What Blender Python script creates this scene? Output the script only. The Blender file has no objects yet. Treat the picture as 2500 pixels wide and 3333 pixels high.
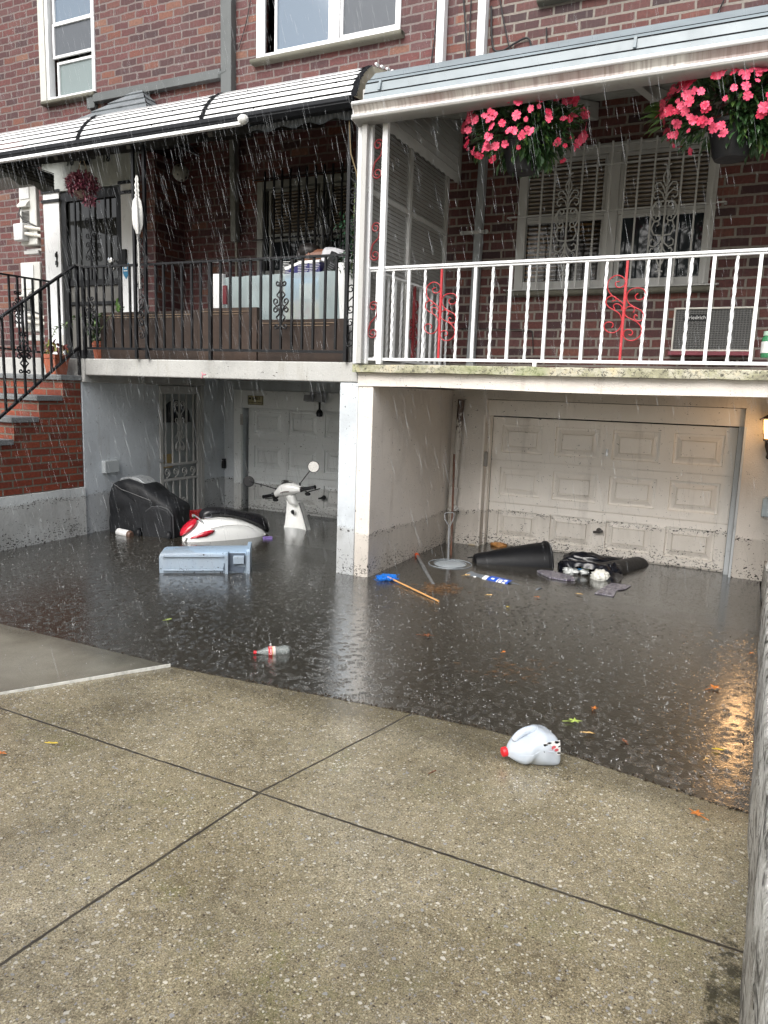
import bpy, bmesh, math, random
from mathutils import Vector, Matrix
random.seed(7)
S = 1.5                                   # metres per layout unit (camera height over the water = 1 unit)
sc = bpy.context.scene
COL = sc.collection
# ------------------------------------------------------------------ camera
YAW, PIT, ROL, FPX = -0.4507092, -0.1616317, -0.0332174, 2391.06
def _axes():
    cy, sy = math.cos(YAW), math.sin(YAW)
    f = Vector((sy*math.cos(PIT), cy*math.cos(PIT), math.sin(PIT)))
    r = Vector((cy, -sy, 0)); d = f.cross(r)
    cr, sr = math.cos(ROL), math.sin(ROL)
    return (cr*r + sr*d), (-sr*r + cr*d), f
AR, AD, AF = _axes()
cam = bpy.data.cameras.new("camera"); camo = bpy.data.objects.new("camera", cam); COL.objects.link(camo)
camo.matrix_world = Matrix(((AR.x, -AD.x, -AF.x, 0), (AR.y, -AD.y, -AF.y, 0), (AR.z, -AD.z, -AF.z, S), (0, 0, 0, 1)))
cam.sensor_fit = 'VERTICAL'; cam.sensor_height = 36; cam.lens = FPX/3333*36
cam.clip_start = .05; cam.clip_end = 2000
sc.camera = camo
# ------------------------------------------------------------------ light
SUN_EL, SUN_AZ = math.radians(41), math.radians(184)
w = bpy.data.worlds.new("World"); sc.world = w; w.use_nodes = True
nt = w.node_tree; bg = nt.nodes['Background']
sk = nt.nodes.new('ShaderNodeTexSky'); sk.sky_type = 'NISHITA'; sk.sun_disc = False
sk.sun_elevation = SUN_EL; sk.sun_rotation = SUN_AZ; sk.air_density = 1.0; sk.dust_density = 4.0; sk.ozone_density = 1.0
hs = nt.nodes.new('ShaderNodeHueSaturation'); hs.inputs['Saturation'].default_value = .32
nt.links.new(sk.outputs[0], hs.inputs['Color']); nt.links.new(hs.outputs[0], bg.inputs[0])
bg.inputs[1].default_value = .135
sl = bpy.data.lights.new("sun", 'SUN'); sl.energy = 1.75; sl.angle = math.radians(55); sl.color = (1, .975, .94)
so = bpy.data.objects.new("sun", sl); COL.objects.link(so)
sd = Vector((math.sin(SUN_AZ)*math.cos(SUN_EL), math.cos(SUN_AZ)*math.cos(SUN_EL), math.sin(SUN_EL)))
so.rotation_euler = sd.to_track_quat('Z', 'Y').to_euler(); so.location = (0, -5, 12)
sc.view_settings.view_transform = 'Standard'; sc.view_settings.look = 'None'
sc.view_settings.exposure = .8; sc.view_settings.gamma = 1
sc.render.engine = 'CYCLES'
sc.cycles.max_bounces = 8; sc.cycles.transparent_max_bounces = 24; sc.cycles.use_denoising = True
sc.cycles.caustics_reflective = False; sc.cycles.caustics_refractive = False
# ------------------------------------------------------------------ layout helpers (layout units)
CAM = Vector((0, 0, 1))
def P(px, py, ax, val):
    """photo pixel on the plane axis=val (0 x, 1 y, 2 z) -> layout point"""
    d = AF + AR*((px-1250)/FPX) + AD*((py-1666.5)/FPX)
    t = (val-CAM[ax])/d[ax]
    return CAM + d*t
def V(*a): return Vector(a)
# ------------------------------------------------------------------ node materials
MATS = {}
class M:
    def __init__(s, name):
        s.m = bpy.data.materials.new(name); s.m.use_nodes = True; s.t = s.m.node_tree
        s.b = s.t.nodes['Principled BSDF']; s.out = s.t.nodes['Material Output']; MATS[name] = s.m
    def n(s, typ, **kw):
        nd = s.t.nodes.new('ShaderNode'+typ)
        for k, v in kw.items(): setattr(nd, k, v)
        return nd
    def l(s, a, b): s.t.links.new(a, b)
    def put(s, sock, v):
        if isinstance(v, bpy.types.NodeSocket): s.l(v, sock)
        elif isinstance(v, (tuple, list)) and len(v) == 3 and sock.type == 'RGBA': sock.default_value = (*v, 1)
        else: sock.default_value = v
    def math(s, op, a, b=0, c=0, clamp=False):
        nd = s.n('Math', operation=op, use_clamp=clamp)
        s.put(nd.inputs[0], a); s.put(nd.inputs[1], b); s.put(nd.inputs[2], c); return nd.outputs[0]
    def mix(s, f, a, b, mode='MIX'):
        nd = s.n('Mix', data_type='RGBA', blend_type=mode)
        s.put(nd.inputs[0], f); s.put(nd.inputs[6], a); s.put(nd.inputs[7], b); return nd.outputs[2]
    def coord(s, kind='Object'):
        if kind == 'World': return s.n('NewGeometry').outputs['Position']
        return s.n('TexCoord').outputs[kind]
    def mapv(s, v, scale=(1, 1, 1), rot=(0, 0, 0), loc=(0, 0, 0)):
        nd = s.n('Mapping'); s.put(nd.inputs[0], v); nd.inputs['Scale'].default_value = scale
        nd.inputs['Rotation'].default_value = rot; nd.inputs['Location'].default_value = loc; return nd.outputs[0]
    def noise(s, v, scale, detail=4, rough=.55, dist=0, out=0):
        nd = s.n('TexNoise'); s.put(nd.inputs['Vector'], v); nd.inputs['Scale'].default_value = scale
        nd.inputs['Detail'].default_value = detail; nd.inputs['Roughness'].default_value = rough
        nd.inputs['Distortion'].default_value = dist; return nd.outputs[out]
    def vor(s, v, scale, feature='F1', rand=1):
        nd = s.n('TexVoronoi', feature=feature); s.put(nd.inputs['Vector'], v)
        nd.inputs['Scale'].default_value = scale; nd.inputs['Randomness'].default_value = rand; return nd
    def ramp(s, f, stops, interp='LINEAR'):
        nd = s.n('ValToRGB'); s.put(nd.inputs[0], f); cr = nd.color_ramp; cr.interpolation = interp
        while len(cr.elements) < len(stops): cr.elements.new(.5)
        for e, (p, c) in zip(cr.elements, stops):
            e.position = p; e.color = (*c, 1) if isinstance(c, tuple) else (c, c, c, 1)
        return nd.outputs[0]
    def sstep(s, x, a, b):
        nd = s.n('MapRange', interpolation_type='SMOOTHSTEP'); s.put(nd.inputs[0], x)
        nd.inputs[1].default_value = a; nd.inputs[2].default_value = b; return nd.outputs[0]
    def sep(s, v):
        nd = s.n('SeparateXYZ'); s.put(nd.inputs[0], v); return nd.outputs
    def bump(s, h, strength=.5, dist=.01, prev=None):
        nd = s.n('Bump'); s.put(nd.inputs['Height'], h); nd.inputs['Strength'].default_value = strength
        nd.inputs['Distance'].default_value = dist
        if prev: s.l(prev, nd.inputs['Normal'])
        return nd.outputs[0]
    def set(s, color=None, rough=None, metal=None, normal=None, **kw):
        i = s.b.inputs
        if color is not None: s.put(i['Base Color'], color)
        if rough is not None: s.put(i['Roughness'], rough)
        if metal is not None: s.put(i['Metallic'], metal)
        if normal is not None: s.l(normal, i['Normal'])
        for k, v in kw.items(): s.put(i[k.replace('_', ' ')], v)
        return s.m
def mul(c, k): return tuple(min(1, x*k) for x in c)
def pm(name, col, rough=.5, metal=0, var=.25, vs=6, bump=.15, bs=60, **kw):
    if name in MATS: return MATS[name]
    m = M(name); c = m.coord('World')
    f = m.ramp(m.noise(c, vs, 5, .6), [(.3, mul(col, 1-var)), (.5, col), (.72, mul(col, 1+var*.5))])
    rr = m.math('ADD', m.math('MULTIPLY', m.noise(c, vs*3, 3), .3), rough-.15, clamp=True)
    nb = m.bump(m.noise(c, bs, 4), bump, .002)
    return m.set(f, rr, metal, nb, **kw)
# ------------------------------------------------------------------ mesh helpers
class B:
    """collects shapes in layout units, linked as one mesh object"""
    def __init__(s, uv=True): s.v = []; s.f = []; s.mi = []; s.uv = uv; s.cur = 0
    def add(s, verts, faces):
        o = len(s.v); s.v += [Vector(v) for v in verts]
        s.f += [tuple(i+o for i in f) for f in faces]; s.mi += [s.cur]*len(faces); return s
    def box(s, x0, x1, y0, y1, z0, z1, mx=None):
        vs = [V(x, y, z) for z in (z0, z1) for y in (y0, y1) for x in (x0, x1)]
        if mx: vs = [mx @ v for v in vs]
        return s.add(vs, [(0, 2, 3, 1), (4, 5, 7, 6), (0, 1, 5, 4), (2, 6, 7, 3), (0, 4, 6, 2), (1, 3, 7, 5)])
    def bar(s, a, b, w, t=None, up=V(0, 0, 1)):
        a, b = Vector(a), Vector(b); t = t or w; d = (b-a).normalized()
        if abs(d.dot(up)) > .98: up = V(1, 0, 0)
        x = d.cross(up).normalized()*w/2; y = x.cross(d).normalized()*t/2
        vs = [p+sx*x+sy*y for p in (a, b) for sx, sy in ((-1, -1), (1, -1), (1, 1), (-1, 1))]
        return s.add(vs, [(3, 2, 1, 0), (4, 5, 6, 7), (0, 1, 5, 4), (1, 2, 6, 5), (2, 3, 7, 6), (3, 0, 4, 7)])
    def tube(s, pts, r, n=8, cap=True):
        pts = [Vector(p) for p in pts]; k = len(pts); rs = r if isinstance(r, (list, tuple)) else [r]*k
        o = len(s.v); up = None
        for i, p in enumerate(pts):
            d = (pts[min(i+1, k-1)]-pts[max(i-1, 0)]).normalized()
            if up is None: up = V(0, 0, 1) if abs(d.z) < .9 else V(1, 0, 0)
            x = d.cross(up)
            if x.length < 1e-5: x = d.orthogonal()
            x.normalize(); y = x.cross(d).normalized(); up = y
            for j in range(n):
                a = 2*math.pi*j/n; s.v.append(p+(x*math.cos(a)+y*math.sin(a))*rs[i])
        fs = []
        for i in range(k-1):
            for j in range(n):
                j2 = (j+1) % n; fs.append((o+i*n+j, o+i*n+j2, o+(i+1)*n+j2, o+(i+1)*n+j))
        if cap: fs.append(tuple(o+j for j in range(n))[::-1]); fs.append(tuple(o+(k-1)*n+j for j in range(n)))
        s.f += fs; s.mi += [s.cur]*len(fs); return s
    def lathe(s, prof, c=(0, 0, 0), n=24, mx=None, cap=True):
        o = len(s.v); c = Vector(c)
        for r, z in prof:
            for j in range(n):
                a = 2*math.pi*j/n; v = V(r*math.cos(a), r*math.sin(a), z)
                s.v.append((mx @ v if mx else v)+c)
        fs = []; k = len(prof)
        for i in range(k-1):
            for j in range(n):
                j2 = (j+1) % n; fs.append((o+i*n+j, o+i*n+j2, o+(i+1)*n+j2, o+(i+1)*n+j))
        if cap: fs.append(tuple(o+j for j in range(n))[::-1]); fs.append(tuple(o+(k-1)*n+j for j in range(n)))
        s.f += fs; s.mi += [s.cur]*len(fs); return s
    def prism(s, poly, ax, a, b, mx=None):
        """polygon in the two other axes extruded along ax"""
        n = len(poly); vs = []
        for t in (a, b):
            for p, q in poly:
                v = V(t, p, q) if ax == 0 else V(p, t, q) if ax == 1 else V(p, q, t)
                vs.append(mx @ v if mx else v)
        fs = [tuple(range(n))[::-1], tuple(range(n, 2*n))]+[(i, (i+1) % n, (i+1) % n+n, i+n) for i in range(n)]
        return s.add(vs, fs)
    def strip(s, prof, x0, x1, ax=0):
        """open profile (y,z) swept along x as a thin double sheet"""
        vs = []
        for t in (x0, x1):
            for p, q in prof: vs.append(V(t, p, q) if ax == 0 else V(p, t, q))
        n = len(prof); return s.add(vs, [(i, i+1, i+1+n, i+n) for i in range(n-1)])
    def loft(s, rings, cap=True):
        n = len(rings[0]); o = len(s.v)
        for r in rings: s.v += [Vector(p) for p in r]
        fs = []
        for i in range(len(rings)-1):
            for j in range(n):
                j2 = (j+1) % n; fs.append((o+i*n+j, o+i*n+j2, o+(i+1)*n+j2, o+(i+1)*n+j))
        if cap: fs.append(tuple(o+j for j in range(n))[::-1]); fs.append(tuple(o+(len(rings)-1)*n+j for j in range(n)))
        s.f += fs; s.mi += [s.cur]*len(fs); return s
    def build(s, name, mats, parent=None, bevel=0, smooth=35, at=None, sub=0, solid=0, scale=S):
        if not isinstance(mats, (list, tuple)): mats = [mats]
        me = bpy.data.meshes.new(name); vs = [v*scale for v in s.v]
        if parent is not None: org = wloc(parent)
        elif at is not None: org = Vector(at)*scale
        else:
            lo = Vector([min(v[i] for v in vs) for i in range(3)]); hi = Vector([max(v[i] for v in vs) for i in range(3)])
            org = V((lo.x+hi.x)/2, (lo.y+hi.y)/2, lo.z)
        me.from_pydata([v-org for v in vs], [], s.f)
        if smooth or name == 'water':
            bm = bmesh.new(); bm.from_mesh(me); bmesh.ops.recalc_face_normals(bm, faces=bm.faces); bm.to_mesh(me); bm.free()
        for m in mats: me.materials.append(m)
        me.polygons.foreach_set('material_index', s.mi)
        if s.uv:
            uvl = me.uv_layers.new(name='UVMap'); d = uvl.data
            for p in me.polygons:
                nn = p.normal; a = max(range(3), key=lambda i: abs(nn[i]))
                for li in p.loop_indices:
                    c = vs[me.loops[li].vertex_index]
                    d[li].uv = (c.y, c.z) if a == 0 else (c.x, c.z) if a == 1 else (c.x, c.y)
        if smooth:
            me.polygons.foreach_set('use_smooth', [True]*len(me.polygons)); me.set_sharp_from_angle(angle=math.radians(smooth))
        me.update()
        o = bpy.data.objects.new(name, me); COL.objects.link(o)
        if parent is not None: o.parent = parent; o.location = (0, 0, 0); WL[o] = org
        else: o.location = org; WL[o] = org
        if solid: md = o.modifiers.new('solid', 'SOLIDIFY'); md.thickness = solid; md.offset = 0
        if bevel: md = o.modifiers.new('bevel', 'BEVEL'); md.width = bevel; md.segments = 2; md.limit_method = 'ANGLE'
        if sub: md = o.modifiers.new('sub', 'SUBSURF'); md.levels = md.render_levels = sub
        return o
WL = {}
def wloc(o): return WL[o]
def tag(o, label=None, cat=None, group=None, kind=None):
    if label: o['label'] = label
    if cat: o['category'] = cat
    if group: o['group'] = group
    if kind: o['kind'] = kind
    return o
def thing(name, at, label, cat, group=None):
    o = bpy.data.objects.new(name, None); COL.objects.link(o); o.location = Vector(at)*S; WL[o] = Vector(at)*S
    o.empty_display_size = .1; return tag(o, label, cat, group)
def text(body, size, mat, parent, origin, xdir, ydir, name='lettering', depth=.002, align='CENTER', sx=1):
    cu = bpy.data.curves.new(name, 'FONT'); cu.body = body; cu.size = size; cu.align_x = align; cu.align_y = 'CENTER'
    cu.extrude = depth/2
    t = bpy.data.objects.new(name+'_tmp', cu); COL.objects.link(t)
    dg = bpy.context.evaluated_depsgraph_get(); me = bpy.data.meshes.new_from_object(t.evaluated_get(dg))
    bpy.data.objects.remove(t); bpy.data.curves.remove(cu)
    xd = Vector(xdir).normalized(); zd = xd.cross(Vector(ydir)).normalized(); yd = zd.cross(xd)
    org = Vector(origin)*S - wloc(parent)
    for v in me.vertices: v.co = org + xd*v.co.x*sx + yd*v.co.y + zd*v.co.z
    me.materials.clear(); me.materials.append(mat)
    o = bpy.data.objects.new(name, me); COL.objects.link(o); o.parent = parent; WL[o] = wloc(parent); return o
def spiral(cx, cz, R, a0, turns, r_end=.28, n=22, cw=1):
    """outer end at angle a0, winding inwards"""
    out = []
    for i in range(n+1):
        t = i/n; r = R*(1-(1-r_end)*t**.8); a = a0+cw*2*math.pi*turns*t
        out.append((cx+r*math.cos(a), cz+r*math.sin(a)))
    return out
def sscroll(cx, cz, w, h, flip=1, turns=1.25):
    R = w/2
    top = spiral(0, h/2-R, R, 0, turns); bot = spiral(0, -h/2+R, R, math.pi, turns)
    pts = top[::-1]+[(R*.55, h*.08), (0, 0), (-R*.55, -h*.08)]+bot
    return [(cx+flip*x, cz+z) for x, z in pts]
def cscroll(cx, cz, w, h, flip=1, turns=1.1):
    R = h*.2
    top = spiral(0, h/2-R, R, math.pi, turns, cw=-1); bot = spiral(0, -h/2+R, R, math.pi, turns, cw=1)
    mid = [(-R-(w-R)*.4*math.sin(math.pi*k/6), (h/2-R)*(1-k/3)) for k in range(1, 6)]
    pts = top[::-1]+mid+bot
    return [(cx+flip*x, cz+z) for x, z in pts]
def XZ(pts, y): return [V(x, y, z) for x, z in pts]
def YZ(pts, x): return [V(x, y, z) for y, z in pts]
# ================================================================== materials
def brick_mat(name, ramp, mortar, row, length, mort=.011, dist=.006, rough=.75, wav=.5, soot=.35, bumpd=.006):
    m = M(name); uv = m.coord('UV')
    nz = m.noise(uv, 9, 3, .6, out=1)
    off = m.n('VectorMath', operation='SUBTRACT'); m.put(off.inputs[0], nz); off.inputs[1].default_value = (.5, .5, .5)
    scv = m.n('VectorMath', operation='SCALE'); m.put(scv.inputs[0], off.outputs[0]); scv.inputs['Scale'].default_value = dist*3
    ad = m.n('VectorMath', operation='ADD'); m.put(ad.inputs[0], uv); m.put(ad.inputs[1], scv.outputs[0])
    br = m.n('TexBrick'); m.l(ad.outputs[0], br.inputs['Vector'])
    i = br.inputs; i['Scale'].default_value = 1; i['Brick Width'].default_value = length; i['Row Height'].default_value = row
    i['Mortar Size'].default_value = mort; i['Mortar Smooth'].default_value = .25; i['Bias'].default_value = 0
    i['Color1'].default_value = (0, 0, 0, 1); i['Color2'].default_value = (1, 1, 1, 1); i['Mortar'].default_value = (.5, .5, .5, 1)
    col = m.ramp(br.outputs['Color'], ramp)
    fine = m.noise(uv, 45, 4, .65); big = m.noise(uv, 1.1, 4, .6)
    col = m.mix(1, col, m.ramp(fine, [(.25, .6), (.55, 1.0), (.8, 1.35)]), 'MULTIPLY')
    col = m.mix(1, col, m.ramp(big, [(.3, (1-soot)*.66), (.6, .62)]), 'MULTIPLY')
    streak = m.noise(m.mapv(uv, (14, 1.2, 1)), 3, 4)
    col = m.mix(m.sstep(streak, .55, .8), col, mul(mortar, .8))
    mo = m.mix(m.noise(uv, 60, 3), mul(mortar, .65), mul(mortar, 1.25))
    fac = br.outputs['Fac']
    out = m.mix(fac, col, mo)
    h = m.math('ADD', m.math('MULTIPLY', m.math('SUBTRACT', 1, fac), 1), m.math('MULTIPLY', fine, .35))
    return m.set(out, m.math('ADD', m.math('MULTIPLY', big, .25), rough-.15), 0, m.bump(h, .8, bumpd))
BR_L = brick_mat('brick_weathered', [(0, (.075, .030, .034)), (.25, (.135, .040, .042)), (.5, (.19, .055, .050)), (.75, (.16, .066, .068)), (.92, (.24, .075, .048)), (1, (.32, .15, .10))],
                 (.150, .120, .112), .0817, .225, .010, .010)
BR_R = brick_mat('brick_red', [(0, (.06, .024, .028)), (.3, (.12, .034, .034)), (.6, (.19, .052, .040)), (.85, (.16, .062, .06)), (1, (.29, .09, .055))],
                 (.205, .18, .155), .0817, .235, .011, .005)
BR_S = brick_mat('brick_orange', [(0, (.24, .045, .023)), (.5, (.35, .068, .032)), (1, (.43, .095, .043))],
                 (.15, .125, .095), .068, .205, .009, .0015, soot=.45)

def flood_specks(m, col, top=.42, amount=1.0):
    """leaf and silt flecks left on everything the flood reached"""
    wp = m.coord('World'); z = m.sep(wp)[2]
    n1 = m.noise(m.mapv(wp, (42, 42, 66), (.2, .4, .3)), 1, 2.5, .5, 1.2)
    lowf = m.noise(wp, 1.6, 3)
    zz = m.math('ADD', z, m.math('MULTIPLY', m.math('SUBTRACT', lowf, .5), -.12))
    low = m.math('SUBTRACT', 1, m.sstep(zz, .02, top*.75))
    line = m.math('MULTIPLY', m.sstep(zz, top*.78, top*.93), m.math('SUBTRACT', 1, m.sstep(zz, top*.96, top*1.06)))
    dens = m.math('ADD', m.math('MULTIPLY', low, .092*amount), m.math('MULTIPLY', line, .085*amount))
    dens = m.math('MULTIPLY', dens, m.math('ADD', .55, m.math('MULTIPLY', m.noise(wp, 5, 3), .9)))
    thr = m.math('SUBTRACT', .70, m.math('MULTIPLY', dens, 1.25))
    mask = m.sstep(m.math('SUBTRACT', n1, thr), 0, .018)
    soak = m.math('MULTIPLY', m.math('SUBTRACT', 1, m.sstep(zz, top*.93, top*1.0)), m.math('ADD', .14, m.math('MULTIPLY', m.noise(m.mapv(wp, (6, 6, 1.5)), 2, 4), .36)))
    col = m.mix(soak, col, (.20, .17, .13))
    return m.mix(mask, col, (.018, .015, .011))
def stucco(name, col, rough=.8, bump=.7, bs=120, top=.42, stain=None, var=.18, amount=1.0):
    m = M(name); wp = m.coord('World')
    c = m.ramp(m.noise(wp, 2.2, 6, .65), [(.3, mul(col, 1-var)), (.5, col), (.75, mul(col, 1+var*.4))])
    st = m.noise(m.mapv(wp, (5, 5, .7)), 1.6, 5, .6)
    c = m.mix(m.math('MULTIPLY', m.sstep(st, .56, .74), .45), c, stain or mul(col, .6))
    c = flood_specks(m, c, top, amount)
    f = m.noise(wp, bs, 3, .6); g = m.noise(wp, 12, 4)
    nb = m.bump(m.math('ADD', f, m.math('MULTIPLY', g, .6)), bump, .004)
    return m.set(c, rough, 0, nb)
ST_L = stucco('stucco_grey', (.53, .57, .60), .7, .5, 60, .40, (.30, .29, .27), .22)
ST_R = stucco('stucco_beige', (.70, .655, .60), .85, .9, 110, .36, (.45, .40, .35), .12)
GD = stucco('garage_door_paint', (.84, .80, .74), .45, .08, 300, .36, (.5, .47, .43), .06, 1.15)
GDL = stucco('garage_door_paint_grey', (.72, .75, .75), .45, .08, 300, .34, (.3, .3, .3), .06)
WSTEP = stucco('whitewashed_concrete', (.66, .69, .69), .75, .7, 40, .40, (.33, .33, .31), .3, 1.1)
def coping():
    m = M('mossy_coping'); wp = m.coord('World'); n = m.noise(wp, 5, 6, .7)
    c = m.ramp(n, [(.3, (.16, .15, .11)), (.45, (.34, .33, .22)), (.55, (.47, .45, .36)), (.68, (.52, .44, .27))])
    k = m.noise(wp, 55, 5, .75, .6)
    c = m.mix(m.sstep(k, .5, .62), c, (.07, .065, .05))
    gz = m.noise(wp, 2.2, 3)
    c = m.mix(m.math('MULTIPLY', m.sstep(gz, .52, .68), .5), c, (.22, .27, .10))
    return m.set(c, .85, 0, m.bump(m.noise(wp, 70, 4), .8, .006))
COPE = coping()
CONC = stucco('concrete_slab', (0.414, 0.414, 0.396), .8, .7, 60, .05, (.26, .24, .19), .25)
GRAN = pm('granite_tread', (.17, .18, .185), .55, 0, .5, 90, .4, 140)
def white(name, col=(.78, .79, .80), rough=.38, dirt=.25, vs=4):
    m = M(name); wp = m.coord('World')
    n = m.noise(wp, vs*3, 6, .7); s_ = m.noise(m.mapv(wp, (9, 9, 1)), 2, 4)
    c = m.mix(m.math('MULTIPLY', m.sstep(n, .55, .78), dirt*1.8, clamp=True), col, mul(col, .45))
    c = m.mix(m.math('MULTIPLY', m.sstep(s_, .55, .8), dirt), c, (.30, .27, .22))
    return m.set(c, rough, 0, m.bump(m.noise(wp, 90, 3), .12, .002))
WH = white('white_paint'); WHR = white('white_rail_paint', (0.787, 0.797, 0.806), .35, .22)
WHT = white('white_trim_dull', (0.432, 0.432, 0.418), .5, .3)
SOF = white('soffit_paint', (0.313, 0.306, 0.286), .6, .3)
AWW = white('awning_white_enamel', (.80, .81, .81), .3, .12)
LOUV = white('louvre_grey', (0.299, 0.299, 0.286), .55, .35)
BLKM = pm('black_wrought_iron', (.005, .0055, .007), .42, 0, .4, 20, .3, 150, Specular_IOR_Level=.35)
BLKG = pm('black_gutter', (.006, .007, .009), .5, 0, .3, 6, .1, 60, Specular_IOR_Level=.2)
REDM = pm('red_scroll_paint', (.44, .022, .03), .38, 0, .25, 20, .3, 120)
REDD = pm('dull_red_scroll_paint', (.20, .018, .022), .45, 0, .3, 20, .3, 120)
GRY = pm('grey_downspout_paint', (0.081, 0.089, 0.089), .45, 0, .2, 3, .1, 60)
SLATE = pm('slate_shingle', (0.152, 0.168, 0.180), .6, 0, .3, 9, .5, 60)
ALU = pm('grey_aluminium', (.20, .24, .262), .35, .0, .18, 3, .2, 50)
CREAM = pm('cream_end_cap', (.60, .54, .40), .5, 0, .25, 6, .1, 50)
TAR = pm('roof_tar', (.006, .0065, .008), .8, 0, .3, 10, .6, 40, Specular_IOR_Level=.12)
def gutter_mat():
    m = M('stained_gutter'); wp = m.coord('World')
    s_ = m.noise(m.mapv(wp, (40, 1, 1.5)), 1.2, 4); b = m.noise(m.mapv(wp, (1.1, 1, 1)), 1, 3)
    c = m.mix(m.sstep(s_, .35, .75), (.50, .48, .45), (.24, .21, .19))
    c = m.mix(m.math('MULTIPLY', m.sstep(b, .42, .62), .6), c, (.22, .14, .13))
    return m.set(c, .4, 0, m.bump(s_, .1, .002))
GUTS = gutter_mat()
def glass(name, tint=(.02, .025, .03), rough=.03, alpha=1):
    m = M(name); nb = m.bump(m.noise(m.coord('World'), 3, 2), .08, .01)
    return m.set(tint, rough, 0, nb, Specular_IOR_Level=.6, Alpha=alpha)
GLS = glass('window_glass'); GLB = glass('window_glass_blue', (.13, .17, .22), .05); GLC = glass('curtained_glass', (.17, .21, .21), .12)
SCREEN = pm('insect_screen', (.075, .085, .10), .6, 0, .15, 200, .3, 400)
def blind_mat():
    m = M('window_blind'); wp = m.coord('World'); z = m.sep(wp)[2]
    s_ = m.math('SINE', m.math('MULTIPLY', z, 2*math.pi/.035))
    c = m.mix(m.sstep(s_, -.2, .5), (.04, .03, .022), (.17, .13, .085))
    return m.set(c, .25, 0, m.bump(s_, .6, .006), Coat_Weight=.35, Coat_Roughness=.03)
BLIND = blind_mat()
def blind_dark():
    m = M('dim_amber_blind'); wp = m.coord('World'); x, y, z = m.sep(wp)
    s_ = m.math('SINE', m.math('MULTIPLY', z, 2*math.pi/.04)); k = m.math('MULTIPLY', m.sstep(s_, -.1, .4), m.sstep(m.noise(wp, 2.5, 3), .42, .6))
    return m.set(m.mix(k, (.012, .010, .008), (.15, .085, .03)), .15, 0, m.bump(s_, .15, .003), Coat_Weight=.4, Coat_Roughness=.03)
BLINDD = blind_dark()
DARK = pm('dark_interior', (.005, .005, .005), .6)
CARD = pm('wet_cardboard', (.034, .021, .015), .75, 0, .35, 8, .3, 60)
TERRA = pm('terracotta', (.36, .10, .05), .7, 0, .3, 10, .3, 60)
def trans(name, col, alpha, rough=.3, bump=.2):
    m = M(name); wp = m.coord('World')
    return m.set(m.mix(m.noise(wp, 6, 4), mul(col, .8), mul(col, 1.1)), rough, 0, m.bump(m.noise(wp, 30, 3), bump, .004), Alpha=alpha)
POLY = trans('corrugated_clear_plastic', (.42, .51, .52), .62, .3)
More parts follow.
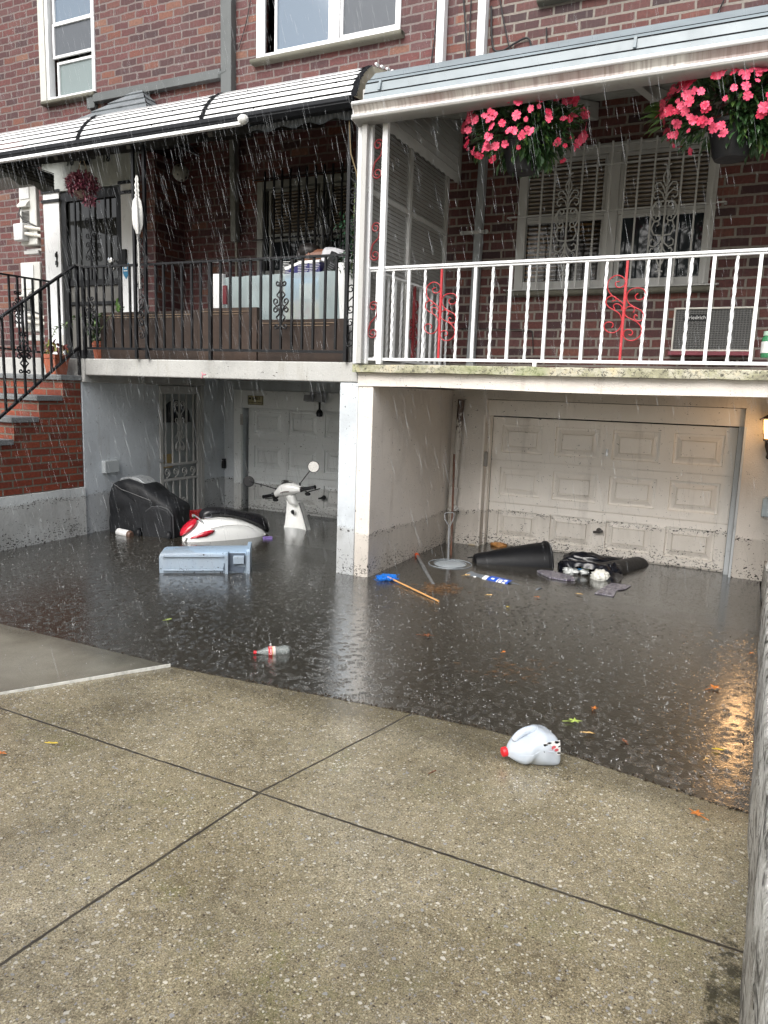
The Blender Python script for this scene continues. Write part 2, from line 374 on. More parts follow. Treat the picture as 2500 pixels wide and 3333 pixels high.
def ground_mat(name, smooth=False):
    m = M(name); wp = m.coord('World'); x, y, z = m.sep(wp)
    a = m.noise(wp, 1.3, 6, .65); b = m.noise(wp, 26, 6, .75)
    if smooth:
        c = m.ramp(a, [(.3, (.15, .14, .11)), (.5, (.19, .18, .145)), (.7, (.225, .215, .18))])
        c = m.mix(1, c, m.ramp(m.noise(wp, 260, 3, .7), [(.3, .75), (.7, 1.2)]), 'MULTIPLY')
    else:
        c = m.ramp(a, [(.25, (.135, .110, .064)), (.5, (.215, .185, .120)), (.75, (.29, .258, .185))])
        c = m.mix(1, c, m.ramp(b, [(.25, .5), (.5, 1.0), (.8, 1.4)]), 'MULTIPLY')
        c = m.mix(1, c, m.ramp(m.noise(wp, 210, 3, .8), [(.30, .30), (.5, 1.0), (.68, 2.0)]), 'MULTIPLY')
        ms = m.math('MULTIPLY', m.sstep(m.noise(m.mapv(wp, loc=(3.1, 1.7, 0)), 1.5, 5, .7), .52, .72), m.sstep(b, .38, .66))
        c = m.mix(m.math('MULTIPLY', ms, .75), c, (.085, .095, .018))
    h = m.noise(wp, 330, 3, .7)
    hh = m.math('MULTIPLY', h, .5)
    for sc_, r0, thr, cols in (((200, .42, .50, [(0, (.33, .28, .17)), (.3, (.40, .37, .28)), (.55, (.28, .27, .25)), (.8, (.09, .06, .04)), (1, (.44, .40, .29))]),
                               (105, .42, .70, [(0, (.46, .42, .30)), (.35, (.56, .53, .45)), (.6, (.24, .24, .24)), (.85, (.045, .035, .03)), (1, (.52, .42, .22))]),
                               (56, .38, .92, [(0, (.50, .48, .41)), (.4, (.27, .28, .29)), (.7, (.60, .57, .49)), (1, (.50, .41, .2))])) if not smooth else ((190, .25, .88, [(0, (.3, .28, .22)), (1, (.08, .07, .06))]),)):
        v = m.vor(m.mapv(wp, (1, 1.0, .05), (0, 0, .5)), sc_); rnd = m.n('SeparateColor'); m.put(rnd.inputs[0], v.outputs['Color'])
        fn = m.noise(wp, sc_*2.2, 2, .5)
        d = m.math('ADD', v.outputs['Distance'], m.math('MULTIPLY', m.math('SUBTRACT', fn, .5), .9))
        thr_v = m.math('ADD', thr, m.math('MULTIPLY', m.math('SUBTRACT', m.noise(wp, 2.0, 3), .5), -.35))
        mk = m.math('MULTIPLY', m.math('SUBTRACT', 1, m.sstep(d, r0*.8, r0)), m.math('GREATER_THAN', rnd.outputs[0], thr_v))
        c = m.mix(m.math('MULTIPLY', mk, .85), c, m.ramp(rnd.outputs[1], cols, 'CONSTANT'))
        hh = m.math('ADD', hh, m.math('MULTIPLY', mk, .5))
    if not smooth:
        px_ = m.math('SUBTRACT', x, .07*S); py_ = m.math('SUBTRACT', y, 1.22*S)
        dd_ = m.math('ADD', m.math('ADD', m.math('MULTIPLY', m.math('MULTIPLY', px_, px_), 170), m.math('MULTIPLY', m.math('MULTIPLY', py_, py_), 7)), m.math('MULTIPLY', m.math('SUBTRACT', m.noise(wp, 11, 5, .75), .5), 2.2))
        c = m.mix(m.math('MULTIPLY', m.math('MULTIPLY', m.math('SUBTRACT', 1, m.sstep(dd_, .38, .60)), m.sstep(m.noise(wp, 16, 5, .75), .38, .56)), .9), c, (.035, .033, .02))
    big_ = m.noise(m.mapv(wp, (1, .6, 1), (0, 0, .5), (2, 5, 0)), .9, 5, .65)
    c = m.mix(1, c, m.ramp(big_, [(.32, .62), (.5, 1.0), (.68, 1.18)]), 'MULTIPLY')
    edge = m.math('SUBTRACT', y, m.math('ADD', 1.83*S, m.math('MULTIPLY', m.math('SUBTRACT', m.noise(wp, 5, 4), .5), .22)))
    c = m.mix(1, c, m.ramp(m.math('ADD', .5, edge), [(.48, 1.0), (.62, .62)]), 'MULTIPLY')
    # soaked darker toward the flood edge and along the retaining wall
    wetm = m.noise(m.mapv(wp, loc=(7, 2, 0)), 1.1, 4, .6)
    ro = m.ramp(m.math('ADD', wetm, m.math('MULTIPLY', h, .25)), [(.50, .05), (.66, .16), (.9, .36)])
    if not smooth:
        # scored joints
        wob = m.math('MULTIPLY', m.math('SUBTRACT', m.noise(wp, 40, 3), .5), .010)
        wob2 = m.math('MULTIPLY', m.math('SUBTRACT', m.noise(wp, 1.3, 2), .5), .02)
        jm = None
        for (ax, ay), (bx, by), w_, s0, s1 in JOINTS:
            L = math.hypot(bx-ax, by-ay); dx, dy = (bx-ax)/L, (by-ay)/L
            px = m.math('SUBTRACT', x, ax*S); py = m.math('SUBTRACT', y, ay*S)
            dd = m.math('ABSOLUTE', m.math('ADD', m.math('ADD', m.math('MULTIPLY', px, -dy), m.math('MULTIPLY', py, dx)), m.math('ADD', wob, wob2)))
            tt = m.math('ADD', m.math('MULTIPLY', px, dx), m.math('MULTIPLY', py, dy))
            k = m.math('SUBTRACT', 1, m.sstep(dd, w_*.5, w_))
            k = m.math('MULTIPLY', k, m.math('MULTIPLY', m.math('GREATER_THAN', tt, s0*S), m.math('LESS_THAN', tt, s1*S)))
            jm = k if jm is None else m.math('MAXIMUM', jm, k)
        jm = m.math('MULTIPLY', jm, m.math('ADD', .55, m.math('MULTIPLY', m.noise(wp, 14, 4, .7), .8)), clamp=True)
        c = m.mix(jm, c, (.028, .023, .016)); hh = m.math('SUBTRACT', hh, m.math('MULTIPLY', jm, 5))
        ro = m.math('ADD', ro, m.math('MULTIPLY', jm, .4), clamp=True)
    return m.set(c, ro, 0, m.bump(hh, .5, .0013), Specular_IOR_Level=.6)
JOINTS = [((-2.3, 1.408), (.2, 1.385), .007, 0, 2.6), ((-.996, 1.393), (-.85, 2.06), .006, 0, .8), ((-.996, 1.393), (-1.08, .4), .007, 0, 3),
          ((.2, -.1), (-3, -.1), .008, 0, 4), ((-2.35, 1.39), (-2.38, .1), .008, 0, 2)]
GND = ground_mat('exposed_aggregate_concrete'); GNS = ground_mat('smooth_concrete_apron', True)
def water_mat():
    m = M('flood_water'); m.t.nodes.remove(m.b); wp = m.coord('World')
    n1 = m.noise(m.mapv(wp, (1, 1.8, 1)), 48, 3, .55, .3); n2 = m.noise(m.mapv(wp, (1, 2.2, 1)), 16, 2)
    h = m.math('ADD', m.math('MULTIPLY', n1, .45), m.math('MULTIPLY', n2, .35))
    for sc_, fr in ((15, 85), (23, 95)):
        v = m.vor(wp, sc_); d = v.outputs['Distance']
        dm = m.math('DIVIDE', d, sc_)
        ring = m.math('MULTIPLY', m.math('SINE', m.math('MULTIPLY', dm, 2*math.pi*fr)), m.math('SUBTRACT', 1, m.sstep(dm, .008, .028)))
        h = m.math('ADD', h, m.math('MULTIPLY', ring, .30))
    y = m.sep(wp)[1]
    calm = m.math('SUBTRACT', 1, m.math('MULTIPLY', m.sstep(y, 5.0, 5.6), .72))   # rain does not reach under the slab
    nb_ = m.n('Bump'); m.put(nb_.inputs['Height'], h); nb_.inputs['Distance'].default_value = .0019; m.put(nb_.inputs['Strength'], calm)
    nb = nb_.outputs[0]
    gl = m.n('BsdfGlossy'); gl.inputs['Roughness'].default_value = .17; gl.inputs['Color'].default_value = (.80, .82, .84, 1); m.l(nb, gl.inputs['Normal'])
    tr = m.n('BsdfTransparent'); tr.inputs['Color'].default_value = (.80, .74, .64, 1)
    df = m.n('BsdfDiffuse'); m.put(df.inputs['Color'], m.mix(m.noise(wp, 1.5, 4), (.040, .035, .026), (.064, .056, .042)))
    m1 = m.n('MixShader'); m1.inputs[0].default_value = .66; m.l(tr.outputs[0], m1.inputs[1]); m.l(df.outputs[0], m1.inputs[2])
    fr = m.n('Fresnel'); fr.inputs['IOR'].default_value = 1.36; m.l(nb, fr.inputs['Normal'])
    m2 = m.n('MixShader'); m.l(m.math('MULTIPLY', fr.outputs[0], .48, clamp=True), m2.inputs[0]); m.l(m1.outputs[0], m2.inputs[1]); m.l(gl.outputs[0], m2.inputs[2])
    m.l(m2.outputs[0], m.out.inputs['Surface'])
    va = m.n('VolumeAbsorption'); va.inputs['Color'].default_value = (.55, .46, .32, 1); va.inputs['Density'].default_value = 7
    m.l(va.outputs[0], m.out.inputs['Volume'])
    return m.m
WAT = water_mat()
LEAFG = pm('impatiens_leaf', (.035, .085, .028), .35, 0, .5, 25, .2, 60)
LEAFG2 = pm('fresh_leaf', (.09, .17, .04), .4, 0, .5, 25, .2, 60)
PINK = pm('pink_petal', (.84, .095, .19), .5, 0, .3, 22, .2, 80)
PINK2 = pm('red_pink_petal', (.74, .035, .10), .5, 0, .25, 22, .2, 80)
PURP = pm('purple_leaf', (.16, .035, .06), .45, 0, .55, 30, .3, 80)
PURP2 = pm('pale_purple_leaf', (.30, .13, .15), .5, 0, .4, 30, .3, 80)
BPOT = pm('black_plastic_pot', (.004, .0045, .006), .5)
SCOOT = pm('scooter_white_enamel', (.86, .87, .85), .16, 0, .06, 4, .03, 30, Coat_Weight=.6)
SEATM = pm('black_vinyl_seat', (.014, .014, .016), .3, 0, .3, 10, .3, 90)
REDL = pm('red_tail_lens', (.50, .012, .03), .12, 0, .3, 30, .1, 60, Coat_Weight=.8)
CHROME = pm('chrome', (.7, .7, .7), .08, 1, .05)
COVER = pm('black_fabric_cover', (.011, .012, .014), .6, 0, .5, 8, .8, 160, Specular_IOR_Level=.3)
BLUEP = stucco('pale_blue_bin_plastic', (.29, .39, .50), .4, .12, 60, .16, (.2, .3, .42), .12, .5)
BLKP = pm('black_bin_plastic', (.005, .0055, .007), .5, 0, .5, 9, .6, 40, Specular_IOR_Level=.28)
GREYP = pm('grey_bin_plastic', (.15, .17, .19), .4, 0, .25, 5, .2, 60)
BAGM = pm('black_bin_liner', (.006, .007, .011), .22, 0, .4, 12, 1.0, 14)
LABB = pm('blue_label', (.02, .09, .50), .4, 0, .15, 20)
PAPW = pm('white_paper', (.75, .75, .74), .6, 0, .1, 20)
ORNG = pm('orange_wood_handle', (.60, .31, .11), .5, 0, .3, 14)
BRWN = pm('rusty_stick', (.10, .038, .018), .6, 0, .5, 14)
STEEL = pm('worn_steel', (.35, .36, .37), .35, .7, .35, 14)
CAPR = pm('red_cap', (.72, .02, .03), .35, 0, .1)
# ================================================================== ground and water
FOLD = [(-60, 1.93), (-2.677, 1.933), (-1.771, 1.938), (-.868, 2.02), (-.55, 2.033), (.098, 1.911), (.3, 1.89), (60, 1.89)]
def yfold(x):
    for (a, ya), (b, yb) in zip(FOLD, FOLD[1:]):
        if a <= x <= b: return ya+(yb-ya)*(x-a)/(b-a)
    return 1.9
def gz(x, y):
    f = yfold(x)
    if y < f: return min(.012, (f-y)*.010)
    return max(-.34, -(y-f)*.11)
g = B(); xs = [-300, -60, -20, -8]+[-5+i*.125 for i in range(49)]+[1.5, 3, 8, 20, 60, 300]
ts = [-300, -60, -15, -4, -1.0, 0, .5, 1.0, 1.3, 1.6, 1.8, 1.9, 1.96, 2.0]     # rows relative to the fold at 2.0
rows = []
for t in ts: rows.append([(x, yfold(x)+(t-2.0)) for x in xs])
for t in (.05, .3, .8, 1.4, 2.2, 3.1): rows.append([(x, yfold(x)+t) for x in xs])
for yy in (8, 20, 80, 300): rows.append([(x, yy) for x in xs])
vs = [V(x, y, gz(x, y)) for r in rows for x, y in r]; n = len(xs)
g.add(vs, [(j*n+i, j*n+i+1, (j+1)*n+i+1, (j+1)*n+i) for j in range(len(rows)-1) for i in range(n-1)])
tag(g.build('ground', GND, at=(0, 0, 0), smooth=0), kind='structure')
# neighbour's smoother apron, butting the white control joint
a0, a1 = V(-2.057-.9*.286*2, 1.472-.9*.466*2, 0), V(-1.771, 1.938, 0)
b = B()
pts = [(-6, a0.y), (a0.x, a0.y), (-2.057, 1.472), (-1.80, 1.890)]
edge = [(a0.x+(a1.x-a0.x)*k/10, a0.y+(a1.y-a0.y)*k/10) for k in range(11)]
rows = []
for ex, ey in edge:
    rows.append([V(x, min(ey, 9), gz(x, ey)+.004) for x in (-6, ex)])
b2 = [r for r in rows]; vs = [v for r in b2 for v in r]
b.add(vs, [(2*i, 2*i+1, 2*i+3, 2*i+2) for i in range(10)])
tag(b.build('driveway_apron', GNS, smooth=0), kind='structure')
b = B(); N = 24
for k in range(N):
    t0, t1 = k/N, (k+1)/N; jw = .0022+.002*random.random()
    p0 = a0.lerp(a1, t0); p1 = a0.lerp(a1, t1); nn = V(a1.y-a0.y, a0.x-a1.x, 0).normalized()
    z = .012
    b.add([p0+V(0, 0, z), p0+nn*jw+V(0, 0, z), p1+nn*jw+V(0, 0, z), p1+V(0, 0, z), p0+V(0, 0, -.01), p0+nn*jw+V(0, 0, -.01), p1+nn*jw+V(0, 0, -.01), p1+V(0, 0, -.01)],
          [(0, 1, 2, 3), (1, 5, 6, 2), (0, 3, 7, 4)])
tag(b.build('joint_edging', pm('white_joint_mortar', (.62, .62, .58), .7, 0, .4, 30)), kind='structure')
b = B(False)
wx = [-5.0]+[-4.4+i*.2 for i in range(24)]+[.16]
top = [V(x, yfold(x)+.0, 0) for x in wx]; bak = [V(x, 5.1, 0) for x in wx]
lowt = [v+V(0, 0, -.36) for v in top]; lowb = [v+V(0, 0, -.36) for v in bak]; n = len(wx)
b.add(top+bak+lowt+lowb, [(i, i+1, n+i+1, n+i) for i in range(n-1)]+[(2*n+i, 3*n+i, 3*n+i+1, 2*n+i+1) for i in range(n-1)] +
      [(i, 2*n+i, 2*n+i+1, i+1) for i in range(n-1)]+[(n+i, n+i+1, 3*n+i+1, 3*n+i) for i in range(n-1)]+[(0, n, 3*n, 2*n), (n-1, 3*n-1, 4*n-1, 2*n-1)])
tag(b.build('water', WAT, smooth=0), kind='structure')

# ================================================================== walls with openings
def wall(x0, x1, z0, z1, y0, y1, holes=(), b=None):
    b = b or B(); xs = sorted({x0, x1, *[v for h in holes for v in h[:2]]}); zs = sorted({z0, z1, *[v for h in holes for v in h[2:]]})
    for i in range(len(xs)-1):
        for j in range(len(zs)-1):
            cx, cz = (xs[i]+xs[i+1])/2, (zs[j]+zs[j+1])/2
            if any(h[0] < cx < h[1] and h[2] < cz < h[3] for h in holes): continue
            b.add([V(xs[i], y0, zs[j]), V(xs[i+1], y0, zs[j]), V(xs[i+1], y0, zs[j+1]), V(xs[i], y0, zs[j+1])], [(0, 1, 2, 3)])
    for hx0, hx1, hz0, hz1 in list(holes)+[None]*0:
        q = [V(hx0, y0, hz0), V(hx1, y0, hz0), V(hx1, y0, hz1), V(hx0, y0, hz1)]; r = [v+V(0, y1-y0, 0) for v in q]
        b.add(q+r, [(1, 0, 4, 5), (2, 1, 5, 6), (3, 2, 6, 7), (0, 3, 7, 4)])
    q = [V(x0, y0, z0), V(x1, y0, z0), V(x1, y0, z1), V(x0, y0, z1)]; r = [v+V(0, y1-y0, 0) for v in q]
    b.add(q+r, [(0, 1, 5, 4), (1, 2, 6, 5), (2, 3, 7, 6), (3, 0, 4, 7), (4, 5, 6, 7)][:4])
    b.add(r, [(3, 2, 1, 0)] if not holes else [])
    return b
def frame(b, x0, x1, z0, z1, y0, y1, wd, wt=None, wb=None):
    """four butted members"""
    wt = wt or wd; wb = wb or wd
    b.box(x0, x0+wd, y0, y1, z0, z1); b.box(x1-wd, x1, y0, y1, z0, z1)
    b.box(x0+wd, x1-wd, y0, y1, z0, z0+wb); b.box(x0+wd, x1-wd, y0, y1, z1-wt, z1); return b
def pane(parent, x0, x1, z0, z1, y, mat, name='pane'):
    b = B(); b.box(x0, x1, y, y+.006, z0, z1); return b.build(name, mat, parent)
YW = 4.65
# window openings (x0,x1,z0,z1) on the wall plane, from the measured frame corners
W1 = (-5.475, -4.93, 3.285, 4.15)      # upper left window
W2 = (-3.36, -2.245, 3.285, 4.10)      # upper middle window
W3 = (-1.645, -1.36, 3.37, 3.9)        # upper right small window
W4 = (-1.315, -.25, 3.31, 3.9)         # upper far right window
W5 = (-1.395, -.27, 1.65, 2.47)        # right porch window
W6 = (-3.355, -2.44, 1.80, 2.47)       # left porch window
def house_window(parent, W, y, panes, sill=True, fw=.05, mull=(), wmat=WH, sillw=.05):
    x0, x1, z0, z1 = W; b = B(); frame(b, x0, x1, z0, z1, y-.012, y+.05, fw)
    for mx, mw in mull: b.box(mx-mw/2, mx+mw/2, y-.010, y+.05, z0+fw, z1-fw)
    f = b.build('window', wmat, parent, bevel=.004)
    for (px0, px1, pz0, pz1, mt, dy) in panes:
        pane(f, px0, px1, pz0, pz1, y+dy, mt)
        s_ = B(); frame(s_, px0-.012, px1+.012, pz0-.012, pz1+.012, y+dy-.014, y+dy+.004, .018); s_.build('sash', wmat, f)
    if sill:
        s_ = B(); s_.box(x0-.03, x1+.03, y-.045, y+.04, z0-.035, z0-.002); s_.tube([V(x0-.03, y-.045, z0-.018), V(x1+.03, y-.045, z0-.018)], .017, 10)
        s_.build('sill', SILL, f, bevel=.003)
    return f
SILL = stucco('stone_sill', (.115, .11, .085), .8, .6, 60, .05, (.08, .075, .06), .35)
# ================================================================== right-hand house
RH = thing('row_house', (-.9, 4.65, 0), 'red brick row house with beige stucco pillar and white garage door on the right', 'house')
XD = -1.853
wall(XD, 2.2, 1.13, 5.2, YW, YW+.12, [W5, W3, W4]).build('brick_wall', BR_R, RH)
# lower storey
wall(XD, .75, -.42, 1.09, YW, YW+.127, [(-1.532, -.005, -.5+.08, .977)]).build('back_wall', ST_R, RH)
b = B(); b.box(-1.853, -1.765, 3.468, YW, -.5, 1.03); b.build('party_wall', ST_R, RH, bevel=.008)
b = B(); b.box(.7, .8, 3.468, YW, -.5, 1.03); b.build('side_wall', ST_R, RH)  # unseen right wall, added to hold light in the garage recess
b = B()
for i in range(12):   # beam with the slight sag line of hand trowelled stucco
    x0 = -1.853+i*(4.05/12); x1 = x0+4.05/12
    b.add([V(x0, 3.462, 1.028+.004*math.sin(i*1.3)), V(x1, 3.462, 1.028+.004*math.sin((i+1)*1.3)), V(x1, 3.462, 1.105), V(x0, 3.462, 1.105),
           V(x0, 3.56, 1.028+.004*math.sin(i*1.3)), V(x1, 3.56, 1.028+.004*math.sin((i+1)*1.3)), V(x1, 3.56, 1.105), V(x0, 3.56, 1.105)],
          [(0, 1, 2, 3), (1, 0, 4, 5), (3, 2, 6, 7), (5, 4, 7, 6)])
b.build('slab_beam', ST_R, RH)
b = B(); b.box(-1.853, 2.2, 3.56, YW, 1.045, 1.105); b.build('porch_floor', CONC, RH)
b = B()
N = 40; rings = []
for i in range(N+1):
    x = -1.868+i*(4.07/N); j = lambda: random.uniform(-.0022, .0022)
    rings.append([V(x, 3.425+j(), 1.1+j()), V(x, 3.425+j(), 1.134+j()), V(x, 3.432, 1.139+j()), V(x, 3.62, 1.141), V(x, 3.62, 1.1), V(x, 3.44, 1.098)])
b.loft(rings); b.build('coping', COPE, RH, smooth=20)
# garage door with raised panels
def panel_door(name, x0, x1, ztop, nrow, rh, ncol, y, mat, parent, pw=.78, ph=.66, gap=.006):
    b = B(); cw = (x1-x0-.05)/ncol
    for r in range(nrow):
        z1 = ztop-r*rh; z0 = z1-rh+gap
        holes = []
        for c in range(ncol):
            cx = x0+.025+cw*(c+.5); a, d = cx-cw*pw/2, cx+cw*pw/2; e, f_ = z0+(rh-gap)*(1-ph)/2, z1-(rh-gap)*(1-ph)/2
            holes.append((a, d, e, f_))
            R = lambda k, dy: [V(a+k, y+dy, e+k), V(d-k, y+dy, e+k), V(d-k, y+dy, f_-k), V(a+k, y+dy, f_-k)]
            rr = [R(0, 0), R(.003, .013), R(.010, .014), R(.040, .003), R(.0425, .008), R(.046, .002)]
            for q0, q1 in zip(rr, rr[1:]):
                b.add(q0+q1, [(i, (i+1) % 4, (i+1) % 4+4, i+4) for i in range(4)])
            b.add(rr[-1], [(0, 1, 2, 3)])
        xs = sorted({x0, x1, *[v for h in holes for v in h[:2]]}); zs = [z0, holes[0][2], holes[0][3], z1]
        for i in range(len(xs)-1):
            for k in range(3):
                cx = (xs[i]+xs[i+1])/2
                if k == 1 and any(h[0] < cx < h[1] for h in holes): continue
                b.add([V(xs[i], y, zs[k]), V(xs[i+1], y, zs[k]), V(xs[i+1], y, zs[k+1]), V(xs[i], y, zs[k+1])], [(0, 1, 2, 3)])
        b.add([V(x0, y, z0), V(x1, y, z0), V(x1, y+.02, z0), V(x0, y+.02, z0), V(x0, y, z1), V(x1, y, z1), V(x1, y+.02, z1), V(x0, y+.02, z1)], [(0, 3, 2, 1), (4, 5, 6, 7)])
    b.box(x0, x1, y+.012, y+.03, ztop-nrow*rh, ztop)
    return b.build(name, mat, parent, smooth=20)
gdr = panel_door('garage_door', -1.515, -.035, .862, 4, .2865, 4, YW+.118, GD, RH)
def t_handle(parent, p, mat):
    b = B(); b.tube([p, p+V(0, -.035, 0)], .009, 10); b.bar(p+V(-.03, -.035, -.008), p+V(.03, -.035, .004), .014, .014); b.lathe([(.018, 0), (.018, .004), (.0, .005)], p, 14, Matrix.Rotation(math.radians(90), 4, 'X').to_3x3())
    b.build('handle', mat, parent, bevel=.002)
t_handle(gdr, P(1950, 1727, 1, YW+.118), pm('tarnished_handle', (.05, .045, .04), .4, .5))
b = B(); q = P(1976, 1473, 1, YW+.118); b.box(q.x-.007, q.x+.007, q.y-.006, q.y-.001, q.z-.02, q.z+.02); b.tube([q+V(0, -.004, .006), q+V(0, -.014, .006)], .005); b.build('lock', STEEL, gdr)
b = B(); b.box(-1.532, -.005, YW+.045, YW+.117, .872, .974); b.build('door_header', GD, RH, bevel=.003)
JP = white('jamb_paint', (.50, .53, .55), .45, .3)
for x0, x1, y0_, y1_ in ((-1.532, -1.517, YW+.06, YW+.117), (-.033, -.006, YW+.06, YW+.117), (-1.545, -1.533, YW-.006, YW+.05), (-.0045, .009, YW-.006, YW+.05)):
    b = B(); b.box(x0, x1, y0_, y1_, -.4, .872); b.build('door_jamb', GD if x0 < -1 else JP, RH, bevel=.002)
# small devices on the back wall
q = P(1592, 1492, 1, YW+.06); b = B(); b.box(q.x-.012, q.x+.014, YW-.02, YW-.001, q.z-.05, q.z+.05); b.build('keypad', pm('keypad_grey', (.30, .29, .27), .5), RH, bevel=.012)
b = B(); q = P(2493, 1655, 1, YW-.03); b.box(q.x-.02, q.x+.12, YW-.05, YW-.001, q.z-.045, q.z+.055); b.box(q.x-.01, q.x+.10, YW-.045, YW-.002, q.z+.056, q.z+.066); b.build('meter_box', pm('meter_box_paint', (.38, .46, .50), .5), RH, bevel=.004)
house_window(RH, W5, YW, [(-1.345, -.885, 1.70, 2.06, BLINDD, .03), (-1.345, -.885, 2.085, 2.40, BLIND, .018), (-.785, -.32, 1.70, 2.06, GLS, .03), (-.785, -.32, 2.085, 2.40, BLIND, .018)], fw=.055, mull=[(-.835, .075)], wmat=WHT)
house_window(RH, W3, YW, [(W3[0]+.02, W3[1]-.02, W3[2]+.022, W3[3]-.02, pm('pink_curtain', (.48, .22, .24), .6), .02)], sill=False, fw=.018, wmat=WH)
house_window(RH, W4, YW, [(W4[0]+.05, W4[1]-.05, W4[2]+.05, W4[3]-.05, GLB, .03)], fw=.045)
# ================================================================== left-hand house
LH = thing('row_house', (-3.2, 4.65, 0), 'weathered brick row house with grey stucco basement and dark front porch on the left', 'house')
VX0, VX1, VY = -5.17, -4.19, 4.30       # vestibule box that carries the front door
wall(-9, XD, 1.13, 5.2, YW, YW+.12, [W1, W2, W6]).build('brick_wall', BR_L, LH)
b = B(); b.box(-9, -3.98, YW, YW+.1, -.1, 1.13); b.build('lower_brick_wall', BR_L, LH)
b = B()
b.box(VX0-.045, VX0-.003, VY+.002, YW, 1.155, 2.66); b.build('vestibule_wall', BR_L, LH); b = B(); b.box(VX1+.003, VX1+.15, VY+.03, YW, 1.155, 2.66); b.build('vestibule_wall', BR_L, LH)
b = B(); b.box(VX0, -4.995, VY, VY+.1, 1.154, 2.46); b.build('pilaster', WH, LH, bevel=.004)
b = B(); b.box(-4.345, VX1, VY, VY+.1, 1.154, 2.46); b.build('pilaster', WH, LH, bevel=.004)
b = B(); b.box(VX0, VX1, VY, VY+.1, 2.461, 2.72); b.build('lintel', pm('grey_lintel', (.42, .44, .42), .6, 0, .2, 4), LH, bevel=.003)
for x0, x1 in ((VX0-.01, -4.98), (-4.36, VX1+.012)):
    for z in (2.455, 2.385): b = B(); b.box(x0, x1, VY-.012, VY-.001, z, z+.022); b.build('capital_band', BLKM, LH)
dz0, dz1 = 1.16, 2.455
dr = thing_door = None
b = B(); b.box(-4.995, -4.345, VY+.045, VY+.075, dz0, dz1); dr = b.build('front_door', pm('dark_door', (.018, .019, .02), .4), LH)
b = B(); frame(b, -4.99, -4.35, dz0+.003, dz1-.003, VY+.012, VY+.043, .055, .07, .09); b.box(-4.935, -4.405, VY+.012, VY+.043, 1.745, 1.79); b.box(-4.935, -4.405, VY+.012, VY+.043, 1.60, 1.625)
b.build('door_frame', BLKM, dr, bevel=.003)
pane(dr, -4.93, -4.41, 1.792, 2.38, VY+.034, glass('door_glass', (.025, .026, .025), .03))
pane(dr, -4.93, -4.41, 1.252, 1.598, VY+.034, pm('grey_kick_panel', (.13, .125, .115), .5)); pane(dr, -4.93, -4.41, 1.627, 1.743, VY+.034, pm('grey_kick_panel', (.13, .125, .115), .5))
b = B()
for x in (-4.83, -4.67, -4.51): b.bar(V(x, VY+.008, 1.79), V(x, VY+.008, 2.385), .012)
for fl in (1, -1):
    b.tube(XZ(sscroll(-4.67+fl*.03, 2.17, .05, .16, fl), VY+.006), .004, 5); b.tube(XZ(sscroll(-4.67+fl*.03, 2.0, .05, .14, -fl), VY+.006), .004, 5)
b.build('door_grille', BLKM, dr)
b = B(); b.lathe([(.0, -.03), (.022, -.026), (.026, -.012), (.015, 0), (.012, .02)], P(366, 847, 1, VY-.0), 14, Matrix.Rotation(math.radians(-90), 3, 'X'))
b.lathe([(.0, -.02), (.018, -.018), (.018, 0)], P(372, 872, 1, VY-.0), 14, Matrix.Rotation(math.radians(-90), 3, 'X')); b.build('handle', CHROME, dr)
b = B(); q = P(190, 845, 1, VY+.01)
for dz in (-.03, .03): b.tube([q+V(0, -.02, dz-.015), q+V(0, -.02, dz+.015)], .009, 8)
b.box(q.x-.012, q.x+.006, q.y-.012, q.y, q.z-.06, q.z+.06); b.build('hinge', BLKM, dr)
for t_, px in (('70', 227), ('18', 345)):
    q = P(px, 528 if px < 300 else 515, 1, VY-.004); text(t_, .125, BLKM, LH, q, (1, 0, 0), (0, 0, 1), 'house_number', .006)
b = B(); q = P(285, 510, 1, VY-.004); b.box(q.x-.04, q.x+.02, VY-.05, VY-.001, q.z-.06, q.z+.04); b.build('door_lamp', BLKM, LH)
# doorbell and sticker on right pilaster
q = P(408, 835, 1, VY); b = B(); b.box(q.x-.022, q.x+.022, VY-.02, VY-.001, q.z-.06, q.z+.05); b.build('doorbell', BLKP, LH, bevel=.004)
q = P(410, 880, 1, VY-.004); b = B(); b.prism([(q.x-.028, q.z+.05), (q.x-.03, q.z-.02), (q.x, q.z-.062), (q.x+.03, q.z-.02), (q.x+.028, q.z+.05)], 1, VY-.006, VY-.001)
s_ = b.build('alarm_sticker', pm('sticker_blue', (.02, .22, .42), .4), LH)
b = B(); b.prism([(q.x-.015, q.z+.012), (q.x+.015, q.z+.012), (q.x, q.z+.042)], 1, VY-.009, VY-.0065); b.box(q.x-.019, q.x+.019, VY-.009, VY-.0065, q.z-.008, q.z+.001); b.build('emblem', PAPW, s_)
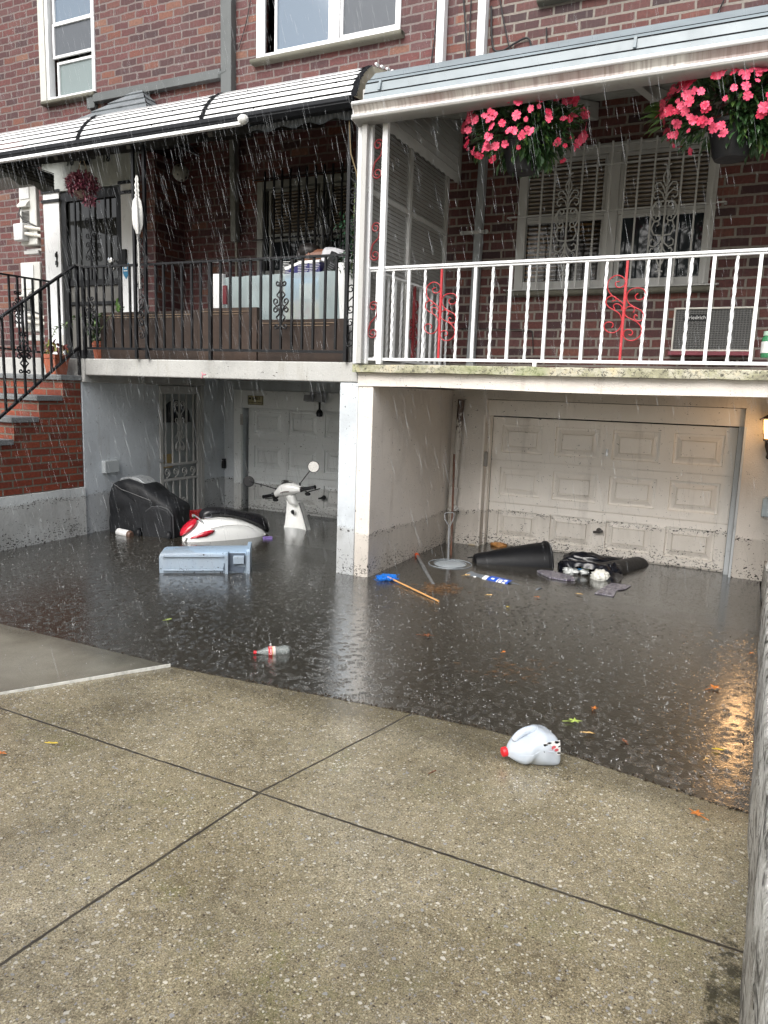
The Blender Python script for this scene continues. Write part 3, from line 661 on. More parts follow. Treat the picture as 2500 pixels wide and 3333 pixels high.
# windows
house_window(LH, W1, YW, [(-5.385, -4.965, 3.30, 3.58, GLC, .045), (-5.40, -4.95, 3.625, 3.86, SCREEN, .02), (-5.40, -4.95, 3.88, 4.08, GLB, .03)], fw=.03)
b = B(); b.box(-5.475-.07, -5.478, YW-.02, YW-.002, 3.27, 4.15); b.build('window_casing', white('stone_casing', (.50, .50, .46), .6, .3), LH)
house_window(LH, W2, YW, [(-3.22, -2.79, 3.335, 4.05, GLB, .03), (-2.68, -2.28, 3.335, 4.05, SCREEN, .012)], fw=.035, mull=[(-2.735, .075)])
b = B(); b.box(-3.36-.0, -3.36+.07, YW-.02, YW-.013, 3.29, 4.1); b.build('window_casing', WH, LH)
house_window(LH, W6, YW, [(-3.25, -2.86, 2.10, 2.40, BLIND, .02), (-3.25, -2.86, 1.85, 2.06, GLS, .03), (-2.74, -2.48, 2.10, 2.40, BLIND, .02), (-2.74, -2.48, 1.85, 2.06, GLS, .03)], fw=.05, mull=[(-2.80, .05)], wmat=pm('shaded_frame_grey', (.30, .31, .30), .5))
# vestibule hip roof (slate) above the awning, with flashing board
b = B(); pk = P(463, 287, 1, YW-.002); lf = P(205, 400, 1, YW-.002); rt = P(535, 335, 1, YW-.002)
bx = [(VX0-.40, VY-.12, 2.70), (VX1+.30, VY-.12, 2.70), (VX1+.30, YW-.002, 2.70), (VX0-.40, YW-.002, 2.70)]
N = 9
b2 = B()
def slope_face(A, Bp, top, n=9):
    A, Bp, top = Vector(A), Vector(Bp), Vector(top); nn = (Bp-A).cross(top-A).normalized()
    if nn.z < 0: nn = -nn
    for i in range(n):
        t0, t1 = i/n, (i+1)/n; a = A.lerp(top, t0); c = Bp.lerp(top, t0); d = A.lerp(top, t1); e = Bp.lerp(top, t1)
        o = nn*.012; b2.add([a+o, c+o, e+nn*.002, d+nn*.002, a, c], [(0, 1, 2, 3), (4, 5, 1, 0)])
apex = V((VX0+VX1)/2+.12, YW-.01, pk.z)
apex = V(P(463, 287, 1, YW-.02).x, YW-.02, P(463, 287, 1, YW-.02).z)
slope_face(bx[0], bx[1], apex); slope_face(bx[1], bx[2], apex); slope_face(bx[3], bx[0], apex)
b2.build('vestibule_roof', SLATE, LH, smooth=10)
# porch slab, beam, pillars
b = B(); b.box(-3.846, XD-.003, 3.468, 3.56, 1.045, 1.150); b.box(-3.846, XD-.003, 3.56, YW, 1.06, 1.150); b.build('porch_slab', CONC, LH, bevel=.01)
b = B(); b.box(-6.2, -3.849, 3.466, YW, 1.0, 1.150); b.build('landing_slab', CONC, LH, bevel=.008)
b = B(); b.box(-1.967, -1.856, 3.472, YW, -.5, 1.044); b.build('pillar', ST_L, LH, bevel=.008)
b = B(); b.box(-3.97, -3.883, 3.47, 4.17, -.5, 1.058); b.box(-3.97, -3.883, 4.17, 4.62, 1.0, 1.058); b.box(-3.97, -3.883, 4.63, YW+.3, -.5, 1.058); b.build('side_wall', ST_L, LH, bevel=.004)
b = B(); b.box(-3.883, -3.71, 4.93, 5.03, -.5, 1.058); b.box(-3.71, -1.967, 4.93, 5.03, .858, 1.058); b.box(-1.967, XD, YW, 5.0, -.5, 1.05); b.build('back_wall', ST_L, LH)
b = B(); b.box(-3.883, -1.967, YW, 5.0, 1.058, 1.13); b.build('basement_ceiling', ST_L, LH)
gl = panel_door('garage_door', -3.69, -1.96, .86, 4, .281, 5, 5.0, GDL, LH, .80)
t_handle(gl, P(1055, 1619, 1, 5.0), BLKM)
b = B(); b.box(-3.765, -3.69, 4.90, 4.928, -.4, .98); b.build('door_jamb', GDL, LH, bevel=.003); b = B(); b.box(-3.69, -1.97, 4.905, 4.928, .838, .98); b.build('door_header', GDL, LH, bevel=.003)
b = B(); q = P(800, 1365, 1, 4.93); b.box(q.x-.03, q.x-.002, 4.895, 4.899, q.z-.045, q.z+.045); b.build('keypad', pm('keypad_grey', (.30, .29, .27), .5), LH, bevel=.008)
q = P(838, 1303, 1, 4.925); b = B(); b.box(q.x-.072, q.x+.072, 4.897, 4.904, q.z-.037, q.z+.037); sg = b.build('camera_sign', pm('sign_cream', (.42, .38, .22), .5), LH)
b = B(); frame(b, q.x-.070, q.x+.070, q.z-.035, q.z+.035, 4.893, 4.8965, .003); b.lathe([(.010, 0), (.010, .001)], V(q.x-.052, 4.8965, q.z+.014), 14, Matrix.Rotation(math.radians(90), 3, 'X')); b.build('sign_border', BLKM, sg)
text('SMILE', .050, BLKM, sg, V(q.x+.008, 4.8945, q.z+.013), (1, 0, 0), (0, 0, 1), 'lettering', .002); text("YOU'RE ON CAMERA", .0235, BLKM, sg, V(q.x, 4.8945, q.z-.018), (1, 0, 0), (0, 0, 1), 'lettering', .002)
# flood light with camera above the left garage door
fl_ = thing('security_light', P(1032, 1290, 1, 4.9), 'twin head security light with dome camera above the left garage door', 'security light')
q = P(1032, 1290, 1, 4.86); b = B(); b.box(q.x-.06, q.x+.06, q.y-.01, 4.928, q.z, q.z+.03); b.build('bracket', pm('fixture_grey', (.25, .26, .27), .4), fl_, bevel=.004)
for dx in (-.045, .055):
    b = B(); b.prism([(q.y-.07, q.z-.035), (q.y-.02, q.z-.045), (q.y, q.z), (q.y-.06, q.z+.01)], 0, q.x+dx-.035, q.x+dx+.03); b.build('lamp_head', pm('fixture_grey', (.25, .26, .27), .4), fl_, bevel=.004)
b = B(); r = P(1040, 1345, 1, 4.85); b.lathe([(.0, -.03), (.022, -.024), (.028, 0), (.02, .02), (.008, .03), (.008, .09)], r, 14); b.build('dome_camera', BLKP, fl_)
b = B(); PM_ = [P(x, y, 1, 3.4655) for x, y in ((657, 1232), (660, 1216), (656, 1212), (662, 1220), (670, 1218))]; b.tube(PM_, .0022, 5)
b.build('paint_mark', pm('pink_marking_paint', (.75, .22, .30), .6), LH)
# barred security door in the side wall
sdx = -3.885
sd_ = B(); sd_.box(sdx-.06, sdx-.03, 4.17, 4.62, -.4, 1.0); sdr = sd_.build('basement_door', pm('pale_basement_door', (.30, .33, .33), .5), LH)
b = B(); frame(b, 0, 1, 0, 1, 0, 1, .1) if False else None
b.box(sdx-.012, sdx+.01, 4.171, 4.20, -.4, .995); b.box(sdx-.012, sdx+.01, 4.585, 4.62, -.4, .995); b.box(sdx-.012, sdx+.01, 4.20, 4.585, .935, .995)
b.box(sdx-.012, sdx+.008, 4.20, 4.585, .395, .415); b.box(sdx-.012, sdx+.008, 4.20, 4.585, .28, .30)
b.build('gate_frame', WHT, sdr, bevel=.002)
for i in range(5):
    y = 4.232+i*.078
    b = B(); b.bar(V(sdx+.001, y, .415), V(sdx+.001, y, .935), .011); b.bar(V(sdx+.001, y, -.4), V(sdx+.001, y, .28), .011); b.build('gate_bar', WHT, sdr)
b = B()
for i in range(4):
    y = 4.245+i*.095; b.tube(YZ(spiral(y, .347, .036, -math.pi/2, 1.6, .25), sdx+.002), .0045, 5); b.bar(V(sdx+.002, y, .30), V(sdx+.002, y, .315), .008)
for fl in (1, -1):
    b.tube(YZ(sscroll(4.388+fl*.032, .80, .05, .17, fl), sdx+.004), .0042, 5); b.tube(YZ(cscroll(4.388+fl*.012, .68, .05, .12, fl), sdx+.004), .0042, 5); b.tube(YZ(sscroll(4.388+fl*.028, .57, .045, .13, -fl), sdx+.004), .0042, 5)
    b.tube(YZ(sscroll(4.388+fl*.032, .07, .05, .15, fl), sdx+.004), .0042, 5)
b.build('gate_scrolls', WHT, sdr)
b = B(); A = [(4.38+.17*math.cos(t*math.pi/12), .72+.17*math.sin(t*math.pi/12)) for t in range(13)]; b.prism([(y, z) for y, z in A]+[(4.21, .66), (4.55, .66)][::-1] if False else A, 0, sdx-.029, sdx-.025); b.build('fanlight', GLS, sdr)
q = P(543, 1500, 0, sdx-.02); b = B(); b.box(sdx-.028, sdx-.02, q.y-.10, q.y+.06, q.z-.055, q.z+.05); b.build('door_notice', pm('cream_red_notice', (.42, .30, .12), .6), sdr)
b = B(); b.tube([P(520, 1500, 0, sdx), P(520, 1500, 0, sdx)+V(.03, 0, 0)], .014, 10); b.build('handle', STEEL, sdr)
b = B(); b.box(sdx-.002, sdx+.012, 4.155, 4.64, 1.0, 1.03); b.box(sdx-.002, sdx+.012, 4.625, 4.66, -.4, 1.0); b.build('door_casing', WHT, LH)
q = P(725, 1508, 0, sdx); b = B(); b.tube([V(sdx+.01, q.y, q.z-.04), V(sdx+.01, q.y, q.z+.04)], .02, 10); b.build('intercom', BLKP, LH, bevel=.004)
q0 = P(330, 1500, 0, sdx); q1 = P(377, 1535, 0, sdx); b = B(); b.box(sdx, sdx+.035, q0.y, q1.y, q1.z, q0.z); b.build('electrical_box', pm('painted_box_grey', (.40, .43, .44), .5), LH, bevel=.004)
# grey box-section downspout, horizontal conduit under the eaves board
b = B(); b.box(-3.645, -3.55, YW-.06, YW-.002, 3.0, 5.2); b.build('upright_pipe', GRY, LH, bevel=.006)
z0 = P(316, 330, 1, YW-.03).z; z1 = P(735, 240, 1, YW-.03).z
b = B(); b.box(-4.915, -3.655, YW-.055, YW-.002, 3.20, 3.262); b.tube([V(-3.67, YW-.03, 3.22), V(-3.60, YW-.03, 3.235), V(-3.595, YW-.03, 3.32)], .034, 8)
b.box(-5.0, -4.915, YW-.04, YW-.003, 3.165, 3.25); b.build('flashing_box', GRY, LH, bevel=.004)
b = B(); b.box(-9, XD-.004, 5.06, 8.0, -.5, 5.19); b.box(-9, XD-.004, YW, 8.0, 5.2, 5.3); b.build('light_leak_shell', DARK, LH)  # unseen dark block and cap, added to stop light leaking through gaps
b = B(); b.box(XD+.004, 2.2, 5.06, 8.0, -.5, 5.19); b.box(XD+.004, 2.2, YW, 8.0, 5.2, 5.3); b.build('light_leak_shell', DARK, RH)  # same added light block, unseen behind the right house
b = B(); b.box(.8, 2.2, YW, 5.0, -.5, 1.1); b.build('side_room', DARK, RH)
# ================================================================== brick stoop
ST = thing('front_stoop', (-4.5, 2.9, 0), 'orange brick front steps with grey granite treads and whitewashed base', 'steps')
b = B()
for k in range(8):
    zt = 1.010-k*.1295; y0 = 3.305-k*.18
    b.box(-5.25, -3.885, y0+.018, 3.462-(0 if k == 0 else 0), max(zt-.1295, .32) if k < 6 else .0, zt) if zt > .33 else None
b.build('brick_steps', BR_S, ST)
b = B()
for k in range(8):
    zt = 1.041-k*.1295; y0 = 3.30-k*.18
    if zt < .05: break
    y1 = y0+.19 if k else 3.463
    b.loft([[V(x, y0+j, zt-.032), V(x, y0-.002+j, zt-.004), V(x, y0+.004+j, zt), V(x, y1, zt), V(x, y1, zt-.032)] for x, j in ((-5.27, 0), (-4.6, .001), (-3.95, 0), (-3.872, .0))])
b.build('granite_treads', GRAN, ST, bevel=.004)
b = B(); N = 16; rings = []
for i in range(N+1):
    y = 1.9+i*(1.562/N); j = random.uniform(-.003, .003)
    rings.append([V(-3.95, y, -.4), V(-3.868+j*.4, y, -.4), V(-3.870+j*.4, y, .316+j), V(-3.95, y, .318)])
b.loft(rings); b.build('whitewashed_base', WSTEP, ST)
# ================================================================== left awning (striped)
def bez(p0, p1, p2, n): return [((1-t)**2*p0[0]+2*t*(1-t)*p1[0]+t*t*p2[0], (1-t)**2*p0[1]+2*t*(1-t)*p1[1]+t*t*p2[1]) for t in [i/n for i in range(n+1)]]
LAW = thing('porch_awning', (-3.3, 3.4, 2.4), 'white aluminium awning with thin dark stripes and black tar seams over the dark porch', 'awning')
AX0, AX1 = -4.95, -1.885
cur = bez((3.40, 2.417), (3.442, 2.562), (3.60, 2.64), 56)+[(4.6, 2.86)]
b = B(); bd = B()
for i in range(56):
    (ya, za), (yb, zb) = cur[i], cur[i+1]; band = i % 8
    tgt, off = (bd, .004) if band in (0, 7) else (b, -.001 if band == 1 else 0)
    if i < 2: tgt = bd
    tgt.add([V(AX0, ya+off, za-off), V(AX1, ya+off, za-off), V(AX1, yb+off, zb-off), V(AX0, yb+off, zb-off)], [(0, 1, 2, 3)])
b.add([V(AX0, 3.60, 2.64), V(AX1, 3.60, 2.64), V(AX1, 4.63, 2.87), V(AX0, 4.63, 2.87)], [(0, 1, 2, 3)])
b.build('roof_panel', AWW, LAW, smooth=10); bd.build('seam', TAR, LAW)
for px, wd in ((258, .03), (662, .028), (1158, .036)):
    b = B(); x = P(px, 440 - (px-258)*.15, 1, 3.42).x; pr_ = [(y-.004, z+.003) for y, z in cur[1:56]]
    for (ya, za), (yb, zb) in zip(pr_, pr_[1:]):
        j = random.uniform(-.004, .004); b.add([V(x-wd/2+j, ya, za), V(x+wd/2+j, ya, za), V(x+wd/2+j, yb, zb), V(x-wd/2+j, yb, zb)], [(0, 1, 2, 3)])
    for k in range(9):       # ragged tar runs along the seams
        ci = 8*random.randint(1, 6); y, z = cur[ci]; L = random.uniform(.02, .07)
        b.add([V(x-L, y-.004, z-.002), V(x, y-.004, z-.009), V(x, y-.002, z+.010), V(x-L*.5, y-.004, z+.004)], [(0, 1, 2, 3)])
    b.build('tar_strip', TAR, LAW)
b = B()
for k in range(26):
    x = AX0+.1+k*.118
    for ci in (8, 24, 40):
        if (k+ci//8) % 3: continue
        y, z = cur[ci]; b.box(x-.004, x+.004, y-.006, y, z-.007, z+.002)
b.build('rivet', TAR, LAW)
b = B(); b.prism([(3.36, 2.362), (3.345, 2.38), (3.345, 2.405), (3.352, 2.416), (3.40, 2.416), (3.405, 2.365)], 0, AX0, AX1+.004); b.tube([V(AX0, 3.346, 2.392), V(AX1, 3.346, 2.392)], .006, 6); b.build('gutter', BLKG, LAW)
b = B(); xe = P(797, 402, 1, 3.33).x; b.box(AX0, xe-.02, 3.318, 3.343, 2.345, 2.362); b.build('white_gutter_pipe', WH, LAW, bevel=.003)
b = B(); b.lathe([(.0, -.03), (.02, -.022), (.026, 0), (.018, .02), (.0, .03)], V(xe-.01, 3.33, 2.372), 12, Matrix.Rotation(math.radians(80), 3, 'Y')); b.build('pipe_end_wrap', pm('white_rag', (.7, .7, .68), .8, 0, .2, 30, .8, 40), LAW)
b = B(); xx = AX0; N = 120     # scalloped valance
for i in range(N):
    x0, x1 = AX0+(AX1-AX0)*i/N, AX0+(AX1-AX0)*(i+1)/N
    if x0 < xe-.05: continue
    f = lambda x: 2.335-.010*math.cos(2*math.pi*x/.16)
    b.add([V(x0, 3.415, f(x0)), V(x1, 3.415, f(x1)), V(x1, 3.415, 2.41), V(x0, 3.415, 2.41)], [(0, 1, 2, 3)])
b.build('valance', pm('dark_valance', (.06, .07, .08), .4), LAW, solid=.004)
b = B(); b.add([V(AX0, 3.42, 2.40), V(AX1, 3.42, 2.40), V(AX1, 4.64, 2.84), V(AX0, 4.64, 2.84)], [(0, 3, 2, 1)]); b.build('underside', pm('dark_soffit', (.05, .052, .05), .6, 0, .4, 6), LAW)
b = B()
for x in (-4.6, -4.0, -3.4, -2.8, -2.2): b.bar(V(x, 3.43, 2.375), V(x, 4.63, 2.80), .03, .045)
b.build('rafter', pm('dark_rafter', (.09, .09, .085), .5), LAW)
b = B(); ec = [(y, z-.002) for y, z in cur[2:57:3]]+[(4.6, 2.86), (4.6, 2.5), (3.42, 2.43)]
b.prism([(4.3, 2.79), (4.6, 2.85), (4.6, 2.55), (3.43, 2.43)]+[], 0, AX1-.004, AX1-.001) if False else b.prism(ec, 0, AX1-.006, AX1-.001)
b.build('end_cap', CREAM, LAW)
b = B()
for k in range(16):
    t = k/15; x = AX1+.002; y = 3.62+.95*t; z = 2.65+.19*t; b.box(x-.006, x+.006, y, y+.03, z+.004, z+.012)
b.build('edge_flashing', AWW, LAW)
# side skirt on the far left, scalloped and slatted
b = B(); sx = -4.50
N = 60
for i in range(N):
    y0_, y1_ = 3.36+.48*i/N, 3.36+.48*(i+1)/N; f = lambda y: 2.295-.012*math.cos(2*math.pi*y/.17)
    b.add([V(sx, y0_, f(y0_)), V(sx, y1_, f(y1_)), V(sx, y1_, 2.42), V(sx, y0_, 2.42)], [(0, 1, 2, 3)])
b.build('side_valance', pm('grey_skirt', (.13, .135, .12), .5), LAW, solid=.004)
b = B()
for k in range(5): z = 2.335+k*.022; b.box(sx-.001, sx+.005, 3.36, 3.84, z, z+.004)
b.build('skirt_slat', BLKG, LAW)
b = B(); b.box(-5.5, sx-.01, 3.36, 3.84, 2.36, 2.38); b.build('skirt_soffit', pm('grey_skirt', (.13, .135, .12), .5), LAW)
# ================================================================== right awning
RAW = thing('porch_awning', (-.8, 3.4, 2.4), 'grey painted metal awning with stained white gutter over the white railed porch', 'awning')
GX0, GX1 = -1.865, 2.2
b = B(); prof = [(3.372, 2.372), (3.386, 2.428), (3.390, 2.424), (3.402, 2.478), (3.406, 2.475), (3.425, 2.500), (3.43, 2.498), (3.50, 2.558), (3.505, 2.556), (4.64, 2.82)]
gx = GX0+.045
b.strip(prof, gx, GX1); b.build('fascia_panel', ALU, RAW, smooth=15)
b = B()
for (y, z), h_ in (((3.3845, 2.4245), .004), ((3.4005, 2.475), .004), ((3.4235, 2.498), .003), ((3.499, 2.555), .003)):
    b.box(gx, GX1, y-.002, y, z-h_, z+h_*.2)
b.build('seam', TAR, RAW)
b = B(); b.strip([(3.347, 2.362), (3.341, 2.370), (3.341, 2.378), (3.350, 2.381), (3.376, 2.381)], GX0, GX1); b.strip([(3.376, 2.309), (3.350, 2.309), (3.346, 2.314), (3.350, 2.321)], GX0, GX1); b.build('gutter_lip', WH, RAW, solid=.003)
b = B(); b.strip([(3.42, 2.290), (3.352, 2.302), (3.35, 2.309)], GX0, GX1); b.build('gutter_underside', SOF, RAW, solid=.003)
b = B(); b.strip([(3.350, 2.321), (3.362, 2.326), (3.367, 2.338), (3.360, 2.350), (3.347, 2.362)], GX0, GX1); b.build('gutter_face', GUTS, RAW)
b = B(); b.prism([(3.347, 2.362), (3.341, 2.374), (3.38, 2.381), (3.42, 2.381), (3.42, 2.29), (3.352, 2.302), (3.350, 2.321), (3.364, 2.33), (3.362, 2.348)], 0, GX0-.003, GX0); b.build('gutter_end', WH, RAW)
b = B(); b.add([V(GX0, 3.42, 2.335), V(GX1, 3.42, 2.335), V(GX1, 4.645, 2.71), V(GX0, 4.645, 2.71)], [(0, 3, 2, 1)]); b.build('soffit', SOF, RAW)
b = B()
for k in range(14): y = 3.5+k*.085; z = 2.335+(y-3.42)*.306; b.bar(V(GX0+.1, y, z-.002), V(GX1, y, z-.002), .006, .006)
b.build('soffit_seam', pm('soffit_seam_grey', (.26, .26, .24), .6), RAW)
for px in ((1935, 345), (2172, 310)):
    q = P(px[0], px[1], 1, 4.6); b = B(); b.prism([(3.5, 2.35), (4.62, 2.69), (4.64, 2.60), (4.60, 2.59), (3.5, 2.33)], 0, q.x-.02, q.x+.02); b.build('rafter', SOF, RAW, bevel=.003)
for px, py in ((1240, 265), (2070, 125)):
    q = P(px, py, 1, 3.40); b = B(); b.bar(V(q.x, 3.378, 2.428), V(q.x, 3.396, 2.478), .012, .006); b.build('strap', ALU, RAW)
# side skirt, hanging inside the right awning's left end
b = B(); N = 90; sx = -1.79
f = lambda y: 2.325+.010*abs(math.sin(math.pi*(y-3.4)/.078))-.012
for i in range(N):
    y0_, y1_ = 3.40+1.235*i/N, 3.40+1.235*(i+1)/N; g_ = lambda y: 2.335+(y-3.42)*.306-.004
    b.add([V(sx, y0_, f(y0_)), V(sx, y1_, f(y1_)), V(sx, y1_, g_(y1_)), V(sx, y0_, g_(y0_))], [(0, 1, 2, 3)])
b.build('side_valance', WHT, RAW, solid=.005)
b = B()
for k in range(8):
    z = 2.375+k*.044; y0_ = 3.42+(z+.01-2.335)/.306; b.box(sx+.003, sx+.008, y0_, 4.63, z, z+.003)
b.box(sx+.003, sx+.012, 4.60, 4.634, 2.33, 2.70)
b.build('skirt_slat', SOF, RAW)
# ================================================================== privacy screen between the porches
SCR = thing('privacy_screen', (-1.82, 4, 1.145), 'white framed louvred metal screen between the two porches', 'screen')
sx = -1.825
b = B()
for k in range(60):
    z = 1.17+k*.0215
    if z > 2.42: break
    b.add([V(sx+.0035, 3.42, z), V(sx+.0035, 4.52, z), V(sx-.0015, 4.52, z+.0222), V(sx-.0015, 3.42, z+.0222)], [(0, 1, 2, 3)])
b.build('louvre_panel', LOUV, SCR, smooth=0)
b = B(); zz = 2.45
b.box(sx-.01, sx+.018, 3.40, 3.425, 1.142, zz); b.box(sx-.01, sx+.018, 3.455, 3.47, 1.142, zz)
for y in (3.955, 4.505): b.box(sx-.01, sx+.018, y-.014, y+.014, 1.142, zz)
b.box(sx-.008, sx+.016, 3.426, 4.49, 1.985, 2.01); b.box(sx-.008, sx+.016, 3.426, 4.49, 1.145, 1.165)
b.build('frame', WHT, SCR, bevel=.002)
b = B(); b.box(-1.868, -1.845, 3.425, 3.46, 1.142, 2.33); b.box(-1.843, -1.838, 3.432, 3.45, 1.142, 2.33); b.build('front_stile', WHR, SCR, bevel=.002)
# ================================================================== white railing and post
def rail_thing(label, at, group=None): return thing('porch_railing', at, label, 'railing', group)
RSC = [[(485,757),(458,765),(462,795),(490,802),(518,785),(522,745),(490,715),(450,715),(410,750),(402,805),(425,855),(470,890),(508,925)],
 [(610,850),(590,870),(600,895),(635,895),(660,860),(645,820),(600,810),(555,825),(532,870),(545,920),(590,955),(630,980),(645,1015),(635,1050),(600,1055),(580,1030),(590,1010),(605,1020)],
 [(430,905),(455,895),(455,875),(425,865),(395,885),(390,920),(410,950),(450,975),(480,1000),(495,1040),(492,1085),(470,1125),(430,1145),(390,1130),(372,1095),(390,1065),(425,1065),(437,1085),(425,1105)],
 [(450,965),(440,940),(455,925),(480,930),(500,955),(490,975)],
 [(575,992),(585,965),(560,945),(525,962),(518,1005),(540,1030),(570,1045),(605,1070),(630,1110),(622,1165),(580,1200),(535,1200),(508,1170),(515,1130),(550,1120),(570,1140),(560,1162),(542,1158)]]
def smooth_pts(pp, k=4):
    out = []
    for i in range(len(pp)-1):
        p0 = pp[max(i-1, 0)]; p1 = pp[i]; p2 = pp[i+1]; p3 = pp[min(i+2, len(pp)-1)]
        for j in range(k):
            t = j/k; out.append(.5*((2*p1)+(p2-p0)*t+(2*p0-5*p1+4*p2-p3)*t*t+(3*p1-p0-3*p2+p3)*t**3))
    return out+[pp[-1]]
WR = rail_thing('white iron front railing with two red scroll balusters', (-.9, 3.47, 1.14))
yr = 3.47; zt, zb = 1.622, 1.172
b = B(); b.box(-1.86, 2.2, yr-.016, yr+.016, zt-.008, zt+.004); b.box(-1.86, 2.2, yr-.009, yr+.009, zt-.018, zt-.009); b.build('top_rail', WHR, WR, bevel=.003)
b = B(); b.box(-1.86, 2.2, yr-.009, yr+.009, zb-.012, zb+.002); b.build('bottom_rail', WHR, WR, bevel=.002)
def twisted(b, x, y, z0, z1, w=.013, tw=14):
    n = 26; rings = []
    for i in range(n+1):
        z = z0+(z1-z0)*i/n; a = tw*i/n
        rings.append([V(x+w*.6*math.cos(a+k*math.pi/2), y+w*.6*math.sin(a+k*math.pi/2), z) for k in range(4)])
    b.loft(rings)
pxs = [(1150+v/2.37) for v in (75, 195, 310, 430, 548, 670, 795, 930, 1060, 1190, 1330, 1475)]+[1800+v/2.37 for v in (80, 235, 380, 540, 710, 885, 1065, 1245, 1435, 1620)]
bx_ = [P(px, 860-(px-1180)*.05, 1, yr).x for px in pxs]
step = (bx_[-1]-bx_[1])/(len(bx_)-2)
bx_ = [bx_[0]]+[bx_[1]+step*i for i in range(len(bx_)-1+8)]
for i, x in enumerate(bx_):
    b = B()
    if i in (5, 15):
        b.bar(V(x, yr, zb), V(x, yr, zt-.016), .0105); o = b.build('scroll_baluster', REDM, WR); o['label'] = 'red scroll baluster'
        y2 = yr-.004
        for ci, cv in enumerate(RSC):
            b = B(); pts_ = [V(x+(u-(545-(v-570)*.0848))*.00062, y2, 1.622-(v-570)*.00057) for u, v in cv]; b.tube(smooth_pts(pts_), .0025, 6); b.build('scroll', REDM, o)
    elif i % 2 == 0: twisted(b, x, yr, zb, zt-.016); b.build('baluster', WHR, WR)
    else: b.bar(V(x, yr, zb), V(x, yr, zt-.016), .014); b.build('baluster', WHR, WR)
for x in (P(1743, 1150, 1, yr).x, .20, 1.3):
    b = B(); b.bar(V(x, yr, 1.142), V(x, yr, zb-.012), .018); b.build('foot', WHR, WR)
SR = rail_thing('white iron side railing with a dull red baluster in front of the louvred screen', (-1.78, 4, 1.14))
xr = -1.775
b = B(); b.box(xr-.014, xr+.014, 3.49, 4.56, 1.602, 1.612); b.build('top_rail', WHR, SR, bevel=.002)
b = B(); b.box(xr-.008, xr+.008, 3.49, 4.56, 1.170, 1.182); b.build('bottom_rail', WHR, SR)
for i in range(12):
    y = 3.545+i*.086; b = B()
    if i == 5:
        b.bar(V(xr, y, 1.182), V(xr, y, 1.602), .014); o = b.build('scroll_baluster', REDD, SR); b = B()
        for cy_, cz, fl in ((.032, 1.47, 1), (.03, 1.38, -1), (-.03, 1.36, 1), (.03, 1.26, 1)): b.tube(YZ(sscroll(y+cy_, cz, .055, .12, fl), xr), .004, 5)
        b.build('scroll', REDD, o)
    elif i % 2: twisted(b, xr, y, 1.182, 1.602); b.build('baluster', WHR, SR)
    else: b.bar(V(xr, y, 1.182), V(xr, y, 1.602), .013); b.build('baluster', WHR, SR)
WPO = thing('porch_post', (-1.77, 3.47, 1.14), 'pair of white square posts with three dull red scrolls between them', 'post')
for x in (-1.811, -1.727): b = B(); b.box(x-.0145, x+.0145, 3.44, 3.466, 1.142, 2.335); b.build('post', WHR, WPO, bevel=.003)
for py, h in ((520, .215), (787, .215), (1041, .215)):
    z = P(1215, py, 1, 3.455).z; b = B(); b.tube(XZ(sscroll(-1.769, z, .058, .19, 1, 1.35), 3.453), .004, 6); b.build('scroll', REDD, WPO)
# ================================================================== black railings and posts of the left porch
BR = rail_thing('black iron railing with a scrolled centre ornament along the dark porch', (-2.9, 3.475, 1.15))
yb = 3.475; zt2, zb2 = 1.715, 1.215
xa, xb_ = P(276, 866, 1, yb).x, P(1140, 827, 1, yb).x
def zl(x): return zt2+(P(1115, 828, 1, yb).z-zt2)*(x-xa)/(xb_-xa)
b = B(); b.bar(V(xa, yb, zl(xa)-.004), V(xb_, yb, zl(xb_)-.004), .026, .012); b.build('top_rail', BLKM, BR, bevel=.002)
b = B(); b.bar(V(xa, yb, zb2), V(xb_, yb, zb2-.012), .014, .014); b.build('bottom_rail', BLKM, BR)
cr5 = [600, 690, 745, 805, 870, 940, 1005, 1205, 1265, 1335, 1405, 1480, 1550]; cr6 = [60, 130, 280, 355, 430, 510, 590, 665, 745, 830, 910, 995, 1085, 1170]
pl = sorted(set([v/2.37 for v in cr5]+[600+v/2.37 for v in cr6[2:]]))
BORN = [[(750,805),(765,780),(785,770),(793,788),(780,803),(768,792)], [(751,820),(762,850),(786,878),(764,905),(758,935),(766,960),(785,970)],
 [(785,969),(810,950),(817,925),(800,910),(782,922),(783,942),(797,944)], [(785,970),(810,985),(816,1005),(800,1019),(783,1008),(784,992),(798,990)],
 [(784,972),(768,1000),(762,1025),(772,1045),(790,1065),(770,1085),(756,1110),(751,1125)], [(752,1128),(772,1150),(797,1156),(803,1138),(788,1126),(777,1140)]]
def black_ornament(b, cx, cz, y, s=1.0, fn=XZ):
    for fl in (1, -1):
        for cv in BORN:
            pp = smooth_pts([V(cx+fl*(u-748)*.00068*s, 0, cz-(v-965)*.000645*s) for u, v in cv], 3); b.tube(fn([(p.x, p.z) for p in pp], y), .0044, 6)
    b.tube(fn([(cx-.014*s, cz+.105*s), (cx+.014*s, cz+.105*s)], y), .006, 6)
for px in pl:
    x = P(px, 1000, 1, yb).x; b = B(); b.bar(V(x, yb, zb2), V(x, yb, zl(x)-.01), .012)
    o = b.build('baluster', BLKM, BR)
    if abs(px-(600+745/2.37)) < 2: b = B(); black_ornament(b, x, 1.45, yb); b.build('ornament', BLKM, BR)
    if abs(px-690/2.37) < 2: b = B(); black_ornament(b, x+.01, 1.43, yb, .8); b.build('ornament', BLKM, BR)
for px in (655/2.37, 1625/2.37):
    x = P(px, 1100, 1, yb).x; b = B(); b.bar(V(x, yb, 1.152), V(x, yb, zl(x)), .019); b.build('newel', BLKM, BR)
BP = thing('porch_post', (-3.3, 3.44, 1.15), 'pair of black iron posts with scrolls left of the storage boxes', 'post')
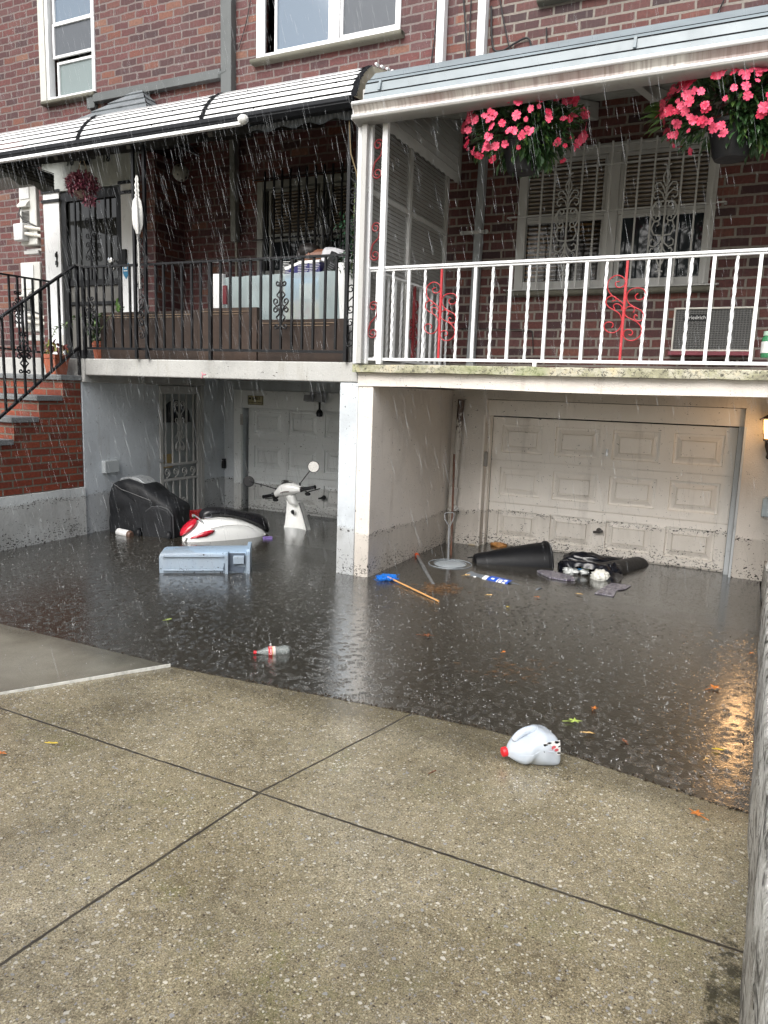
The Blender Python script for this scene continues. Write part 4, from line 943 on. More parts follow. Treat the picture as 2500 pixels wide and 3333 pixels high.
for px in (1048/2.37, 1130/2.37):
    x = P(px, 1000, 1, 3.45).x; b = B(); b.bar(V(x, 3.45, 1.152), V(x, 3.45, 2.37), .017); b.build('post', BLKM, BP)
xm = P(1089/2.37, 1000, 1, 3.45).x
for z, fl in ((1.45, 1), (1.33, -1), (1.62, 1), (1.80, -1), (2.0, 1)):
    b = B(); b.tube(XZ(sscroll(xm, z, .05, .12, fl), 3.45), .0035, 5); b.build('scroll', BLKM, BP)
b = B(); black_ornament(b, xm+.02, 1.44, 3.455, .75); b.build('ornament', BLKM, BP)
BP2 = thing('porch_post', (-1.93, 3.44, 1.15), 'pair of black iron posts with thin scrolls beside the white screen', 'post')
xs2 = [P(1125, 1100, 1, 3.45).x, P(1152, 1100, 1, 3.45).x]
for x in xs2: b = B(); b.bar(V(x, 3.45, 1.152), V(x, 3.45, 2.38), .018); b.build('post', BLKM, BP2)
for z in (1.30, 1.47, 1.90, 2.05, 1.78): b = B(); b.tube(XZ(sscroll(sum(xs2)/2, z, .05, .15, 1 if z < 1.6 else -1), 3.45), .0035, 5); b.build('scroll', BLKM, BP2)
b = B(); cr_ = [P(px, py, 1, 3.43) for px, py in ((1136, 330), (1138, 420), (1142, 500), (1160, 560), (1166, 600))]; b.tube(cr_, .0035, 5)
tag(b.build('vine_stem', pm('dry_vine', (.16, .12, .06), .7)), 'dry brown vine stem hanging beside the black posts', 'vine')
# stair rail
SRL = rail_thing('black iron stair railing sloping down the brick steps', (-3.88, 3, 1.0))
xs_ = -3.885
def zs_top(y): return 1.727+(y-3.458)*(1.727-1.3457)/(3.458-2.904)
def zs_bot(y): return 1.2098+(y-3.446)*(1.2098-.7804)/(3.446-2.872)
b = B(); b.bar(V(xs_, 2.3, zs_top(2.3)), V(xs_, 3.46, zs_top(3.46)), .026, .012); b.bar(V(xs_, 3.455, 1.727), V(xa+.03, 3.50, 1.712), .026, .012); b.build('top_rail', BLKM, SRL)
b = B(); b.bar(V(xs_, 2.3, zs_bot(2.3)), V(xs_, 3.46, zs_bot(3.46)), .016, .014); b.build('bottom_rail', BLKM, SRL)
for k, cx in enumerate((20, 100, 180, 255, 320, 390, 465)):
    y = P(cx/2.37, 1100, 0, xs_).y; b = B(); b.bar(V(xs_, y, zs_bot(y)), V(xs_, y, zs_top(y)), .012); b.build('baluster', BLKM, SRL)
    if cx == 180: b = B(); black_ornament(b, y, zs_top(y)-.29, xs_, .95, YZ); b.build('ornament', BLKM, SRL)
for y in (2.80, 2.72, 2.64, 2.56, 2.48): b = B(); b.bar(V(xs_, y, zs_bot(y)), V(xs_, y, zs_top(y)), .012); b.build('baluster', BLKM, SRL)
y = P(600/2.37, 1000, 0, xs_).y; b = B(); b.bar(V(xs_, y, 1.045), V(xs_, y, 1.727), .019); b.build('newel', BLKM, SRL)
y = P(535/2.37, 1000, 0, xs_).y; b = B(); b.bar(V(xs_, y, zs_bot(y)), V(xs_, y, zs_top(y)), .018); b.build('newel', BLKM, SRL)
FRL = rail_thing('far black iron railing in front of the two wall condensers', (-4.8, 3.8, 1.15))
xf = -4.8; qa, qb = P(-30, 886, 0, xf), P(158, 916, 0, xf)
b = B(); b.bar(qa, qb, .022, .012); b.build('top_rail', BLKM, FRL)
qc, qd = P(-30, 1130, 0, xf), P(165, 1150, 0, xf); b = B(); b.bar(qc, qd, .014); b.build('bottom_rail', BLKM, FRL)
for px in (27, 55, 80, 105, 131):
    a = P(px, 890+px*.16, 0, xf); b = B(); b.bar(V(xf, a.y, qc.z), V(xf, a.y, a.z), .012); b.build('baluster', BLKM, FRL)
    if px == 55: b = B(); black_ornament(b, a.y, a.z-.22, xf, .9, YZ); b.build('ornament', BLKM, FRL)
# ================================================================== window grilles
def fleur(b, x, z, y, s=1.0, fn=XZ, r=.0042):
    for fl in (1, -1):
        b.tube(fn([(x+fl*u*s, z+v*s) for u, v in ((0, .07), (.014, .10), (.018, .125), (.008, .15), (.0, .165), (.006, .185), (.02, .19))], y), r, 5)
        b.tube(fn([(x+fl*(.002+u)*s, z+v*s) for u, v in [(0, .035), (.012, .07), (.03, .095), (.05, .092), (.058, .075), (.05, .060), (.038, .066)]], y), r, 5)
        b.tube(fn([(x+fl*(.002+u)*s, z+v*s) for u, v in [(0, .0), (.014, .035), (.036, .055), (.06, .045), (.062, .022), (.048, .010), (.036, .022)]], y), r, 5)
WG = thing('window_grille', (-.83, 4.6, 1.63), 'white window guard with two scroll columns over the right porch window', 'window guard')
yg = 4.585; gz0, gz1 = 1.655, 2.46
for px in [1150+v/2.37 for v in (1425, 1520)]+[1800+v/2.37 for v in (90, 185, 295, 400, 510, 610, 730, 835, 940, 1060, 1180)]:
    q = P(px, 820, 1, yg); b = B(); b.bar(V(q.x, yg, gz0), V(q.x, yg, gz1), .0095); b.build('bar', WHT, WG)
b = B()
for z, x0, x1 in ((2.085, -1.44, -.22), (2.44, -1.30, -.36), (2.34, -1.30, -.36), (1.652, -1.42, -.22)): b.bar(V(x0, yg+.012, z), V(x1, yg+.012, z), .016, .006)
for z in (2.085, 1.655):
    for x in (-1.44, -.22): b.bar(V(x, yg+.012, z), V(x, YW, z), .014, .006)
b.build('cross_rail', WHT, WG)
for px in (1800+105/2.37, 1800+850/2.37):
    q = P(px, 720, 1, yg-.006); b = B(); fleur(b, q.x, 2.115, q.y, 1.0)
    for fl in (1, -1):
        b.tube(XZ(cscroll(q.x+fl*.034, 2.155-.11+.01, .06, .115, -fl)[::1], q.y), .0045, 6)
        b.tube(XZ([(q.x+fl*.006, 2.11), (q.x+fl*.045, 2.105), (q.x+fl*.062, 2.07), (q.x+fl*.05, 2.035), (q.x+fl*.028, 2.03), (q.x+fl*.022, 2.05), (q.x+fl*.034, 2.058)], q.y), .0045, 6)
        b.tube(XZ([(q.x+fl*.006, 1.925), (q.x+fl*.045, 1.93), (q.x+fl*.062, 1.965), (q.x+fl*.05, 2.0), (q.x+fl*.028, 2.005), (q.x+fl*.022, 1.985), (q.x+fl*.034, 1.977)], q.y), .0045, 6)
    bb = B(); fleur(bb, q.x, 0, q.y, 1.0); zz = 1.918
    for v in bb.v: v.z = zz-v.z
    bb.f = [f[::-1] for f in bb.f]; b.add(bb.v, bb.f)
    b.build('scroll_column', WHT, WG)
BG = thing('window_grille', (-2.9, 4.6, 1.75), 'black window guard over the shaded left porch window', 'window guard')
for v in (620, 690, 752, 815, 880, 940, 1010, 1140, 1210, 1280):
    q = P(600+v/2.37, 730, 1, yg); b = B(); b.bar(V(q.x, yg, 1.75), V(q.x, yg, 2.52), .012); b.build('bar', BLKM, BG)
q = P(600+1075/2.37, 730, 1, yg); b = B(); b.bar(V(q.x, yg, 1.75), V(q.x, yg, 2.52), .012); fleur(b, q.x, 2.14, yg-.008, 1.1, r=.005)
for fl in (1, -1):
    b.tube(XZ([(q.x+fl*.006, 2.13), (q.x+fl*.045, 2.125), (q.x+fl*.066, 2.09), (q.x+fl*.052, 2.05), (q.x+fl*.028, 2.045), (q.x+fl*.022, 2.065)], yg-.008), .005, 6)
    b.tube(XZ([(q.x+fl*.006, 1.94), (q.x+fl*.045, 1.945), (q.x+fl*.066, 1.98), (q.x+fl*.052, 2.02), (q.x+fl*.028, 2.025), (q.x+fl*.022, 2.0)], yg-.008), .005, 6)
b.build('scroll_column', BLKM, BG)
b = B()
for z in (2.06, 2.47, 1.77): b.bar(V(-3.36, yg+.01, z), V(-2.35, yg+.01, z), .014, .006)
b.build('cross_rail', BLKM, BG)
# ================================================================== wall and porch fixtures
def up(name, pts, w, t, mat, label, cat, extra=None):
    o = thing(name, pts[0], label, cat); b = B()
    for a, c in zip(pts, pts[1:]): b.bar(a, c, w, t)
    b.build('pipe', mat, o, bevel=.005)
    if extra: extra(o)
    return o
x1 = P(1439, 100, 1, YW-.03).x; x2 = P(1572, 90, 1, YW-.03).x
up('downspout', [V(x1, YW-.035, 2.9), V(x1, YW-.035, 4.4)], .062, .05, WH, 'left of two upright white downspouts above the right awning', 'downspout')
up('downspout', [V(x2, YW-.035, 2.9), V(x2, YW-.035, 4.4)], .064, .05, WH, 'right of two upright white downspouts above the right awning, crossed by a cable', 'downspout')
def br_(o):
    q = P(1544, 757, 1, 4.585)
    b = B(); b.box(q.x-.075, q.x+.075, 4.575, 4.583, q.z-.010, q.z+.010); b.lathe([(.014, 0), (.014, .006)], q+V(-.08, -.004, 0), 10, Matrix.Rotation(math.radians(90), 3, 'X')); b.lathe([(.014, 0), (.014, .006)], q+V(.08, -.004, 0), 10, Matrix.Rotation(math.radians(90), 3, 'X')); b.build('bracket', WHT, o)
    b = B(); b.box(-1.66, -1.61, 4.565, 4.645, 1.145, 1.20); b.build('shoe', WHT, o, bevel=.004)
up('downspout', [V(-1.642, 4.61, 1.16), V(-1.624, 4.61, 2.66)], .052, .046, pm('pale_grey_downspout', (.30, .32, .33), .45, 0, .2, 6), 'pale grey fluted downspout with bracket in the corner of the white railed porch', 'downspout', br_)
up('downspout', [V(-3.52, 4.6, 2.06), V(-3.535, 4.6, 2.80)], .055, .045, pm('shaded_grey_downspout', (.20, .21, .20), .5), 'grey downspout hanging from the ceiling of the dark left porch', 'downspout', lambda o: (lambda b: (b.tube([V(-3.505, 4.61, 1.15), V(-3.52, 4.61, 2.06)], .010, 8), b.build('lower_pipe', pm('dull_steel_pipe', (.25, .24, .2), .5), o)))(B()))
CABM = pm('black_cable', (.012, .012, .013), .5)
def cable(pts, r, label, y=YW-.015):
    pp = [P(a, c_, 1, y) for a, c_ in pts]; b = B(); out = []
    for i in range(len(pp)-1):
        p0 = pp[max(i-1, 0)]; p1 = pp[i]; p2 = pp[i+1]; p3 = pp[min(i+2, len(pp)-1)]
        for k in range(6):
            t = k/6; out.append(.5*((2*p1)+(p2-p0)*t+(2*p0-5*p1+4*p2-p3)*t*t+(3*p1-p0-3*p2+p3)*t**3))
    out.append(pp[-1]); b.tube(out, r, 6); tag(b.build('cable', CABM), label, 'cable', 'cables on the brick wall')
X3 = lambda v: 1150+v/2.37
cable([(1425, -10), (1420, 60), (1415, 120), (1408, 170), (1402, 215)], .004, 'thin cable running down the brick just left of the left white downspout')
cable([(X3(850), -10), (X3(870), 120), (X3(880), 240), (X3(868), 330), (X3(870), 450)], .005, 'cable dropping straight down the brick between the two white downspouts')
cable([(X3(910), 0), (X3(895), 120), (X3(880), 330), (X3(830), 455)], .004, 'thinner cable slanting left between the two white downspouts')
cable([(X3(870), 350), (X3(905), 290), (X3(985), 245), (X3(1090), 262), (X3(1200), 295), (X3(1338), 362)], .005, 'arching cable crossing in front of the right white downspout')
cable([(X3(1130), -10), (X3(1160), 70), (X3(1230), 200), (X3(1335), 360)], .004, 'straight cable slanting down from the small pink window')
cable([(X3(1065), 20), (X3(1075), 150), (X3(1150), 165), (X3(1250), 140), (X3(1350), 125), (X3(1370), 180), (X3(1345), 330)], .006, 'thick looped cable below the small pink window')
cable([(X3(1490), 90), (X3(1495), 200), (X3(1500), 330)], .004, 'short cable hanging below the far right stone sill')
cable([(1800+1320/2.37, 0), (1800+1180/2.37, 120)], .004, 'short slanting cable at the far right above the awning')
cable([(816, -5), (800, 80), (776, 160)], .003, 'thin wire on the brick beside the grey box downspout')
cable([(1500, 1070), (1560, 1070), (1640, 1072), (1722, 1076), (1733, 1090), (1735, 1150)], .003, 'thin wire stapled low on the brick behind the white railing')
# air conditioner
AC = thing('air_conditioner', (-.25, 4.6, 1.29), 'through wall air conditioner with black mesh front and red base strip', 'air conditioner')
qa = P(2196, 1002, 1, 4.56); qb = P(2455, 1140, 1, 4.56)
ax0, ax1, az0, az1 = qa.x, P(2458, 1002, 1, 4.56).x, 1.285, qa.z
b = B(); frame(b, ax0, ax1, az0, az1, 4.555, YW, .009); b.box(ax0+.009, ax1-.009, 4.59, YW, az0+.009, az1-.009); b.build('case', pm('case_cream', (.62, .60, .54), .5), AC, bevel=.002)
def mesh_mat():
    m = M('black_expanded_mesh'); uv = m.coord('World'); v = m.vor(m.mapv(uv, (44, 1, 70)), 1, rand=.0)
    c = m.mix(m.sstep(v.outputs['Distance'], .30, .42), (.004, .004, .004), (.055, .055, .052)); return m.set(c, .4, .3, m.bump(v.outputs['Distance'], .7, .004))
b = B(); b.box(ax0+.010, ax1-.010, 4.565, 4.588, az0+.010, az1-.010); b.build('mesh_front', mesh_mat(), AC)
b = B(); b.box(ax0-.012, ax1+.002, 4.545, YW, az0-.022, az0-.001); b.build('base_strip', pm('dark_red_strip', (.16, .015, .03), .4), AC)
q = P(2266, 1034, 1, 4.56); b = B(); b.box(q.x-.065, q.x+.065, 4.558, 4.564, q.z-.016, q.z+.016); bp = b.build('badge', BLKP, AC)
text('Friedrich', .042, PAPW, bp, V(q.x, 4.556, q.z), (1, 0, 0), (0, 0, 1), 'lettering', .002)
# wall lantern, lit
LN = thing('wall_lantern', (.12, 4.6, .8), 'lit black wall lantern glowing warm beside the white garage door', 'lantern')
q = P(2497, 1395, 1, 4.57); gl_ = M('lit_lantern_glass'); gl_.set((1, .75, .4), .3, 0); gl_.b.inputs['Emission Color'].default_value = (1, .56, .20, 1); gl_.b.inputs['Emission Strength'].default_value = 1.6
def sq(cx, cy, z, r): return [V(cx-r, cy-r, z), V(cx+r, cy-r, z), V(cx+r, cy+r, z), V(cx-r, cy+r, z)]
b = B(); b.loft([sq(q.x+.02, q.y, q.z-.055, .030), sq(q.x+.02, q.y, q.z+.048, .042)]); b.build('glass', gl_.m, LN)
b = B(); b.loft([sq(q.x+.02, q.y, q.z+.049, .050), sq(q.x+.02, q.y, q.z+.056, .052), sq(q.x+.02, q.y, q.z+.085, .012)]); b.lathe([(.008, 0), (.012, .012), (.0, .022)], V(q.x+.02, q.y, q.z+.085), 10)
b.lathe([(.006, 0), (.010, .006), (.0, .012)], V(q.x-.034, q.y-.04, q.z+.045), 8)
b.loft([sq(q.x+.02, q.y, q.z-.068, .033), sq(q.x+.02, q.y, q.z-.056, .034)]); b.lathe([(.004, -.10), (.012, -.09), (.009, -.07), (.022, -.03), (.024, 0)], V(q.x+.02, q.y, q.z-.068), 12)
for sx_ in (-1, 1):
    for sy_ in (-1, 1): b.bar(V(q.x+.02+sx_*.031, q.y+sy_*.031, q.z-.056), V(q.x+.02+sx_*.043, q.y+sy_*.043, q.z+.05), .004)
b.bar(V(q.x+.02, q.y, q.z-.10), V(q.x+.02, YW, q.z-.06), .012); b.build('cage', pm('lantern_bronze', (.03, .022, .016), .4, .5), LN)
ll = bpy.data.lights.new('lantern_bulb', 'POINT'); ll.energy = 2.4; ll.color = (1, .60, .30); ll.shadow_soft_size = .06
lo = bpy.data.objects.new('lantern_bulb', ll); COL.objects.link(lo); lo.location = (q+V(.01, -.08, .0))*S; lo.parent = LN; lo.matrix_parent_inverse = Matrix.Translation(-wloc(LN))
# green jar at the right end of the porch
q = P(2493, 1150, 1, 3.75); b = B(); b.lathe([(.030, 0), (.032, .01), (.032, .085), (.026, .095)], q+V(.01, 0, -.02), 20)
GJ = tag(b.build('glass_jar', pm('green_jar', (.05, .22, .10), .2)), 'green jar with pale lid standing at the right end of the white railed porch', 'jar')
b = B(); b.lathe([(.028, .096), (.028, .115), (.0, .116)], q+V(.01, 0, -.02), 20); b.build('lid', pm('pale_green_lid', (.45, .6, .5), .4), GJ)
b = B(); b.lathe([(.033, .02), (.033, .07)], q+V(.01, 0, -.02), 20, cap=False); b.build('label', PAPW, GJ)
# split air conditioner condensers on the brick left of the door
def condenser(x0, x1, z0, z1, label, pipes):
    o = thing('condenser', (x0, 4.5, z0), label, 'condenser', 'wall condensers left of the front door'); b = B()
    b.box(x0, x1, 4.42, YW-.03, z0, z1); b.build('case', pm('condenser_cream', (.60, .60, .57), .4, 0, .12, 6), o, bevel=.012)
    f_ = z1-z0; xm_ = (x0+x1)/2
    b = B(); b.box(x0+.02, x1-.07, 4.412, 4.419, z0+.62*f_, z0+.95*f_); b.build('rating_plate', pm('plate_white', (.70, .71, .70), .4, 0, .1, 40), o)
    b = B(); b.prism([(4.38, z0+.50*f_), (4.38, z0+.53*f_), (4.419, z0+.60*f_), (4.419, z0+.50*f_)], 0, x0+.02, x0+.13); b.build('terminal_cover', pm('condenser_cream', (.60, .60, .57), .4), o, bevel=.004)
    b = B()
    for k in range(9): z = z0+(.30+k*.018)*f_; b.box(x0+.03, x0+.12, 4.414, 4.419, z, z+.004)
    b.build('louvre', DARK, o)
    b = B(); b.box(x0-.01, x0+.10, 4.36, 4.419, z0+.05*f_, z0+.28*f_); b.build('valve_cover', pm('condenser_white', (.66, .67, .68), .4), o, bevel=.012)
    b = B()
    for k in (.11, .20): b.tube([V(x0+.10, 4.39, z0+k*f_+.02), V(x0+.15, 4.40, z0+k*f_+.012), V(x1+.04, 4.43, z0+k*f_)], .014, 8)
    b.build('insulated_pipe', pm('pipe_insulation', (.66, .64, .58), .8, 0, .3, 30, .8, 40), o)
    b = B(); b.tube([V(x0+.04, 4.40, z0+.50*f_), V(x0+.03, 4.39, z0+.42*f_), V(x0+.07, 4.395, z0+.33*f_), V(x1, 4.42, z0+.24*f_)], .006, 6); b.build('wire', CABM, o)
    b = B(); b.box(x0+.03, x1+.04, 4.45, YW, z0-.05, z0-.025); b.box(x0+.06, x1+.03, 4.40, 4.45, z0-.075, z0-.05); b.build('wall_bracket', WHT, o)
    return o
condenser(-5.60, -5.40, 2.11, 2.70, 'upper cream condenser with two insulated pipes, above the other', True)
condenser(-5.62, -5.385, 1.41, 1.975, 'lower cream condenser standing behind the stair railing', True)
# ================================================================== plants
def leaf_mesh(b, c, d, L, W_, up_, fold=.25):
    d = Vector(d).normalized(); side = d.cross(up_).normalized() if abs(d.dot(up_)) < .98 else d.orthogonal(); nn = side.cross(d).normalized()
    c = Vector(c); a = [c, c+d*L*.35+side*W_*.5+nn*W_*fold, c+d*L*.7+side*W_*.38+nn*W_*fold*.6, c+d*L-nn*L*.12, c+d*L*.7-side*W_*.38+nn*W_*fold*.6, c+d*L*.35-side*W_*.5+nn*W_*fold, c+d*L*.38, c+d*L*.7]
    b.add(a, [(0, 1, 6), (6, 1, 2, 7), (7, 2, 3), (0, 6, 5), (6, 7, 4, 5), (7, 3, 4)])
def flower(b, c, nrm, r):
    nrm = Vector(nrm).normalized(); u = nrm.orthogonal().normalized(); v = nrm.cross(u); c = Vector(c); a0 = random.random()*6
    for k in range(5):
        a = a0+k*2*math.pi/5; d = u*math.cos(a)+v*math.sin(a); s_ = nrm.cross(d)
        rr = r*random.uniform(.85, 1.1)
        p = [c, c+d*rr*.55+s_*rr*.42+nrm*rr*.12, c+d*rr*.95+s_*rr*.30+nrm*rr*.05, c+d*rr*.90-nrm*0, c+d*rr*.95-s_*rr*.30+nrm*rr*.1, c+d*rr*.55-s_*rr*.42+nrm*rr*.02]
        b.add(p, [(0, 1, 2, 3), (0, 3, 4, 5)])
def rdir(): 
    while 1:
        v = V(random.uniform(-1, 1), random.uniform(-1, 1), random.uniform(-1, 1))
        if .1 < v.length < 1: return v.normalized()
def basket(c, rx, rz, ztop, label, seed, nfl=62, potz=-.22, leafy=()):
    random.seed(seed); o = thing('hanging_basket', c, label, 'hanging plant', 'pink flower baskets under the right awning'); c = Vector(c)
    b = B(False); b2 = B(False)
    cl = [(c+V(d.x*rx*.72, d.y*rx*.5, (d.z*.75+.05)*rz), random.uniform(.06, .10)) for d in [rdir() for _ in range(34)]]
    for i in range(2300):
        cc, cr = random.choice(cl); d = rdir(); p = cc+d*cr*random.random()**.4
        e = (p-c); e = V(e.x/rx, e.y/rx, e.z/rz)
        if e.length > 1.0: continue
        if p.z < c.z+potz+.0 and abs(e.x) < .12: continue
        ld = (V(e.x, e.y, e.z*.6).normalized()+rdir()*.7+V(0, 0, -.25)).normalized()
        leaf_mesh(b if random.random() < .8 else b2, p, ld, random.uniform(.035, .062), random.uniform(.014, .022), V(0, 0, 1))
    for (dx, dz, k) in leafy:
        for i in range(k):
            p = c+V(dx, -.02, dz)+V(random.uniform(-.05, .05), random.uniform(-.05, .05), random.uniform(-.05, .05)); leaf_mesh(b2, p, V(-.8, -.2, random.uniform(-.6, .5)), .09, .026, V(0, 0, 1))
    b.build('foliage', LEAFG, o, smooth=0); b2.build('young_leaves', LEAFG2, o, smooth=0)
    bf = B(False); bg_ = B(False); K = nfl//2; off = random.random()*6
    for i in range(K):
        zf = 1-1.75*(i+.5)/K; a = off+i*2.39996; rr_ = math.sqrt(max(0, 1-zf*zf)); d0 = V(rr_*math.cos(a), rr_*math.sin(a), zf)
        if d0.y > .45: d0.y = -d0.y
        if random.random() < .16: continue
        for j in range(random.choice((2, 3, 4, 5))):
            d = (d0+rdir()*.17).normalized(); p = c+V(d.x*rx*random.uniform(.98, 1.06), d.y*rx*.97, d.z*rz*random.uniform(1.0, 1.1))
            flower(bf if random.random() < .7 else bg_, p, (d*.7+V(0, -.7, .25)+rdir()*.7), random.choice((.012, .017, .020, .022, .024))*random.uniform(.9, 1.1))
    tag(bf.build('pink_flowers', PINK, o, smooth=0), kind='stuff'); tag(bg_.build('red_pink_flowers', PINK2, o, smooth=0), kind='stuff')
    b = B(); b.lathe([(.0, 0), (.062, .003), (.072, .02), (.095, .13), (.102, .135), (.104, .15), (.085, .15)], c+V(0, 0, potz-.02), 28); b.build('pot', BPOT, o)
    b = B()
    for k in range(3):
        a = k*2.1+.5; b.tube([c+V(.1*math.cos(a), .1*math.sin(a), potz+.13), c+V(0, 0, ztop-.05)], .003, 5)
    b.tube([c+V(0, 0, ztop-.05), c+V(0, 0, ztop)], .006, 6); b.build('hanger', BLKM, o)
basket(P(1705, 422, 1, 3.66), .285, .172, .26, 'hanging basket of pink flowers whose pot hangs before the white window', 3, 128, -.18)
basket(P(2392, 348, 1, 3.66), .29, .180, .26, 'hanging basket of pink flowers at the right edge with pale leaves poking out left', 11, 124, -.195, [(-.25, .0, 22)])
random.seed(5)
pc = P(268, 605, 1, 3.55); HP = thing('hanging_basket', pc, 'small hanging basket of purple leaves in front of the dark front door', 'hanging plant')
b = B(False); b2 = B(False)
for i in range(1100):
    d = rdir(); r = random.random()**.4; p = pc+V(d.x*.096, d.y*.09, d.z*.072+.005)*r
    if d.z < -.5 and random.random() < .4: continue
    leaf_mesh(b if random.random() < .72 else b2, p, (d*.6+V(0, -.2, .2)+rdir()*.9), random.uniform(.022, .036), .013, V(0, 0, 1), .4)
for i in range(90):
    p = pc+V(.06+random.gauss(0, .02), random.gauss(0, .02), -.07-random.random()*.045); leaf_mesh(b, p, rdir()+V(0, 0, -.4), .026, .010, V(0, 0, 1))
b.build('foliage', PURP, HP, smooth=0); b2.build('pale_leaves', PURP2, HP, smooth=0)
b = B(); b.lathe([(.0, -.082), (.03, -.078), (.048, -.06), (.055, -.04), (.05, -.035)], pc, 20); b.build('pot', pm('coir_basket', (.16, .12, .10), .8), HP)
b = B(); hk = P(262, 500, 1, 3.5)
for dx in (-.052, .066): b.tube([pc+V(dx, 0, .03), V(pc.x+.004+dx*.25, pc.y, 2.37)], .0028, 5)
b.build('hanger', pm('tan_cord', (.45, .36, .25), .7), HP)
def potted(at, r, h, label, square=False, mat=TERRA):
    o = thing('potted_plant', at, label, 'potted plant'); at = Vector(at); b = B()
    if square: b.loft([sq(at.x, at.y, at.z, r*.72), sq(at.x, at.y, at.z+.008, r*.75), sq(at.x, at.y, at.z+h*.78, r*.93), sq(at.x, at.y, at.z+h*.79, r), sq(at.x, at.y, at.z+h, r*1.02)])
    else: b.lathe([(r*.7, 0), (r*.72, .01), (r*.92, h*.76), (r, h*.77), (r, h), (r*.86, h)], at, 24)
    b.build('pot', mat, o, bevel=.002); return o
a = P(194, 1218, 0, -3.95); PP1 = potted(V(-3.99, 3.37, 1.043), .058, .125, 'square terracotta pot with wilting yellow and red leaves on the top granite tread', True)
random.seed(9); b = B(False); b2 = B(False); b3 = B(False)
for i in range(26):
    base = V(-3.99+random.uniform(-.04, .04), 3.37+random.uniform(-.04, .04), 1.165)
    leaf_mesh(b, base+V(random.uniform(-.05, .03), 0, random.uniform(0, .055)), rdir()+V(-.3, 0, .5), .05, .016, V(0, 0, 1))
for i in range(14): leaf_mesh(b2, V(-3.95, 3.35, 1.20)+rdir()*.04, rdir()+V(.2, 0, .2), .05, .034, V(0, 0, 1))
for i in range(26): leaf_mesh(b3, V(-4.08, 3.36, 1.20)+rdir()*.035, rdir(), .036, .014, V(0, 0, 1))
b.build('yellow_leaves', pm('yellow_green_leaf', (.30, .30, .07), .5, 0, .5, 20), PP1, smooth=0); b2.build('red_leaves', pm('coleus_leaf', (.16, .03, .02), .5, 0, .7, 30), PP1, smooth=0); b3.build('green_leaves', LEAFG2, PP1, smooth=0)
b = B(); b.tube([V(-3.93, 3.37, 1.16), V(-3.92, 3.37, 1.29)], .0025, 5); b.build('twig', pm('pale_twig', (.5, .45, .3), .7), PP1)
q = P(322, 1160, 1, 3.60); PP2 = potted(V(q.x, 3.62, 1.152), .058, .115, 'round terracotta pot with a green bush behind the black railing', False)
b = B(False); b2 = B(False); cc = V(q.x-.02, 3.62, 1.35)
for i in range(420):
    d = rdir(); p = cc+V(d.x*.075, d.y*.06, d.z*.085)*random.random()**.5; leaf_mesh(b, p, d+rdir()*.6, random.uniform(.02, .034), .014, V(0, 0, 1))
vine = [P(x, y, 1, 3.50) for x, y in ((300, 1115), (310, 1050), (290, 1028), (262, 1028), (240, 1036), (215, 1056), (195, 1062), (178, 1075), (170, 1098))]
for i in range(len(vine)-1):
    for k in range(5): leaf_mesh(b2, vine[i].lerp(vine[i+1], k/5), rdir(), random.uniform(.024, .038), .018, V(0, 0, 1))
for p in (P(388, 993, 1, 3.50), P(402, 1010, 1, 3.50), P(315, 1035, 1, 3.5), P(325, 1030, 1, 3.5)):
    for k in range(7): leaf_mesh(b2, p+rdir()*.015, rdir(), .036, .018, V(0, 0, 1))
b.build('foliage', LEAFG, PP2, smooth=0); b2.build('vine_leaves', LEAFG2, PP2, smooth=0)
b = B(); b.tube(vine, .0022, 5); b.tube([vine[0], P(350, 1040, 1, 3.5), P(380, 1000, 1, 3.5), P(402, 1008, 1, 3.5)], .0018, 5); b.build('stem', pm('green_stem', (.12, .16, .06), .6), PP2)
random.seed(14); fp = P(1147, 790, 1, 3.60); b = B(False)
for i in range(520):
    p = fp+V(random.gauss(0, .035), random.gauss(0, .03), random.uniform(-.16, .13)); leaf_mesh(b, p, rdir()+V(0, 0, -.2), .034, .009, V(0, 0, 1))
FP = tag(b.build('hanging_fern', pm('dark_fern', (.02, .075, .035), .5, 0, .5, 20), smooth=0, at=fp), 'dark green feathery plant behind the black posts beside the white screen', 'plant')
b = B(); b.tube([fp+V(0, 0, -.16), fp+V(.01, 0, .3)], .003, 5); b.build('stem', pm('green_stem', (.12, .16, .06), .6), FP)
# ================================================================== things on the dark porch
def sheet_box(name, x0, x1, y0, y1, z0, z1, mat, label, cat, group=None, rot=0, flaps=True):
    o = thing(name, ((x0+x1)/2, y0, z0), label, cat, group); b = B(); b.box(x0, x1, y0, y1, z0, z1); b.build('box_wall', mat, o, bevel=.003)
    if flaps:
        b = B(); b.bar(V(x0+.02, y0-.002, z1-.02), V(x1-.05, y0-.002, z1-.022), .004, .003); b.bar(V(x0+.1, y0-.002, z1-.035), V(x1-.1, y0-.002, z1-.036), .003, .003); b.build('tape', pm('brown_tape', (.25, .18, .12), .3), o)
    return o
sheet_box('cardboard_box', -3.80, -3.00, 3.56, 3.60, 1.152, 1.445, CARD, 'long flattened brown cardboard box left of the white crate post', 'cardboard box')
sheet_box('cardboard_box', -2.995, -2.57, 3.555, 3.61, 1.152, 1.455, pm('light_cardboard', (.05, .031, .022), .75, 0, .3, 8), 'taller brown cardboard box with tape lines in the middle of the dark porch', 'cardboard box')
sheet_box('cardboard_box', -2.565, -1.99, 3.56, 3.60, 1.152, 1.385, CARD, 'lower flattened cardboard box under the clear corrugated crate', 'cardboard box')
CR = thing('storage_crate', (-2.5, 3.72, 1.152), 'clear corrugated plastic crate with white end boards behind the cardboard', 'crate')
b = B(); N = 56; x0, x1 = -2.945, -2.07
rings = []
vsx = [(x0+(x1-x0)*i/N, 3.72+.008*math.sin(i*.9)) for i in range(N+1)]
